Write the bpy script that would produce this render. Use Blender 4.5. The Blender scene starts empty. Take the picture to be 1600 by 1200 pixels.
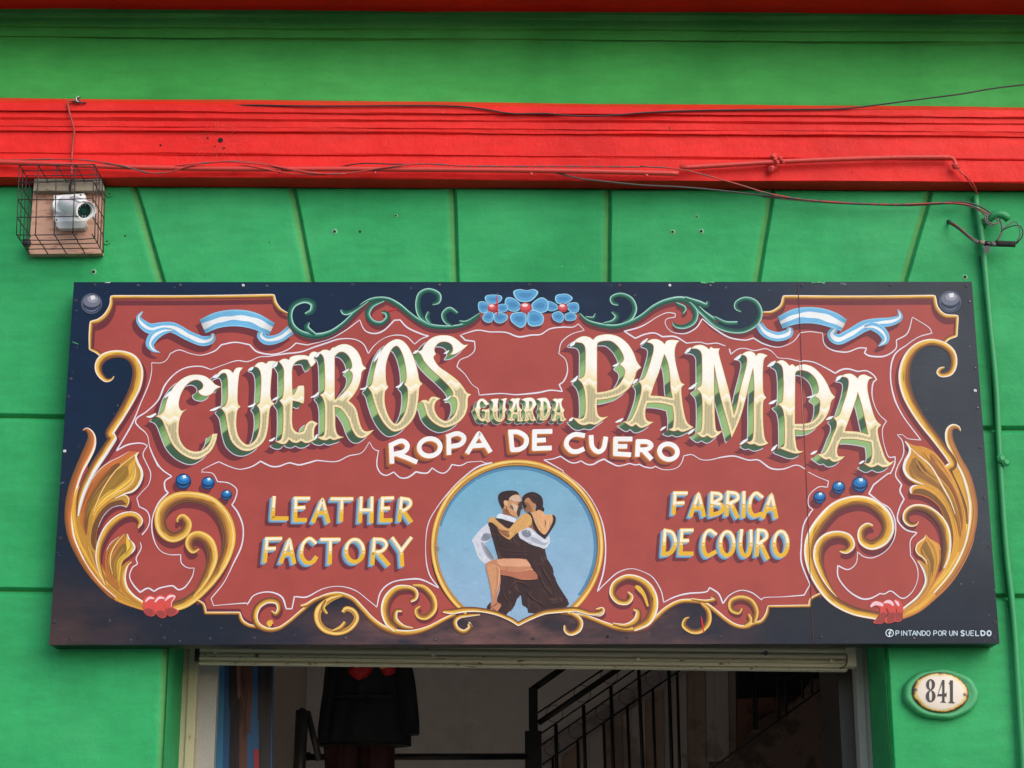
import bpy, bmesh, math, random
import numpy as np
from mathutils import Vector, Matrix
from mathutils.geometry import delaunay_2d_cdt

random.seed(7)
rng = np.random.default_rng(11)
scene = bpy.context.scene
COL = scene.collection

# ------------------------------------------------------------------ camera
FPX = 2910.99
PITCH, YAW, ROLL = 0.2876, 0.0053, -0.0022
SIGN_W, SIGN_H = 3.02, 1.22
YS = -0.10                       # front face of the sign
CAM = np.array([-0.0705, YS - 5.9107, 1.60])
SZ = 1.60 + 1.4964               # height of the sign's middle
cy_, sy_, cp_, sp_, cr_, sr_ = (math.cos(YAW), math.sin(YAW), math.cos(PITCH),
                                math.sin(PITCH), math.cos(ROLL), math.sin(ROLL))
FW = np.array([sy_ * cp_, cy_ * cp_, sp_])
R0 = np.array([cy_, -sy_, 0.0])
U0 = np.cross(R0, FW)
RT = R0 * cr_ + U0 * sr_
UP = -R0 * sr_ + U0 * cr_
cam_data = bpy.data.cameras.new("camera")
cam = bpy.data.objects.new("camera", cam_data)
COL.objects.link(cam)
M = Matrix(((RT[0], UP[0], -FW[0], CAM[0]), (RT[1], UP[1], -FW[1], CAM[1]),
            (RT[2], UP[2], -FW[2], CAM[2]), (0, 0, 0, 1)))
cam.matrix_world = M
cam_data.sensor_width = 36.0
cam_data.lens = FPX * 36.0 / 1600.0
cam_data.clip_start = 0.05
cam_data.clip_end = 500.0
scene.camera = cam

# ------------------------------------------------------------------ world, sun, exposure
world = bpy.data.worlds.new("World")
scene.world = world
world.use_nodes = True
wn = world.node_tree
for n in list(wn.nodes):
    wn.nodes.remove(n)
wo = wn.nodes.new("ShaderNodeOutputWorld")
bg = wn.nodes.new("ShaderNodeBackground")
sky = wn.nodes.new("ShaderNodeTexSky")
sky.sky_type = 'NISHITA'
sky.sun_disc = False
SUN_EL, SUN_AZ = math.radians(33), math.radians(146)     # azimuth clockwise from +Y
sky.sun_elevation = SUN_EL
sky.sun_rotation = SUN_AZ
sky.dust_density = 1.6
sky.ozone_density = 1.0
bg.inputs['Strength'].default_value = 0.15
wn.links.new(sky.outputs[0], bg.inputs[0])
wn.links.new(bg.outputs[0], wo.inputs[0])
sd = bpy.data.lights.new("sun", 'SUN')
sd.energy = 1.25
sd.angle = math.radians(50)
sd.color = (1.0, 0.965, 0.925)
sun = bpy.data.objects.new("sun", sd)
COL.objects.link(sun)
sdir = Vector((math.cos(SUN_EL) * math.sin(SUN_AZ), math.cos(SUN_EL) * math.cos(SUN_AZ), math.sin(SUN_EL)))
sun.rotation_euler = sdir.to_track_quat('Z', 'Y').to_euler()
sun.location = (0, -8, 9)
scene.view_settings.view_transform = 'Standard'
scene.view_settings.look = 'None'
scene.view_settings.exposure = 0.50
scene.view_settings.gamma = 1.0
scene.view_settings.use_curve_mapping = False
scene.render.engine = 'CYCLES'
scene.cycles.max_bounces = 8
scene.cycles.diffuse_bounces = 6

# ------------------------------------------------------------------ projection helpers
def P(px, py, y):
    """point of the plane Y = y that the photograph shows at pixel px, py"""
    px = np.asarray(px, float); py = np.asarray(py, float)
    d = (FW[None, :] + RT[None, :] * ((px.reshape(-1, 1) - 800.0) / FPX)
         - UP[None, :] * ((py.reshape(-1, 1) - 600.0) / FPX))
    t = (y - CAM[1]) / d[:, 1:2]
    return CAM[None, :] + d * t

def P1(px, py, y):
    return Vector(P([px], [py], y)[0])

def lin(c, k=0.86):
    out = []
    for v in c[:3]:
        v = v / 255.0
        out.append((v / 12.92 if v <= 0.04045 else ((v + 0.055) / 1.055) ** 2.4) * k)
    return np.array(out)

def tag(o, label=None, cat=None, group=None, kind=None):
    if label: o['label'] = label
    if cat: o['category'] = cat
    if group: o['group'] = group
    if kind: o['kind'] = kind
    return o

def empty(name, loc, label, cat, group=None):
    o = bpy.data.objects.new(name, None)
    COL.objects.link(o)
    o.location = loc
    o.empty_display_size = 0.1
    return tag(o, label, cat, group)

def link(name, me, mat=None, parent=None, smooth=False):
    o = bpy.data.objects.new(name, me)
    COL.objects.link(o)
    if mat is not None:
        me.materials.append(mat)
    if parent is not None:
        o.parent = parent
        o.matrix_parent_inverse = Matrix.Translation(-Vector(parent.location))
    if smooth:
        me.polygons.foreach_set('use_smooth', [True] * len(me.polygons))
    return o

# ------------------------------------------------------------------ materials
def nodes_of(name):
    m = bpy.data.materials.new(name)
    m.use_nodes = True
    nt = m.node_tree
    b = nt.nodes['Principled BSDF']
    return m, nt, b

def N(nt, t, **kw):
    n = nt.nodes.new(t)
    for k, v in kw.items():
        setattr(n, k, v)
    return n

def noise(nt, vec, scale, detail=4.0, rough=0.6):
    n = N(nt, 'ShaderNodeTexNoise')
    n.inputs['Scale'].default_value = scale
    n.inputs['Detail'].default_value = detail
    n.inputs['Roughness'].default_value = rough
    if vec is not None:
        nt.links.new(vec, n.inputs['Vector'])
    return n.outputs['Fac']

def ramp(nt, fac, stops):
    r = N(nt, 'ShaderNodeValToRGB')
    els = r.color_ramp.elements
    while len(els) < len(stops):
        els.new(0.5)
    for e, (p, c) in zip(els, stops):
        e.position = p
        e.color = (c[0], c[1], c[2], 1.0) if not np.isscalar(c) else (c, c, c, 1.0)
    nt.links.new(fac, r.inputs['Fac'])
    return r.outputs['Color']

def mix(nt, a, b, fac, mode='MIX'):
    m = N(nt, 'ShaderNodeMix', data_type='RGBA', blend_type=mode)
    for i, v in ((6, a), (7, b)):
        if isinstance(v, (tuple, list, np.ndarray)):
            m.inputs[i].default_value = (v[0], v[1], v[2], 1.0)
        else:
            nt.links.new(v, m.inputs[i])
    if isinstance(fac, float):
        m.inputs[0].default_value = fac
    else:
        nt.links.new(fac, m.inputs[0])
    return m.outputs[2]

def bump(nt, b, h, strength, dist, prev=None):
    n = N(nt, 'ShaderNodeBump')
    n.inputs['Strength'].default_value = strength
    n.inputs['Distance'].default_value = dist
    nt.links.new(h, n.inputs['Height'])
    if prev is not None:
        nt.links.new(prev, n.inputs['Normal'])
    nt.links.new(n.outputs[0], b.inputs['Normal'])
    return n.outputs[0]

def geo_pos(nt):
    return N(nt, 'ShaderNodeNewGeometry').outputs['Position']

def mapped(nt, vec, sc):
    m = N(nt, 'ShaderNodeMapping')
    m.inputs['Scale'].default_value = sc
    nt.links.new(vec, m.inputs['Vector'])
    return m.outputs[0]

def masonry(name, c1, c2, c3, rough=0.6, bumps=0.35, speck=None):
    """thick brushed wall paint over plaster: broad patches, streaks, fine grain, small specks"""
    m, nt, b = nodes_of(name)
    pos = geo_pos(nt)
    n1 = noise(nt, pos, 1.7, 6, 0.62)
    col = ramp(nt, n1, [(0.32, lin(c1)), (0.52, lin(c2)), (0.72, lin(c3))])
    n2 = noise(nt, mapped(nt, pos, (5, 5, 22)), 1.3, 5, 0.6)
    col = mix(nt, col, ramp(nt, n2, [(0.3, (0.84,) * 3), (0.7, (1.08,) * 3)]), 0.7, 'MULTIPLY')
    n3 = noise(nt, pos, 95, 3, 0.7)
    col = mix(nt, col, ramp(nt, n3, [(0.28, (0.72,) * 3), (0.42, (1.0,) * 3), (0.8, (1.06,) * 3)]), 0.5, 'MULTIPLY')
    # worn pale spots and dirt specks
    v = noise(nt, pos, 24, 3, 0.75)
    spk = ramp(nt, v, [(0.735, (0,) * 3), (0.76, (1,) * 3)])
    col = mix(nt, col, lin(speck or c3) * 1.05, spk)
    # long faint runs of rain dirt and a few broad re-painted patches
    run = noise(nt, mapped(nt, pos, (9, 9, 1.6)), 1.0, 6, 0.65)
    col = mix(nt, col, ramp(nt, run, [(0.36, (0.84,) * 3), (0.52, (1.0,) * 3), (1.0, (1.03,) * 3)]), 0.28, 'MULTIPLY')
    pch = noise(nt, mapped(nt, pos, (1.2, 1, 2.0)), 1.9, 2, 0.35)
    col = mix(nt, col, ramp(nt, pch, [(0.44, (0.90,) * 3), (0.47, (1.0,) * 3), (0.60, (1.0,) * 3), (0.63, (1.07,) * 3)]), 0.6, 'MULTIPLY')
    pin = noise(nt, pos, 210, 2, 0.5)
    col = mix(nt, col, (0.35, 0.38, 0.34), ramp(nt, pin, [(0.20, (1,) * 3), (0.26, (0,) * 3)]), 'MULTIPLY')
    d = noise(nt, mapped(nt, pos, (1, 1, 1)), 40, 2, 0.6)
    dsp = ramp(nt, d, [(0.20, (1,) * 3), (0.245, (0,) * 3)])
    col = mix(nt, col, lin((40, 50, 38)), dsp)
    nt.links.new(col, b.inputs['Base Color'])
    b.inputs['Roughness'].default_value = rough
    b.inputs['Specular IOR Level'].default_value = 0.18
    p = bump(nt, b, noise(nt, pos, 7, 5, 0.6), bumps, 0.012)
    p = bump(nt, b, noise(nt, pos, 130, 3, 0.6), bumps * 0.8, 0.0016, p)
    return m

def simple(name, c, rough=0.6, metal=0.0, var=0.18, scale=30.0, bmp=0.0, k=0.86):
    m, nt, b = nodes_of(name)
    pos = geo_pos(nt)
    f = noise(nt, pos, scale, 4, 0.6)
    a = lin(c, k)
    col = mix(nt, a * (1 - var), np.minimum(a * (1 + var), 0.9), f)
    nt.links.new(col, b.inputs['Base Color'])
    b.inputs['Roughness'].default_value = rough
    b.inputs['Metallic'].default_value = metal
    if bmp:
        bump(nt, b, f, bmp, 0.002)
    return m

def worn(name, c, c2, thr=0.6, scale=14.0, rough=0.55, stretch=(1, 1, 1), metal=0.0, bmp=0.3):
    """paint c with patches of c2 showing through"""
    m, nt, b = nodes_of(name)
    pos = mapped(nt, geo_pos(nt), stretch)
    f = noise(nt, pos, scale, 6, 0.65)
    g = noise(nt, pos, scale * 5, 3, 0.6)
    msk = ramp(nt, f, [(thr, (0,) * 3), (min(thr + 0.05, 1), (1,) * 3)])
    a = lin(c)
    base = mix(nt, a * 0.85, np.minimum(a * 1.12, .9), g)
    nt.links.new(mix(nt, base, lin(c2), msk), b.inputs['Base Color'])
    b.inputs['Roughness'].default_value = rough
    b.inputs['Metallic'].default_value = metal
    bump(nt, b, f, bmp, 0.002)
    return m

GREEN = masonry('green_wall_paint', (38, 153, 87), (52, 167, 99), (70, 178, 111), 0.62, 0.55, (92, 190, 120))
GREEN_UP = masonry('green_upper_paint', (56, 160, 72), (66, 171, 80), (78, 180, 90), 0.62, 0.30, (84, 168, 100))
RED = masonry('red_band_paint', (226, 30, 26), (236, 38, 32), (240, 48, 40), 0.5, 0.6, (235, 90, 80))
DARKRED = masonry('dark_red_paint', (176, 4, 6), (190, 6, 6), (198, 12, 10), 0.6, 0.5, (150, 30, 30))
REDPIPE = worn('red_pipe_paint', (214, 62, 54), (120, 60, 45), 0.66, 60, 0.5)
GREENPIPE = worn('green_pipe_paint', (45, 152, 88), (120, 110, 95), 0.74, 40, 0.5)
GREENMOUND = worn('green_mound_paint', (66, 165, 104), (120, 168, 130), 0.62, 12, 0.5)
BLACKCABLE = simple('black_cable', (42, 40, 42), 0.5, 0, 0.3, 60)
GREYCABLE = worn('grey_cable_paint', (98, 92, 88), (150, 48, 40), 0.58, 35, 0.5)
REDGREY = worn('half_painted_cable', (186, 58, 50), (96, 84, 80), 0.50, 22, 0.5)
DIRTYCABLE = worn('spattered_cable', (74, 68, 66), (196, 70, 54), 0.66, 25, 0.5)
WIRE = simple('cage_wire', (48, 42, 44), 0.5, 0.3, 0.25, 60)
WHITEPL = simple('white_camera_shell', (250, 250, 250), 0.35, 0, 0.04, 40, 0, 0.93)
WHITEPL2 = worn('white_camera_bracket', (210, 210, 206), (150, 140, 128), 0.66, 30, 0.5)
LENS = simple('dark_lens_glass', (28, 52, 46), 0.08, 0, 0.3, 40)
BLACKPL = simple('black_plastic', (26, 24, 26), 0.4, 0, 0.2, 40)
LED = simple('camera_led', (200, 205, 200), 0.2, 0, 0.1, 40)
PLY = worn('plywood_backing', (205, 158, 134), (178, 128, 104), 0.55, 18, 0.7, (1, 1, 3))
MORTAR = worn('grey_mortar', (150, 140, 122), (110, 100, 88), 0.55, 30, 0.9, bmp=0.8)
BEIGE = worn('beige_shutter_paint', (206, 194, 166), (112, 92, 70), 0.72, 22, 0.42, (1, 1, 6))
BEIGE_E = worn('rusty_shutter_edge', (212, 204, 178), (110, 66, 38), 0.60, 26, 0.5, (1, 1, 2))
CREAM = worn('cream_jamb_paint', (196, 186, 150), (150, 112, 80), 0.66, 20, 0.5, (1, 1, 1))
JAMBGREY = worn('grey_jamb_paint', (176, 170, 162), (140, 96, 74), 0.72, 16, 0.5)
HOLE = simple('dark_hole', (16, 14, 14), 0.9, 0, 0.1, 40)
SCREWM = simple('screw_metal', (110, 108, 104), 0.4, 0.7, 0.25, 60)
RIVETW = simple('white_rivet', (236, 236, 236), 0.35, 0, 0.06, 60)
RUST = simple('rusty_ring', (92, 60, 48), 0.8, 0, 0.3, 60)
FRAMEM = worn('dark_sign_frame', (26, 22, 28), (70, 40, 34), 0.66, 20, 0.45, metal=0.2)

# ------------------------------------------------------------------ mesh helpers
def mesh_from(name, V, F):
    me = bpy.data.meshes.new(name)
    me.from_pydata([tuple(v) for v in V], [], F)
    me.update()
    return me

def box_pts(p0, p1):
    x0, y0, z0 = p0; x1, y1, z1 = p1
    V = [(x0, y0, z0), (x1, y0, z0), (x1, y1, z0), (x0, y1, z0), (x0, y0, z1), (x1, y0, z1), (x1, y1, z1), (x0, y1, z1)]
    F = [(0, 3, 2, 1), (4, 5, 6, 7), (0, 1, 5, 4), (1, 2, 6, 5), (2, 3, 7, 6), (3, 0, 4, 7)]
    return V, F

def box(name, p0, p1, mat, parent=None, bevel=0.0):
    V, F = box_pts(p0, p1)
    me = mesh_from(name, V, F)
    if bevel:
        bm = bmesh.new(); bm.from_mesh(me)
        bmesh.ops.bevel(bm, geom=list(bm.edges), offset=bevel, segments=2, affect='EDGES', profile=0.6)
        bm.to_mesh(me); bm.free()
    return link(name, me, mat, parent)

def smooth_path(pts, step=0.02, corners=None):
    """Catmull-Rom through rows of pts (any number of columns)"""
    pts = np.asarray(pts, float)
    n = len(pts)
    corners = set(corners or [])
    out = []
    for i in range(n - 1):
        p1, p2 = pts[i], pts[i + 1]
        p0 = pts[i - 1] if i > 0 and i not in corners else p1 - (p2 - p1)
        p3 = pts[i + 2] if i + 2 < n and (i + 1) not in corners else p2 + (p2 - p1)
        k = max(2, int(np.linalg.norm((p2 - p1)[:2] if len(p1) == 3 and False else (p2 - p1)) / step))
        for j in range(k):
            t = j / k
            out.append(0.5 * ((2 * p1) + (-p0 + p2) * t + (2 * p0 - 5 * p1 + 4 * p2 - p3) * t * t
                              + (-p0 + 3 * p1 - 3 * p2 + p3) * t ** 3))
    out.append(pts[-1])
    return np.array(out)

def tube_data(path, rad, seg=8, V=None, F=None, caps=True):
    V = [] if V is None else V
    F = [] if F is None else F
    path = [Vector(p) for p in path]
    n = len(path)
    rads = rad if hasattr(rad, '__len__') else [rad] * n
    up = Vector((0.13, -0.9, 0.41)).normalized()
    base = len(V)
    for i, p in enumerate(path):
        t = (path[min(i + 1, n - 1)] - path[max(i - 1, 0)]).normalized()
        a = t.cross(up)
        if a.length < 1e-3:
            a = t.cross(Vector((1, 0, 0)))
        a.normalize()
        b = t.cross(a).normalized()
        up = -b if (-b).dot(up) > 0 else b
        for k in range(seg):
            th = 2 * math.pi * k / seg
            V.append(p + a * math.cos(th) * rads[i] + b * math.sin(th) * rads[i])
    for i in range(n - 1):
        for k in range(seg):
            k2 = (k + 1) % seg
            F.append((base + i * seg + k, base + i * seg + k2, base + (i + 1) * seg + k2, base + (i + 1) * seg + k))
    if caps:
        F.append(tuple(base + k for k in range(seg))[::-1])
        F.append(tuple(base + (n - 1) * seg + k for k in range(seg)))
    return V, F

def tube(name, path, rad, mat, parent=None, seg=8):
    V, F = tube_data(path, rad, seg)
    return link(name, mesh_from(name, V, F), mat, parent, True)

def disc_data(c, axis, r0, r1, h, seg=20):
    """tapered plug from c along axis"""
    axis = Vector(axis).normalized()
    c = Vector(c)
    return tube_data([c, c + axis * h], [r0, r1], seg)

def plug(name, c, axis, r0, r1, h, mat, parent=None, seg=20):
    V, F = disc_data(c, axis, r0, r1, h, seg)
    return link(name, mesh_from(name, V, F), mat, parent)

def px_path(s, y, wob=0.0):
    """'x,y x,y[,depth] ...' in photograph pixels -> smooth 3D path at depth y (optionally per point)"""
    pts = []
    for tok in s.split():
        a = [float(v) for v in tok.split(',')]
        yy = a[2] if len(a) > 2 else y
        pts.append(P([a[0]], [a[1]], yy)[0])
    return smooth_path(pts, 0.025)

# ------------------------------------------------------------------ ground
def ground():
    m, nt, b = nodes_of('paving')
    pos = geo_pos(nt)
    f = noise(nt, pos, 3, 6, 0.6)
    nt.links.new(ramp(nt, f, [(0.3, (0.24, 0.23, 0.22)), (0.7, (0.34, 0.33, 0.31))]), b.inputs['Base Color'])
    b.inputs['Roughness'].default_value = 0.85
    o = link('pavement', mesh_from('pavement', [(-60, -2.2, 0.12), (60, -2.2, 0.12), (60, 0.36, 0.12), (-60, 0.36, 0.12),
                                               (-60, -2.2, 0.0), (60, -2.2, 0.0)],
                                   [(0, 1, 2, 3), (4, 5, 1, 0)]), m)
    tag(o, kind='structure')
    m2, nt, b = nodes_of('asphalt')
    pos = geo_pos(nt)
    f = noise(nt, pos, 8, 6, 0.6)
    nt.links.new(ramp(nt, f, [(0.3, (0.09, 0.09, 0.09)), (0.7, (0.14, 0.14, 0.135))]), b.inputs['Base Color'])
    b.inputs['Roughness'].default_value = 0.9
    o = link('road', mesh_from('road', [(-150, -250, 0), (150, -250, 0), (150, -2.2, 0), (-150, -2.2, 0)], [(0, 1, 2, 3)]), m2)
    tag(o, kind='structure')
ground()

# ------------------------------------------------------------------ facade
facade = empty('building_facade', (0, 0, 0),
               'green plastered shop front with a red moulded band above the painted sign', 'building')

# lines of the building run very slightly downhill to the right in the photograph
def line_y(y0, y1600):
    return lambda x: y0 + (y1600 - y0) * x / 1600.0

XL, XR = -3.2, 3.2           # half width of wall that is built (metres)
def slope_z(yl, yr, y):
    """z as a function of X of the photo line y=yl at x=0 and y=yr at x=1600, on plane Y=y"""
    a, b = P([0, 1600], [yl, yr], y)
    k = (b[2] - a[2]) / (b[0] - a[0])
    return lambda X: a[2] + k * (X - a[0])

def wob(X, seed, amp):
    return amp * (math.sin(X * 3.1 + seed) + 0.6 * math.sin(X * 7.7 + seed * 2.3) + 0.35 * math.sin(X * 17.3 + seed * 1.7)
                  + 0.25 * math.sin(X * 41.0 + seed * 3.1))

def moulding(name, rows, mat, nx=260, amp=0.0016):
    """rows: list of (photo y at x=0, photo y at x=1600, plane y).  a lumpy hand-plastered profile swept along X"""
    Xs = np.linspace(XL, XR, nx)
    V, F = [], []
    fs = [slope_z(a, b, y) for a, b, y in rows]
    for r, (a, b, y) in enumerate(rows):
        for X in Xs:
            V.append((X, y + wob(X, r * 1.3, amp * 0.9), fs[r](X) + wob(X, r * 2.1 + 4, amp)))
    for r in range(len(rows) - 1):
        for i in range(nx - 1):
            F.append((r * nx + i, (r + 1) * nx + i, (r + 1) * nx + i + 1, r * nx + i + 1))
    return link(name, mesh_from(name, V, F), mat, facade)

# upper wall with its mouldings, then the deep cornice over it
moulding('upper_wall', [(167, 181, 0.004), (150, 164, 0.0), (110, 124, 0.001), (62, 72, 0.0), (58.5, 68, -0.004), (56, 65.5, -0.016), (47, 56, -0.022), (43.5, 52, -0.026),
                        (40, 48.5, -0.042), (27, 34, -0.046), (25.5, 32, -0.052), (20, 26, -0.056), (8, 12, -0.056)], GREEN_UP)
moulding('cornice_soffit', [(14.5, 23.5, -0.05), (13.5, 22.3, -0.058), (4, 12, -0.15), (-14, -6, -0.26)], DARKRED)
# the front of the cornice: goes up out of frame
zf = P1(800, -5 + 4, -0.50).z
moulding('cornice_front', [(-14, -6, -0.26), (-60, -52, -0.27), (-66, -58, -0.29), (-110, -100, -0.30)], RED, 80)
# the red band
moulding('red_band', [(152, 167, 0.02), (157, 172, -0.088), (160.5, 173.0, -0.106), (171.6, 181.9, -0.106), (172.8, 183.0, -0.104), (174.3, 184.5, -0.0975), (175.5, 185.6, -0.097), (183, 192, -0.098), (187.5, 195.5, -0.0915),
                      (196, 206, -0.092), (197.5, 207.2, -0.089), (202.0, 212.0, -0.089), (203.2, 213.0, -0.0875), (205.6, 215.4, -0.0795), (207.5, 217, -0.079), (236.5, 248.0, -0.079), (238, 249, -0.0775), (240.2, 251.0, -0.0735), (242, 252.5, -0.073), (258, 268, -0.073),
                      (274.5, 284.0, -0.072), (276.2, 285.6, -0.070), (290.0, 297.6, -0.004), (291, 299, 0.03)], RED, 420, 0.0011)

GROOVE = masonry('groove_paint', (66, 140, 78), (84, 158, 92), (100, 168, 100), 0.7, 0.5, (120, 176, 120))
# base wall behind the blocks (frame of four sheets round the door opening)
OL, OR_, OT = P1(262, 1015, 0).x, P1(1383, 1015, 0).x, P1(800, 992, 0).z
ZB = 0.12
zt = P1(0, 250, 0.012).z
def sheet(name, x0, x1, z0, z1, y, mat, parent):
    return link(name, mesh_from(name, [(x0, y, z0), (x1, y, z0), (x1, y, z1), (x0, y, z1)], [(0, 1, 2, 3)]), mat, parent)
RD = 0.32   # reveal depth
for (x0, x1, z0, z1) in ((XL, OL, ZB, OT), (OR_, XR, ZB, OT), (XL, XR, OT, zt)):
    sheet('wall_base', x0, x1, z0, z1, 0.0205, GROOVE, facade)
CORE = simple('rough_brick_core', (120, 96, 84), 0.9)
for (x0, x1, z0, z1, y1) in ((XL, OL - .001, ZB, OT + 1.2, RD + .068), (OR_ + .001, XR, ZB, OT + 1.2, RD + .068), (OL, OR_, OT + .002, OT + 1.2, 0.09)):
    box('wall_core', (x0, 0.032, z0), (x1, y1, z1), CORE, facade)

def block(px, mat=GREEN, n=18, ch=0.013, gap=0.006):
    """one plastered stone: polygon in photo pixels on the wall plane, bevelled edges, gently uneven face"""
    pts = P([p[0] for p in px], [p[1] for p in px], 0.0)[:, [0, 2]]
    c = pts.mean(0)
    nv = len(pts)
    nrm = []
    for i in range(nv):
        e = pts[(i + 1) % nv] - pts[i]
        e = e / np.linalg.norm(e)
        n1 = np.array([-e[1], e[0]])
        if np.dot(n1, c - pts[i]) < 0: n1 = -n1
        nrm.append(n1)                       # inward normals; a wide, flat slope on the right and top sides of a stone
    wide = [1.9 if q[0] < -0.7 else (1.2 if q[1] < -0.7 else 0.62) for q in nrm]
    def inset(d):
        out = []
        for i in range(nv):
            j = i - 1
            A_ = np.array([nrm[j], nrm[i]])
            dj, di = (min(d, 0.004) + max(d - 0.004, 0) * wide[j]), (min(d, 0.004) + max(d - 0.004, 0) * wide[i])
            out.append(pts[i] + np.linalg.solve(A_, np.array([dj, di])))
        return np.array(out)
    rings = [(0.0015, 0.0250), (0.0022, 0.0160), (0.0075, 0.0095), (0.0115, 0.0036), (0.0150, 0.0008), (0.0190, 0.0)]
    V, F = [], []
    segs = 16
    ringlen = nv * segs
    for d, y in rings:
        q = inset(d)
        for i in range(nv):
            a, b = q[i], q[(i + 1) % nv]
            for s in range(segs):
                t = s / segs
                p = a + (b - a) * t
                V.append((p[0] + wob(p[1] * 2, 1.0, 0.0009), y, p[1] + wob(p[0] * 2, 2.0, 0.0009)))
    mi = []
    for r in range(len(rings) - 1):
        for i in range(ringlen):
            j = (i + 1) % ringlen
            mi.append(1 if (wide[i // segs] > 1.5 and 1 <= r <= 2) else 0)
            F.append((r * ringlen + i, r * ringlen + j, (r + 1) * ringlen + j, (r + 1) * ringlen + i))
    F.append(tuple((len(rings) - 1) * ringlen + i for i in range(ringlen)))
    mi.append(0)
    me = mesh_from('block', V, F)
    o = link('block', me, mat, facade)
    me.materials.append(GROOVE)
    me.polygons.foreach_set('material_index', mi)
    bm = bmesh.new(); bm.from_mesh(me); bmesh.ops.recalc_face_normals(bm, faces=bm.faces)
    if sum((f.normal.y for f in bm.faces if len(f.verts) > 4)) > 0:
        bmesh.ops.reverse_faces(bm, faces=bm.faces)
    bm.to_mesh(me); bm.free()
    return o

def bt(x): return 286 + 8 * x / 1600.0
fan = [(209, 421), (457, 599), (708, 736), (951, 950), (1208, 1096), (1456, 1255)]
def fx(i, y):
    a, b = fan[i]
    return a + (b - a) * (y - 293) / 707.0
top = bt
for i in range(5):
    a0, a1 = fan[i]; b0, b1 = fan[i + 1]
    block([(a0, top(a0)), (b0, top(b0)), (b1, 1000), (a1, 1000)])
olx = 262; orx = 1383
block([(-420, 286), (209, 286), (fx(0, 650), 654), (-420, 645)])
block([(-420, 645), (fx(0, 650), 654), (fx(0, 925), 926), (-450, 917)])
block([(-450, 917), (fx(0, 925), 926), (421, 1000), (P and 262, 1001), (180, 3200), (-700, 3100)])
block([(1456, 293), (2050, 296), (2060, 675), (fx(5, 668), 667)])
block([(fx(5, 668), 667), (2060, 675), (2080, 937), (fx(5, 930), 929)])
block([(fx(5, 930), 929), (2080, 937), (2300, 3100), (1499, 3200), (1383, 1001), (1255, 1000)])
# door reveals (green returns of the wall) and the soffit over the door
def quad(name, pts, mat, parent=None):
    return link(name, mesh_from(name, pts, [tuple(range(len(pts)))]), mat, parent)
quad('door_reveal', [(OL + 0.004, 0.002, ZB), (OL, RD, ZB), (OL, RD, OT + 0.5), (OL + 0.004, 0.002, OT + 0.5)], GREEN, facade)
quad('door_reveal', [(OR_ - 0.004, 0.002, ZB), (OR_ - 0.004, 0.002, OT + 0.5), (OR_, RD, OT + 0.5), (OR_, RD, ZB)], GREEN, facade)
quad('door_soffit', [(OL, 0.004, OT), (OR_, 0.004, OT), (OR_, 0.09, OT), (OL, 0.09, OT)], GREEN, facade)

# holes, plugs and washers in the wall
def wallhole(x, y, r, plane=-0.0, ringm=None):
    c = P1(x, y, plane)
    s = 1 / 480.0
    o = plug('drill_hole', c + Vector((0, -0.0004, 0)), (0, -1, 0), r * s, r * s * 0.9, 0.0012, HOLE, facade, 14)
    if ringm is not None:
        V, F = [], []
        for k in range(18):
            th = 2 * math.pi * k / 18
            q = 1 + 0.12 * math.sin(k * 2.3)
            for rr, yy in ((r * s * 1.05, -0.0022), (r * s * 1.75 * q, -0.0016), (r * s * 2.0 * q, 0.0005)):
                V.append(c + Vector((math.cos(th) * rr, yy, math.sin(th) * rr)))
        for k in range(18):
            j = (k + 1) % 18
            for m_ in range(2):
                F.append((k * 3 + m_, j * 3 + m_, j * 3 + m_ + 1, k * 3 + m_ + 1))
        link('hole_rim', mesh_from('hole_rim', V, F), ringm, o, True)
RIMG = simple('pale_green_rim', (120, 180, 140), 0.7, 0, 0.2, 80)
for (x, y, r, rm) in ((522.8, 362, 2.4, RIMG), (562.5, 362, 2.1, None), (618.5, 337, 1.6, RIMG), (1051, 362.5, 2.2, RIMG),
                      (1095.5, 361.5, 2.4, RIMG), (1089.5, 338, 1.6, RIMG), (195.7, 368.5, 1.5, None), (146, 425, 2.6, RIMG),
                      (1507.5, 433, 2.4, RIMG), (421, 378.5, 0.9, None)):
    wallhole(x, y, r, 0.0, rm)
for (x, y, r) in ((344.5, 219, 4.4), (324.5, 215.5, 1.6), (349.5, 231.5, 2.0), (336, 228.5, 1.3), (251, 226.8, 1.7), (1331, 269, 1.0)):
    wallhole(x, y, r, -0.0795)
for (x, y) in ((171, 303.5), (167.5, 377.5)):
    c = P1(x, y, -0.001)
    o = plug('washer', c, (0, -1, 0), 0.0125, 0.0115, 0.003, GREEN, facade, 20)
    plug('washer_hole', c + Vector((0, -0.003, 0)), (0, -1, 0), 0.003, 0.003, 0.0006, HOLE, o, 12)
# hairline cracks radiating from the big hole in the band
V, F = [], []
c = P1(344.5, 219, -0.0805)
for k in range(34):
    th = 2 * math.pi * k / 34 + random.uniform(-.08, .08)
    r0 = random.uniform(0.02, 0.05); r1 = random.uniform(0.06, 0.12) * (0.72 if abs(math.sin(th)) > .7 else 1.05)
    pts = []
    for j in range(5):
        r = r0 + (r1 - r0) * j / 4
        t2 = th + 0.06 * math.sin(j * 1.7 + k)
        z = math.sin(t2) * r
        pts.append(c + Vector((math.cos(t2) * r, -0.0135 if z > 0.03 else -0.002, z)))
    tube_data(pts, 0.00028, 4, V, F, False)
cr = link('paint_crack', mesh_from('paint_crack', V, F), simple('pale_crack', (226, 110, 100), 0.7), facade)
cr['kind'] = 'stuff'

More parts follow.
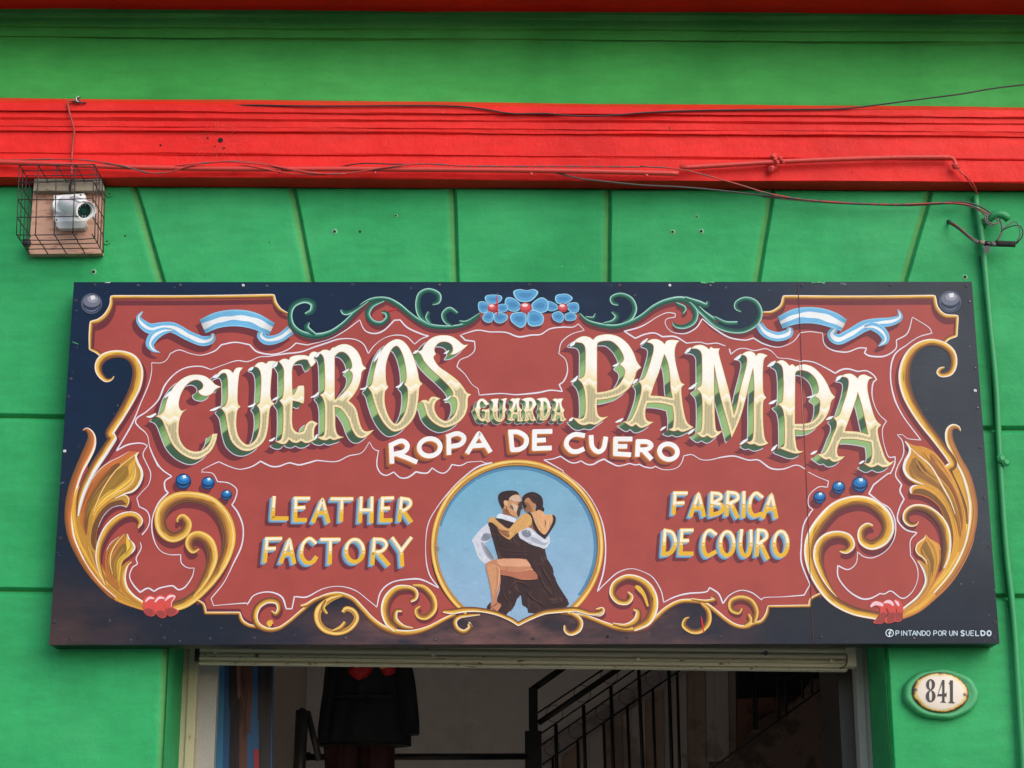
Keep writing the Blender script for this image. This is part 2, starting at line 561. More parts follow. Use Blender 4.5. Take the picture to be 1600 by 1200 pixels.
# ================================================================== the painted sign
LAY = 0.00022
FR = {'A1': (80, 430, 4), 'A2': (420, 430, 4), 'A3': (720, 430, 4), 'A4': (1060, 430, 3.2), 'A5': (70, 720, 4),
      'A6': (380, 740, 4), 'A7': (660, 700, 3.871), 'A8': (880, 740, 4), 'A9': (1200, 720, 4),
      'L1': (220, 560, 6.6667), 'L2': (400, 530, 6.6667), 'L3': (560, 510, 6.6667), 'L4': (720, 610, 8.8889),
      'L5': (880, 510, 6.6667), 'L6': (1060, 530, 6.6667), 'L7': (1190, 560, 6.6667),
      'S1': (90, 680, 6.6667), 'S3': (1350, 660, 6.6667), 'D1': (730, 740, 8.8889), 'T1': (1370, 970, 8),
      'Y1': (880, 690, 6.6667), 'Y2': (580, 690, 6.6667), 'N1': (1400, 1030, 11.43), 'X': (0, 0, 1)}

def parse(s, fr):
    """brush path 'x,y[,w][!] ...' in a sketch frame -> rows x,y,w and the corner indices"""
    ox, oy, k = FR[fr]
    rows, cor = [], []
    for i, t in enumerate(s.split()):
        if t.endswith('!'):
            cor.append(i); t = t[:-1]
        a = [float(v) for v in t.split(',')]
        rows.append((ox + a[0] / k, oy + a[1] / k, (a[2] / k if len(a) > 2 else 0.0)))
    return np.array(rows), cor

def outline(s, fr, step=1.6):
    rows, cor = parse(s, fr)
    cor = set(cor)
    n = len(rows)
    out = []
    for i in range(n):
        p1, p2 = rows[i, :2], rows[(i + 1) % n, :2]
        p0 = rows[i - 1, :2] if i not in cor else p1 - (p2 - p1)
        p3 = rows[(i + 2) % n, :2] if (i + 1) % n not in cor else p2 + (p2 - p1)
        L = np.linalg.norm(p2 - p1)
        k = max(1, int(round(L / step)))
        for j in range(k):
            t = j / k
            out.append(0.5 * ((2 * p1) + (-p0 + p2) * t + (2 * p0 - 5 * p1 + 4 * p2 - p3) * t * t
                              + (-p0 + 3 * p1 - 3 * p2 + p3) * t ** 3))
    return np.array(out)

def inside(pts, polys):
    """even-odd test of many points against a list of closed polygons"""
    pts = np.asarray(pts)
    r = np.zeros(len(pts), bool)
    for q in polys:
        x1, y1 = q[:, 0], q[:, 1]
        x2, y2 = np.roll(x1, -1), np.roll(y1, -1)
        X, Y = pts[:, 0][:, None], pts[:, 1][:, None]
        cond = (y1 > Y) != (y2 > Y)
        with np.errstate(divide='ignore', invalid='ignore'):
            xi = (x2 - x1) * (Y - y1) / (y2 - y1 + 1e-12) + x1
        r ^= (np.sum(cond & (X < xi), axis=1) % 2).astype(bool)
    return r

def edge_dist(pts, polys):
    d = np.full(len(pts), 1e9)
    for q in polys:
        a = q; b = np.roll(q, -1, axis=0)
        ab = b - a
        L = (ab ** 2).sum(1) + 1e-12
        t = np.clip(((pts[:, None, :] - a[None]) * ab[None]).sum(2) / L[None], 0, 1)
        c = a[None] + t[..., None] * ab[None]
        d = np.minimum(d, np.sqrt(((pts[:, None, :] - c) ** 2).sum(2)).min(1))
    return d

def C(r, g, b):
    return lin((r, g, b))

class Art:
    """coats of paint of one piece: thin sheets on the sign's face, one colour per vertex"""
    def __init__(self):
        self.V, self.F, self.C, self.U = [], [], [], []
        self.n = 0
    def add(self, xy, h, faces, cols, uv=None):
        xy = np.asarray(xy, float)
        p = P(xy[:, 0], xy[:, 1], YS)
        p[:, 1] -= np.asarray(h) * LAY
        self.V.append(p)
        self.F += [tuple(int(i) + self.n for i in f) for f in faces]
        cols = np.asarray(cols, float)
        if cols.ndim == 1:
            cols = np.tile(cols, (len(xy), 1))
        self.C.append(cols)
        self.U.append(np.column_stack([xy[:, 0], xy[:, 1] * 3.0, np.zeros(len(xy))]) if uv is None else uv)
        self.n += len(xy)
    def build(self, name, mat, parent, label=None):
        V = np.concatenate(self.V); Cc = np.concatenate(self.C); U = np.concatenate(self.U)
        me = bpy.data.meshes.new(name)
        me.from_pydata(V.tolist(), [], self.F)
        me.update()
        a = me.attributes.new('Col', 'FLOAT_COLOR', 'POINT')
        a.data.foreach_set('color', np.column_stack([Cc, np.ones(len(Cc))]).astype(np.float32).ravel())
        a = me.attributes.new('flow', 'FLOAT_VECTOR', 'POINT')
        a.data.foreach_set('vector', U.astype(np.float32).ravel())
        # all sheets face the street
        nrm = np.zeros(len(me.polygons) * 3, np.float32)
        me.polygons.foreach_get('normal', nrm)
        flip = [i for i in range(len(me.polygons)) if nrm[i * 3 + 1] > 0]
        if flip:
            bm = bmesh.new(); bm.from_mesh(me); bm.faces.ensure_lookup_table()
            bmesh.ops.reverse_faces(bm, faces=[bm.faces[i] for i in flip])
            bm.to_mesh(me); bm.free()
        o = link(name, me, mat, parent)
        if label: o['label'] = label
        return o

def fill(A, polys, col, h, grid=None, hole=None):
    """fill closed px polygons; col = colour or function(points, distance to edge) -> colours"""
    allp = list(polys)
    pts, edges = [], []
    for q in allp:
        b = len(pts)
        pts += [Vector((float(x), float(y))) for x, y in q]
        edges += [(b + i, b + (i + 1) % len(q)) for i in range(len(q))]
    if grid:
        lo = np.min([q.min(0) for q in allp], 0); hi = np.max([q.max(0) for q in allp], 0)
        gx, gy = np.meshgrid(np.arange(lo[0], hi[0], grid), np.arange(lo[1], hi[1], grid))
        gx = gx + (np.arange(gx.shape[0]) % 2)[:, None] * grid * 0.5
        g = np.column_stack([gx.ravel(), gy.ravel()])
        g = g[inside(g, allp)]
        if len(g):
            g = g[edge_dist(g, allp) > grid * 0.35]
            pts += [Vector((float(x), float(y))) for x, y in g]
    v, e, f, _, _, _ = delaunay_2d_cdt(pts, edges, [], 0, 1e-4)
    v = np.array([(p.x, p.y) for p in v])
    f = np.array([t for t in f if len(t) == 3])
    cen = v[f].mean(1)
    f = f[inside(cen, allp)]
    if hole is not None:
        f = f[~inside(v[f].mean(1), hole)]
    if callable(col):
        c = col(v, edge_dist(v, allp))
    else:
        c = col
    A.add(v, h, f, c)

def brush(A, s, fr, prof, h, step=2.2, clip=None, off=(0, 0), wmul=1.0, wadd=0.0, rows=None, rise=0.25, taper=0.0):
    """a stroke with a colour profile across it.  prof: [(t, colour)] with t from -1 (left of travel) to 1"""
    if rows is None:
        if fr == '*':
            r, cor = [], []
            for f_, s_ in s:
                a_, c_ = parse(s_, f_)
                cor += [i + len(r) for i in c_]
                r += [tuple(q) for q in a_]
            r = np.array(r)
        else:
            r, cor = parse(s, fr)
        path = smooth_path(r, step, cor)
    else:
        path = rows
    xy = path[:, :2] + np.array(off)
    w = np.maximum(path[:, 2] * wmul + wadd, 0.25)
    n = len(xy)
    if taper:
        L = np.concatenate([[0], np.cumsum(np.linalg.norm(np.diff(xy, axis=0), axis=1))])
        w = w * np.clip(np.minimum(L, L[-1] - L) / taper + 0.18, 0, 1)
    t = np.zeros_like(xy)
    t[1:-1] = xy[2:] - xy[:-2]; t[0] = xy[1] - xy[0]; t[-1] = xy[-1] - xy[-2]
    t /= np.linalg.norm(t, axis=1)[:, None] + 1e-9
    left = np.column_stack([t[:, 1], -t[:, 0]])
    if not isinstance(prof, list):
        prof = [(-1, prof), (1, prof)]
    m = len(prof)
    V = np.zeros((n, m, 2)); Cc = np.zeros((n, m, 3)); U = np.zeros((n, m, 3))
    L = np.concatenate([[0], np.cumsum(np.linalg.norm(np.diff(xy, axis=0), axis=1))])
    ph = (xy[0, 0] * 0.37 + xy[0, 1] * 0.91) % 6.28
    for k, (tt, c) in enumerate(prof):
        if m > 4 and 0 < k < m - 1:
            # the hand wanders: band borders drift a little along the stroke
            drift = 0.11 * np.sin(L * 0.055 + ph + (k // 2) * 1.9) + 0.05 * np.sin(L * 0.21 + ph * 2 + (k // 2) * 2.7)
            tt = np.clip(tt + drift * (1 - abs(tt)) * 1.3, -0.97, 0.97)
        V[:, k] = xy - left * (tt * w / 2)[:, None]
        Cc[:, k] = c(L / max(L[-1], 1e-6)) if callable(c) else c
        U[:, k, 0] = L * 0.25 + xy[0, 0] * 3.1
        U[:, k, 1] = tt * np.maximum(w, 3) * 1.4 + xy[0, 1]
    F = []
    for i in range(n - 1):
        for k in range(m - 1):
            F.append((i * m + k, i * m + k + 1, (i + 1) * m + k + 1, (i + 1) * m + k))
    V = V.reshape(-1, 2)
    hh = np.repeat(h + rise * np.arange(n) / max(n - 1, 1), m)
    if clip is not None:
        Fa = np.array(F)
        ok = inside(V[Fa].mean(1), clip)
        F = Fa[ok].tolist()
    A.add(V, hh, F, Cc.reshape(-1, 3), U.reshape(-1, 3))
    return path

# ---- paint materials
def paint_material(name, streak=0.14, patch=0.10, rough=0.42, grain=0.06):
    m, nt, b = nodes_of(name)
    att = N(nt, 'ShaderNodeAttribute', attribute_name='Col')
    flow = N(nt, 'ShaderNodeAttribute', attribute_name='flow')
    s = noise(nt, mapped(nt, flow.outputs['Vector'], (0.10, 0.75, 1)), 1.0, 4, 0.65)
    col = mix(nt, att.outputs['Color'], ramp(nt, s, [(0.30, (1 - streak,) * 3), (0.70, (1 + streak * 0.7,) * 3)]), 1.0, 'MULTIPLY')
    pos = geo_pos(nt)
    p = noise(nt, pos, 9, 5, 0.6)
    col = mix(nt, col, ramp(nt, p, [(0.3, (1 - patch,) * 3), (0.7, (1 + patch * 0.6,) * 3)]), 1.0, 'MULTIPLY')
    g = noise(nt, pos, 260, 3, 0.7)
    col = mix(nt, col, ramp(nt, g, [(0.3, (1 - grain,) * 3), (0.7, (1 + grain,) * 3)]), 1.0, 'MULTIPLY')
    nt.links.new(col, b.inputs['Base Color'])
    b.inputs['Roughness'].default_value = rough
    b.inputs['Specular IOR Level'].default_value = 0.2
    h = bump(nt, b, s, 0.10, 0.0006)
    bump(nt, b, noise(nt, pos, 4.5, 3, 0.5), 0.25, 0.006, h)
    return m

PAINT = paint_material('sign_enamel')
PAINT_FIELD = paint_material('sign_field_enamel', 0.05, 0.10, 0.40)
PAINT_FINE = paint_material('sign_line_enamel', 0.10, 0.06, 0.40, 0.03)

def board_material():
    m, nt, b = nodes_of('sign_ground_enamel')
    pos = geo_pos(nt)
    sep = N(nt, 'ShaderNodeSeparateXYZ'); nt.links.new(pos, sep.inputs[0])
    n1 = noise(nt, mapped(nt, pos, (1.0, 1.0, 1.3)), 2.6, 5, 0.55)
    def rng_(out, a0, a1, b0=0.0, b1=1.0):
        q = N(nt, 'ShaderNodeMapRange'); q.interpolation_type = 'SMOOTHSTEP'
        for k_, v_ in (('From Min', a0), ('From Max', a1), ('To Min', b0), ('To Max', b1)): q.inputs[k_].default_value = v_
        nt.links.new(out, q.inputs['Value']); return q.outputs[0]
    def mul(a_, b_):
        q = N(nt, 'ShaderNodeMath', operation='MULTIPLY'); q.use_clamp = True
        for i_, v_ in enumerate((a_, b_)):
            if isinstance(v_, float): q.inputs[i_].default_value = v_
            else: nt.links.new(v_, q.inputs[i_])
        return q.outputs[0]
    def add(a_, v_):
        q = N(nt, 'ShaderNodeMath', operation='ADD'); nt.links.new(a_, q.inputs[0])
        if isinstance(v_, float): q.inputs[1].default_value = v_
        else: nt.links.new(v_, q.inputs[1])
        return q.outputs[0]
    Z, X = sep.outputs['Z'], sep.outputs['X']
    navy = mix(nt, lin((7, 20, 40)), lin((20, 46, 76)), noise(nt, mapped(nt, pos, (2, 2, 5)), 2.0, 5, 0.6))
    dusk = mix(nt, lin((20, 26, 38)), lin((36, 42, 54)), noise(nt, mapped(nt, pos, (1, 1, 2)), 5.0, 4, 0.6))
    low = rng_(Z, SZ + 0.20, SZ - 0.45)
    col = mix(nt, navy, dusk, mul(low, ramp(nt, n1, [(0.30, (0.5,) * 3), (0.6, (1,) * 3)])))
    # reddish-brown patches along the bottom, strongest under the middle: reflections painted into the colour
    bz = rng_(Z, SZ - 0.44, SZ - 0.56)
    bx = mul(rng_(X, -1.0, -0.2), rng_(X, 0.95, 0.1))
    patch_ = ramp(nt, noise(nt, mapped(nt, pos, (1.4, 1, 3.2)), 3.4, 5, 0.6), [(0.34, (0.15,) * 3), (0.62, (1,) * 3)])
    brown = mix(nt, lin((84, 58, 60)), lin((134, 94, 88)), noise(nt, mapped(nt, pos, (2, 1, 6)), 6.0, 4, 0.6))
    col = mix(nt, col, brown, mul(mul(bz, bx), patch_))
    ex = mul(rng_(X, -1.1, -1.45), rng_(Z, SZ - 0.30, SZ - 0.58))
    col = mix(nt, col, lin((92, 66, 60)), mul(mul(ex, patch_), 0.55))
    # sky reflection painted in as a lighter, greyer tone towards the right
    grey = mix(nt, lin((30, 35, 43)), lin((68, 76, 84)), noise(nt, mapped(nt, pos, (1.6, 1, 1.2)), 2.4, 4, 0.55))
    gx = rng_(X, 0.55, 1.25)
    gz = rng_(Z, SZ - 0.50, SZ - 0.20)
    col = mix(nt, col, grey, mul(mul(gx, add(mul(gz, 0.75), 0.25)), 0.9))
    st = noise(nt, mapped(nt, pos, (4, 4, 60)), 2.0, 4, 0.6)
    col = mix(nt, col, ramp(nt, st, [(0.3, (0.92,) * 3), (0.7, (1.06,) * 3)]), 1.0, 'MULTIPLY')
    sp = noise(nt, pos, 55, 2, 0.5)
    col = mix(nt, col, lin((96, 104, 112)), ramp(nt, sp, [(0.74, (0,) * 3), (0.77, (1,) * 3)]))
    nt.links.new(col, b.inputs['Base Color'])
    b.inputs['Roughness'].default_value = 0.36; b.inputs['Specular IOR Level'].default_value = 0.15
    p = bump(nt, b, noise(nt, pos, 3.2, 3, 0.5), 0.35, 0.012)
    bump(nt, b, st, 0.08, 0.0006, p)
    return m
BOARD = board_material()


sign = empty('painted_shop_sign', (0, YS + 0.05, SZ - SIGN_H / 2),
             'wide hand-painted leather shop sign with scrollwork, gold lettering and a dancing couple', 'sign')
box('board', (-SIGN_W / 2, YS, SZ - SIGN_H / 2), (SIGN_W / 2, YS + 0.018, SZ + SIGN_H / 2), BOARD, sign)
# angle-iron frame behind the board
hw, hh = SIGN_W / 2 - 0.0015, SIGN_H / 2 - 0.0015
for (p0, p1) in (((-hw, YS + 0.018, SZ - hh), (hw, 0 - 0.004, SZ - hh + 0.03)), ((-hw, YS + 0.018, SZ + hh - 0.03), (hw, -0.004, SZ + hh)),
                 ((-hw, YS + 0.018, SZ - hh + 0.03), (-hw + 0.03, -0.004, SZ + hh - 0.03)),
                 ((hw - 0.03, YS + 0.018, SZ - hh + 0.03), (hw, -0.004, SZ + hh - 0.03))):
    box('frame_bar', p0, p1, FRAMEM, sign)

# ---- the red field --------------------------------------------------------------
field_parts = [
    ('A1', '370,135! 1392,128! 1400,170 1430,215 1480,238!'),
    ('A2', '130,240 140,300 200,362 290,385 380,365 460,315 530,245 590,185 660,152 740,150 810,186 870,235 930,280 1000,312 1090,325 1180,320 1260,290 1320,245!'),
    ('A3', '110,235 230,220 400,240 600,240 740,240! 790,285 870,312 960,325 1050,300 1130,258 1210,200 1290,163 1380,150 1450,185 1520,240 1600,292!'),
    ('A4', '190,252 240,277 310,285 370,275 410,225 420,190! 470,185 515,155 530,108! 1278,104! 1290,165 1330,205 1392,208! 1388,300! 1350,315 1330,335! 1255,338 1190,365 1145,420 1130,500 1140,580 1175,660 1230,740 1300,830 1370,930 1420,1030 1450,1120'),
    ('A9', '1295,200 1290,330 1270,480 1220,640 1140,760 1040,860 930,930 800,960 650,965 500,930 400,880 345,830! 330,820! 275,850 250,900! 0,910!'),
    ('A8', '1280,828! 1270,880 1240,925 1190,940 1140,960 1080,955 1020,920 950,860 880,810 800,795 720,800 640,845 570,915 510,960 430,975 340,965 260,940 180,905 100,880 0,868!'),
    ('A6', '1580,868! 1420,865 1350,870 1260,910 1160,965 1060,995 960,995 870,960 800,910 740,840 680,780 600,757 520,765 440,800 360,865 290,925 220,970 150,975 90,955 20,945 -40,870 -70,858!'),
    ('A5', '1215,955! 1000,955! 990,900 950,872! 860,905 740,920 600,910 480,860 360,760 270,650 200,500 170,380 170,250 200,120 260,-20'),
    ('S1', '330,380 470,180 590,10'),
    ('A1', '370,980 430,880 490,780 535,690 545,600 520,530 460,495 390,495 325,515! 290,485 245,462! 250,380 255,300! 300,285 345,250 378,190!'),
]
pts, k0 = [], 0
poly_rows, cors = [], []
for fr, s in field_parts:
    r, c = parse(s, fr)
    cors += [i + len(poly_rows) for i in c]
    poly_rows += [tuple(x[:2]) for x in r]
def closed(rows, cor, step=2.5):
    FRs = 'X'
    s = ' '.join('%.2f,%.2f%s' % (x, y, '!' if i in cor else '') for i, (x, y) in enumerate(rows))
    return outline(s, 'X', step)
FIELD = closed(poly_rows, set(cors))
A = Art()
RB = C(168, 72, 65)
def fieldcol(v, d):
    return np.tile(RB, (len(v), 1))
fill(A, [FIELD], fieldcol, 1.0)
A.build('red_field', PAINT_FIELD, sign)
MAROON = C(110, 46, 54)
CLIP = [FIELD]

# ---- colour profiles -----------------------------------------------------------
W_ = C(240, 238, 234); CR = C(244, 216, 146); YE = C(236, 184, 70); OC = C(216, 158, 58); OR = C(200, 118, 54)
BR = C(150, 96, 48); DB = C(108, 68, 46); OL_ = C(128, 98, 48)
def bands(*items, soft=0.035):
    """(t, colour) = the band that begins at t; borders are nearly hard, as laid with a flat brush"""
    out = []
    for i, (t, c) in enumerate(items):
        if i == 0: out.append((-1, c))
        else:
            out.append((t - soft, items[i - 1][1])); out.append((t + soft, c))
    out.append((1, items[-1][1]))
    return out
def flip(p): return [(-t, c) for t, c in reversed(p)]
def P_GOLD_L():   # white edge left of travel
    return bands((-1, OR), (-0.90, W_), (-0.62, CR), (-0.50, YE), (-0.12, OC), (0.22, BR), (0.62, DB), soft=0.05)
def P_GOLD_R(): return flip(P_GOLD_L())
def P_YEL_L():    # no white: yellow edge left of travel
    return bands((-1, OC), (-0.93, YE), (-0.72, CR), (-0.50, C(226, 174, 70)), (-0.08, C(190, 134, 56)), (0.20, BR), (0.58, DB), (0.92, OL_), soft=0.06)
def P_YEL_R(): return flip(P_YEL_L())
def P_ROPE():     # gold rope moulding
    return bands((-1, C(206, 140, 50)), (-0.78, YE), (-0.50, CR), (-0.20, C(236, 190, 92)), (0.15, C(176, 124, 52)), (0.62, C(214, 158, 66)), (0.85, BR), soft=0.07)
GD = C(20, 70, 60); GM = C(38, 108, 88); GH = C(186, 226, 212); GL = C(88, 156, 134)
def P_VINE_L(): return bands((-1, GM), (-0.86, GH), (-0.56, GL), (-0.20, GM), (0.35, GD), (0.85, GM), soft=0.06)
def P_VINE_R(): return flip(P_VINE_L())

def piece(name, strokes, parent=sign, shadow=None, h=6, label=None, mat=None, steps=2.2):
    """strokes: (frame, path, profile[, extra height]); shadow: (dx, dy) of the painted shadow on the red field"""
    A = Art()
    for i, st in enumerate(strokes):
        fr, s, pr = st[:3]
        e = st[3] if len(st) > 3 else 0
        if shadow:
            brush(A, s, fr, MAROON, 2.0 + 0.02 * i + (hash(name) % 3) * 0, clip=CLIP, off=shadow, wadd=1.0)
        brush(A, s, fr, pr, h + e + 0.05 * i, step=steps)
    return A.build(name, mat or PAINT, parent, label)

# ---- gold border, top left & right ---------------------------------------------
piece('gold_border', [('A1', '1480,240,10 1430,215,24 1398,172,28 1387,130,26! 900,137,25 380,138,27! 376,190,30 345,248,33 300,285,33 252,297,27! 247,380,26 245,460,20! 290,482,24 328,518,22', P_GOLD_R())], shadow=(2, 9), h=5)
piece('gold_border', [('A4', '420,187,10 470,185,19 515,155,22 529,110,21! 900,112,21 1277,109,22! 1290,165,24 1330,203,24 1392,208,20! 1387,302,18! 1350,315,20 1325,338,20', P_GOLD_L())], shadow=(-1, 8), h=5)
# ---- big S scrolls
piece('s_scroll', [('*', (('A1', '392,632,8 375,652,16 340,655,28 302,612,42 297,560,50 328,516,54 390,494,50 460,498,50 515,530,60 543,600,70 530,690,72 490,780,64 430,885,58 365,990,56'), ('S1', '575,30,92 500,150,92 400,300,94 320,440,90 262,570,80 228,700,62 212,860,30')), P_GOLD_L())], h=7, shadow=(4, 5))
piece('s_scroll', [('*', (('A4', '1330,462,8 1310,470,20 1300,487,24 1320,500,24 1360,487,30 1378,440,34 1366,385,36 1320,347,34 1255,336,36 1190,362,42 1145,420,52 1128,500,60 1140,580,58 1175,660,52 1230,745,46 1300,835,42 1372,940,42'), ('S3', '870,500,92 960,720,96 1030,900,84 1062,1060,40')), P_GOLD_R())], h=7, shadow=(-4, 5))

# ---- leaf fans: blended streaks between an outer and an inner guide --------------
def fan_leaf(outer, inner, fr, base, hues, seed, h=4.0, cnt=26, parent=sign, sh=None):
    A = Art()
    o, co = parse(outer, fr); i_, ci = parse(inner, fr)
    po = smooth_path(o, 2.0); pi = smooth_path(i_, 2.0)
    def res(p, n=90):
        L = np.concatenate([[0], np.cumsum(np.linalg.norm(np.diff(p[:, :2], axis=0), axis=1))])
        q = np.linspace(0, L[-1], n)
        return np.column_stack([np.interp(q, L, p[:, k]) for k in range(3)])
    po, pi = res(po), res(pi)
    poly = np.vstack([po[:, :2], pi[::-1, :2]])
    fill(A, [poly], base, h)
    r = random.Random(seed)
    for k in range(cnt):
        t = (k + r.uniform(-0.3, 0.3)) / cnt
        t = min(max(t, 0.01), 0.99)
        a = r.uniform(0.0, 0.35); b = 1.0
        path = po * (1 - t) + pi * t
        n = len(path)
        path = path[int(a * n):int(b * n)]
        gap = np.linalg.norm(po[:, :2] - pi[:, :2], axis=1)[int(a * n):int(b * n)]
        wd = gap / cnt * r.uniform(0.7, 2.2)
        q = np.linspace(0, 1, len(path))
        env = np.clip(np.minimum(q / 0.25, (1 - q) / 0.05 + 0.35), 0.05, 1)
        path = np.column_stack([path[:, :2], wd * env])
        c1 = hues(t, r); c2 = hues(t, r)
        brush(A, None, None, [(-1, c1), (-0.2, c1), (0.5, c2), (1, c2)], h + 0.4 + 0.03 * k, rows=path)
    return A, po, pi

def hue_left(t, r):
    base = [(0.0, (150, 88, 44)), (0.12, (196, 120, 54)), (0.25, (222, 160, 56)), (0.42, (214, 164, 60)), (0.6, (178, 132, 56)), (0.78, (200, 130, 56)), (1.0, (222, 164, 64))]
    x = [b[0] for b in base]
    c = np.array([np.interp(t, x, [b[1][k] for b in base]) for k in range(3)])
    j = r.choice([0, 0, 1, 2, 3])
    if j == 1: c = c * 0.78
    if j == 2: c = np.array((232, 184, 80.))
    if j == 3: c = np.array((206, 116, 56.))
    return lin(c + r.uniform(-8, 8))
A, po, pi = fan_leaf('215,520,1 150,700,1 120,880,1 140,1050,1 205,1240,1 320,1440,1 450,1600,1 620,1730,1 890,1828,1',
                     '270,560,1 330,800,1 380,960,1 410,1150,1 440,1300,1 520,1450,1 640,1580,1 760,1680,1 892,1745,1', 'S1', OC, hue_left, 3)
A.build('acanthus_leaf', PAINT, sign)
def hue_right(t, r):
    base = [(0.0, (170, 104, 62)), (0.15, (206, 136, 66)), (0.35, (228, 160, 62)), (0.55, (240, 186, 70)), (0.75, (222, 162, 72)), (1.0, (188, 132, 64))]
    x = [b[0] for b in base]
    c = np.array([np.interp(t, x, [b[1][k] for b in base]) for k in range(3)])
    j = r.choice([0, 0, 0, 1, 2, 3])
    if j == 1: c = c * 0.82
    if j == 2: c = np.array((244, 202, 84.))
    if j == 3: c = np.array((214, 132, 64.))
    return lin(c + r.uniform(-8, 8))
A, po, pi = fan_leaf('1010,400,1 1075,540,1 1145,740,1 1172,900,1 1165,1080,1 1120,1280,1 1030,1480,1 900,1680,1 740,1840,1 580,1970,1 405,2050,1',
                     '860,480,1 950,620,1 1000,880,1 960,1060,1 880,1200,1 850,1350,1 830,1500,1 740,1640,1 660,1760,1 560,1860,1 405,1940,1', 'S3', OC, hue_right, 5)
A.build('acanthus_leaf', PAINT, sign)

# outer curls
piece('leaf_curl', [('S1', '268,-48,14 300,-62,34 338,-30,62 358,30,88 342,120,112 290,235,112 225,370,96 165,540,98 128,720,96 118,880,86 142,1050,76 205,1210,66 305,1390,56 440,1560,46 600,1700,34', [(-1, OR), (-0.9, W_), (-0.72, W_), (-0.6, CR), (-0.42, C(206, 110, 52)), (0.0, C(186, 104, 52)), (0.35, BR), (1, C(126, 76, 40))]),
                    ('S1', '205,560,14 170,700,26 165,850,30 195,1020,34 270,1200,34 380,1390,28 520,1560,16', [(-1, OC), (-0.3, C(236, 186, 70)), (0.4, C(228, 170, 60)), (1, OC)], 0.5)], h=6.4)
piece('leaf_curl', [('S3', '1002,92,12 985,58,34 930,42,52 886,85,72 886,180,84 930,290,82 990,410,82 1058,540,90 1108,700,92 1138,880,92 1130,1060,88 1085,1260,80 1000,1450,70 890,1620,60 740,1790,45', [(-1, C(150, 92, 62)), (-0.5, C(180, 116, 66)), (-0.05, C(196, 134, 70)), (0.2, BR), (0.38, YE), (0.55, CR), (0.68, W_), (0.9, W_), (1, OR)]),
                    ('S3', '1060,820,14 1075,1000,26 1040,1200,34 960,1400,34 850,1580,28 700,1740,16', [(-1, OC), (0, C(248, 206, 84)), (1, OC)], 0.5)], h=6.4)

def patches(A, items, h0):
    for i, (fr, s, c) in enumerate(items):
        fill(A, [outline(s, fr, 1.8)], c, h0 + 0.35 * i)

def streaks(A, g0, g1, fr, stops, seed, h, cnt=16, wmul=0.55, a_lo=0.05, a_hi=0.5):
    o, co = parse(g0, fr); i_, ci = parse(g1, fr)
    def res(p, n=70):
        L = np.concatenate([[0], np.cumsum(np.linalg.norm(np.diff(p[:, :2], axis=0), axis=1))])
        q = np.linspace(0, L[-1], n)
        return np.column_stack([np.interp(q, L, p[:, k]) for k in range(2)])
    po, pi = res(smooth_path(o, 2.0)), res(smooth_path(i_, 2.0))
    r = random.Random(seed)
    xs = [q[0] for q in stops]
    for k in range(cnt):
        t = min(max((k + .5 + r.uniform(-0.4, 0.4)) / cnt, 0.03), 0.97)
        path = po * (1 - t) + pi * t
        a, b = r.uniform(a_lo, a_hi), r.uniform(0.75, 1.0)
        n = len(path); gap = np.linalg.norm(po - pi, axis=1)
        sl = slice(int(a * n), max(int(b * n), int(a * n) + 6))
        path, gp_ = path[sl], gap[sl]
        q = np.linspace(0, 1, len(path))
        w = gp_ / cnt * r.uniform(0.6, 1.7) * wmul / 0.55 * np.sin(np.pi * np.clip(q * 0.92 + 0.06, 0, 1)) ** 0.6
        c = np.array([np.interp(t, xs, [s_[1][j] for s_ in stops]) for j in range(3)]) * r.choice([0.8, 0.92, 1.0, 1.06, 1.15]) + r.uniform(-8, 8)
        c = lin(np.clip(c, 20, 250))
        brush(A, None, None, [(-1, c), (0.2, c * 0.96), (1, c * 1.04)], h + 0.03 * k, rows=np.column_stack([path, np.maximum(w, 0.4)]))
# left big leaf
A = Art()
shape = outline('848,176! 818,215 832,290 872,360 884,435 855,520 800,585 720,612 640,645 560,690 480,740 420,820 360,960 330,1100 300,1200 235,1100 215,900 240,760 275,640 335,500 420,370 530,280 640,235 752,168!', 'S1')
fill(A, [shape + np.array((3, 4))], MAROON, 2.1)
fill(A, [shape], C(190, 138, 54), 8)
patches(A, [('S1', '752,168! 848,176! 700,260 590,360 480,500 390,680 330,850 300,1050 250,900 270,680 340,520 430,390 540,285 650,235', C(204, 112, 56)),
            ('S1', '560,330 650,300 600,420 500,560 400,700 330,860 300,1040 280,900 310,700 400,520', C(120, 82, 44)),
            ('S1', '700,320 745,350 720,440 640,520 520,640 430,740 360,880 400,720 500,540 600,400', C(150, 114, 46)),
            ('S1', '845,185! 800,250 740,330 745,430 690,520 600,600 700,560 780,500 815,420 800,330 815,270', C(224, 170, 66))], 8.4)
streaks(A, '752,172 640,240 530,290 430,370 340,510 270,680 235,850 260,1050', '846,190 830,290 872,400 850,510 700,610 560,680 430,800 340,1040', 'S1', [(0, (206, 112, 56)), (.14, (196, 112, 54)), (.26, (122, 84, 44)), (.42, (156, 118, 48)), (.55, (176, 134, 52)), (.72, (226, 174, 68)), (1, (222, 160, 62))], 21, 9.9, 26)
brush(A, '835,185,8 700,290,13 600,380,14 500,520,14 420,680,13 370,840,8', 'S1', [(-1, OR), (0, C(250, 214, 150)), (1, YE)], 10.5)
brush(A, '845,178,8 815,215,22 835,290,28 872,365,30 876,440,30 840,525,28 780,585,24 700,612,16 600,660,8', 'S1', [(-1, W_), (0.2, W_), (0.6, CR), (1, YE)], 10.9)
brush(A, '800,300,4 815,370,8 790,470,10 720,545,10 620,600,9 540,660,4', 'S1', CR, 11.0)
brush(A, '745,170,3 640,232,8 540,282,8 440,360,7 360,460,4', 'S1', C(226, 206, 214), 11.0)
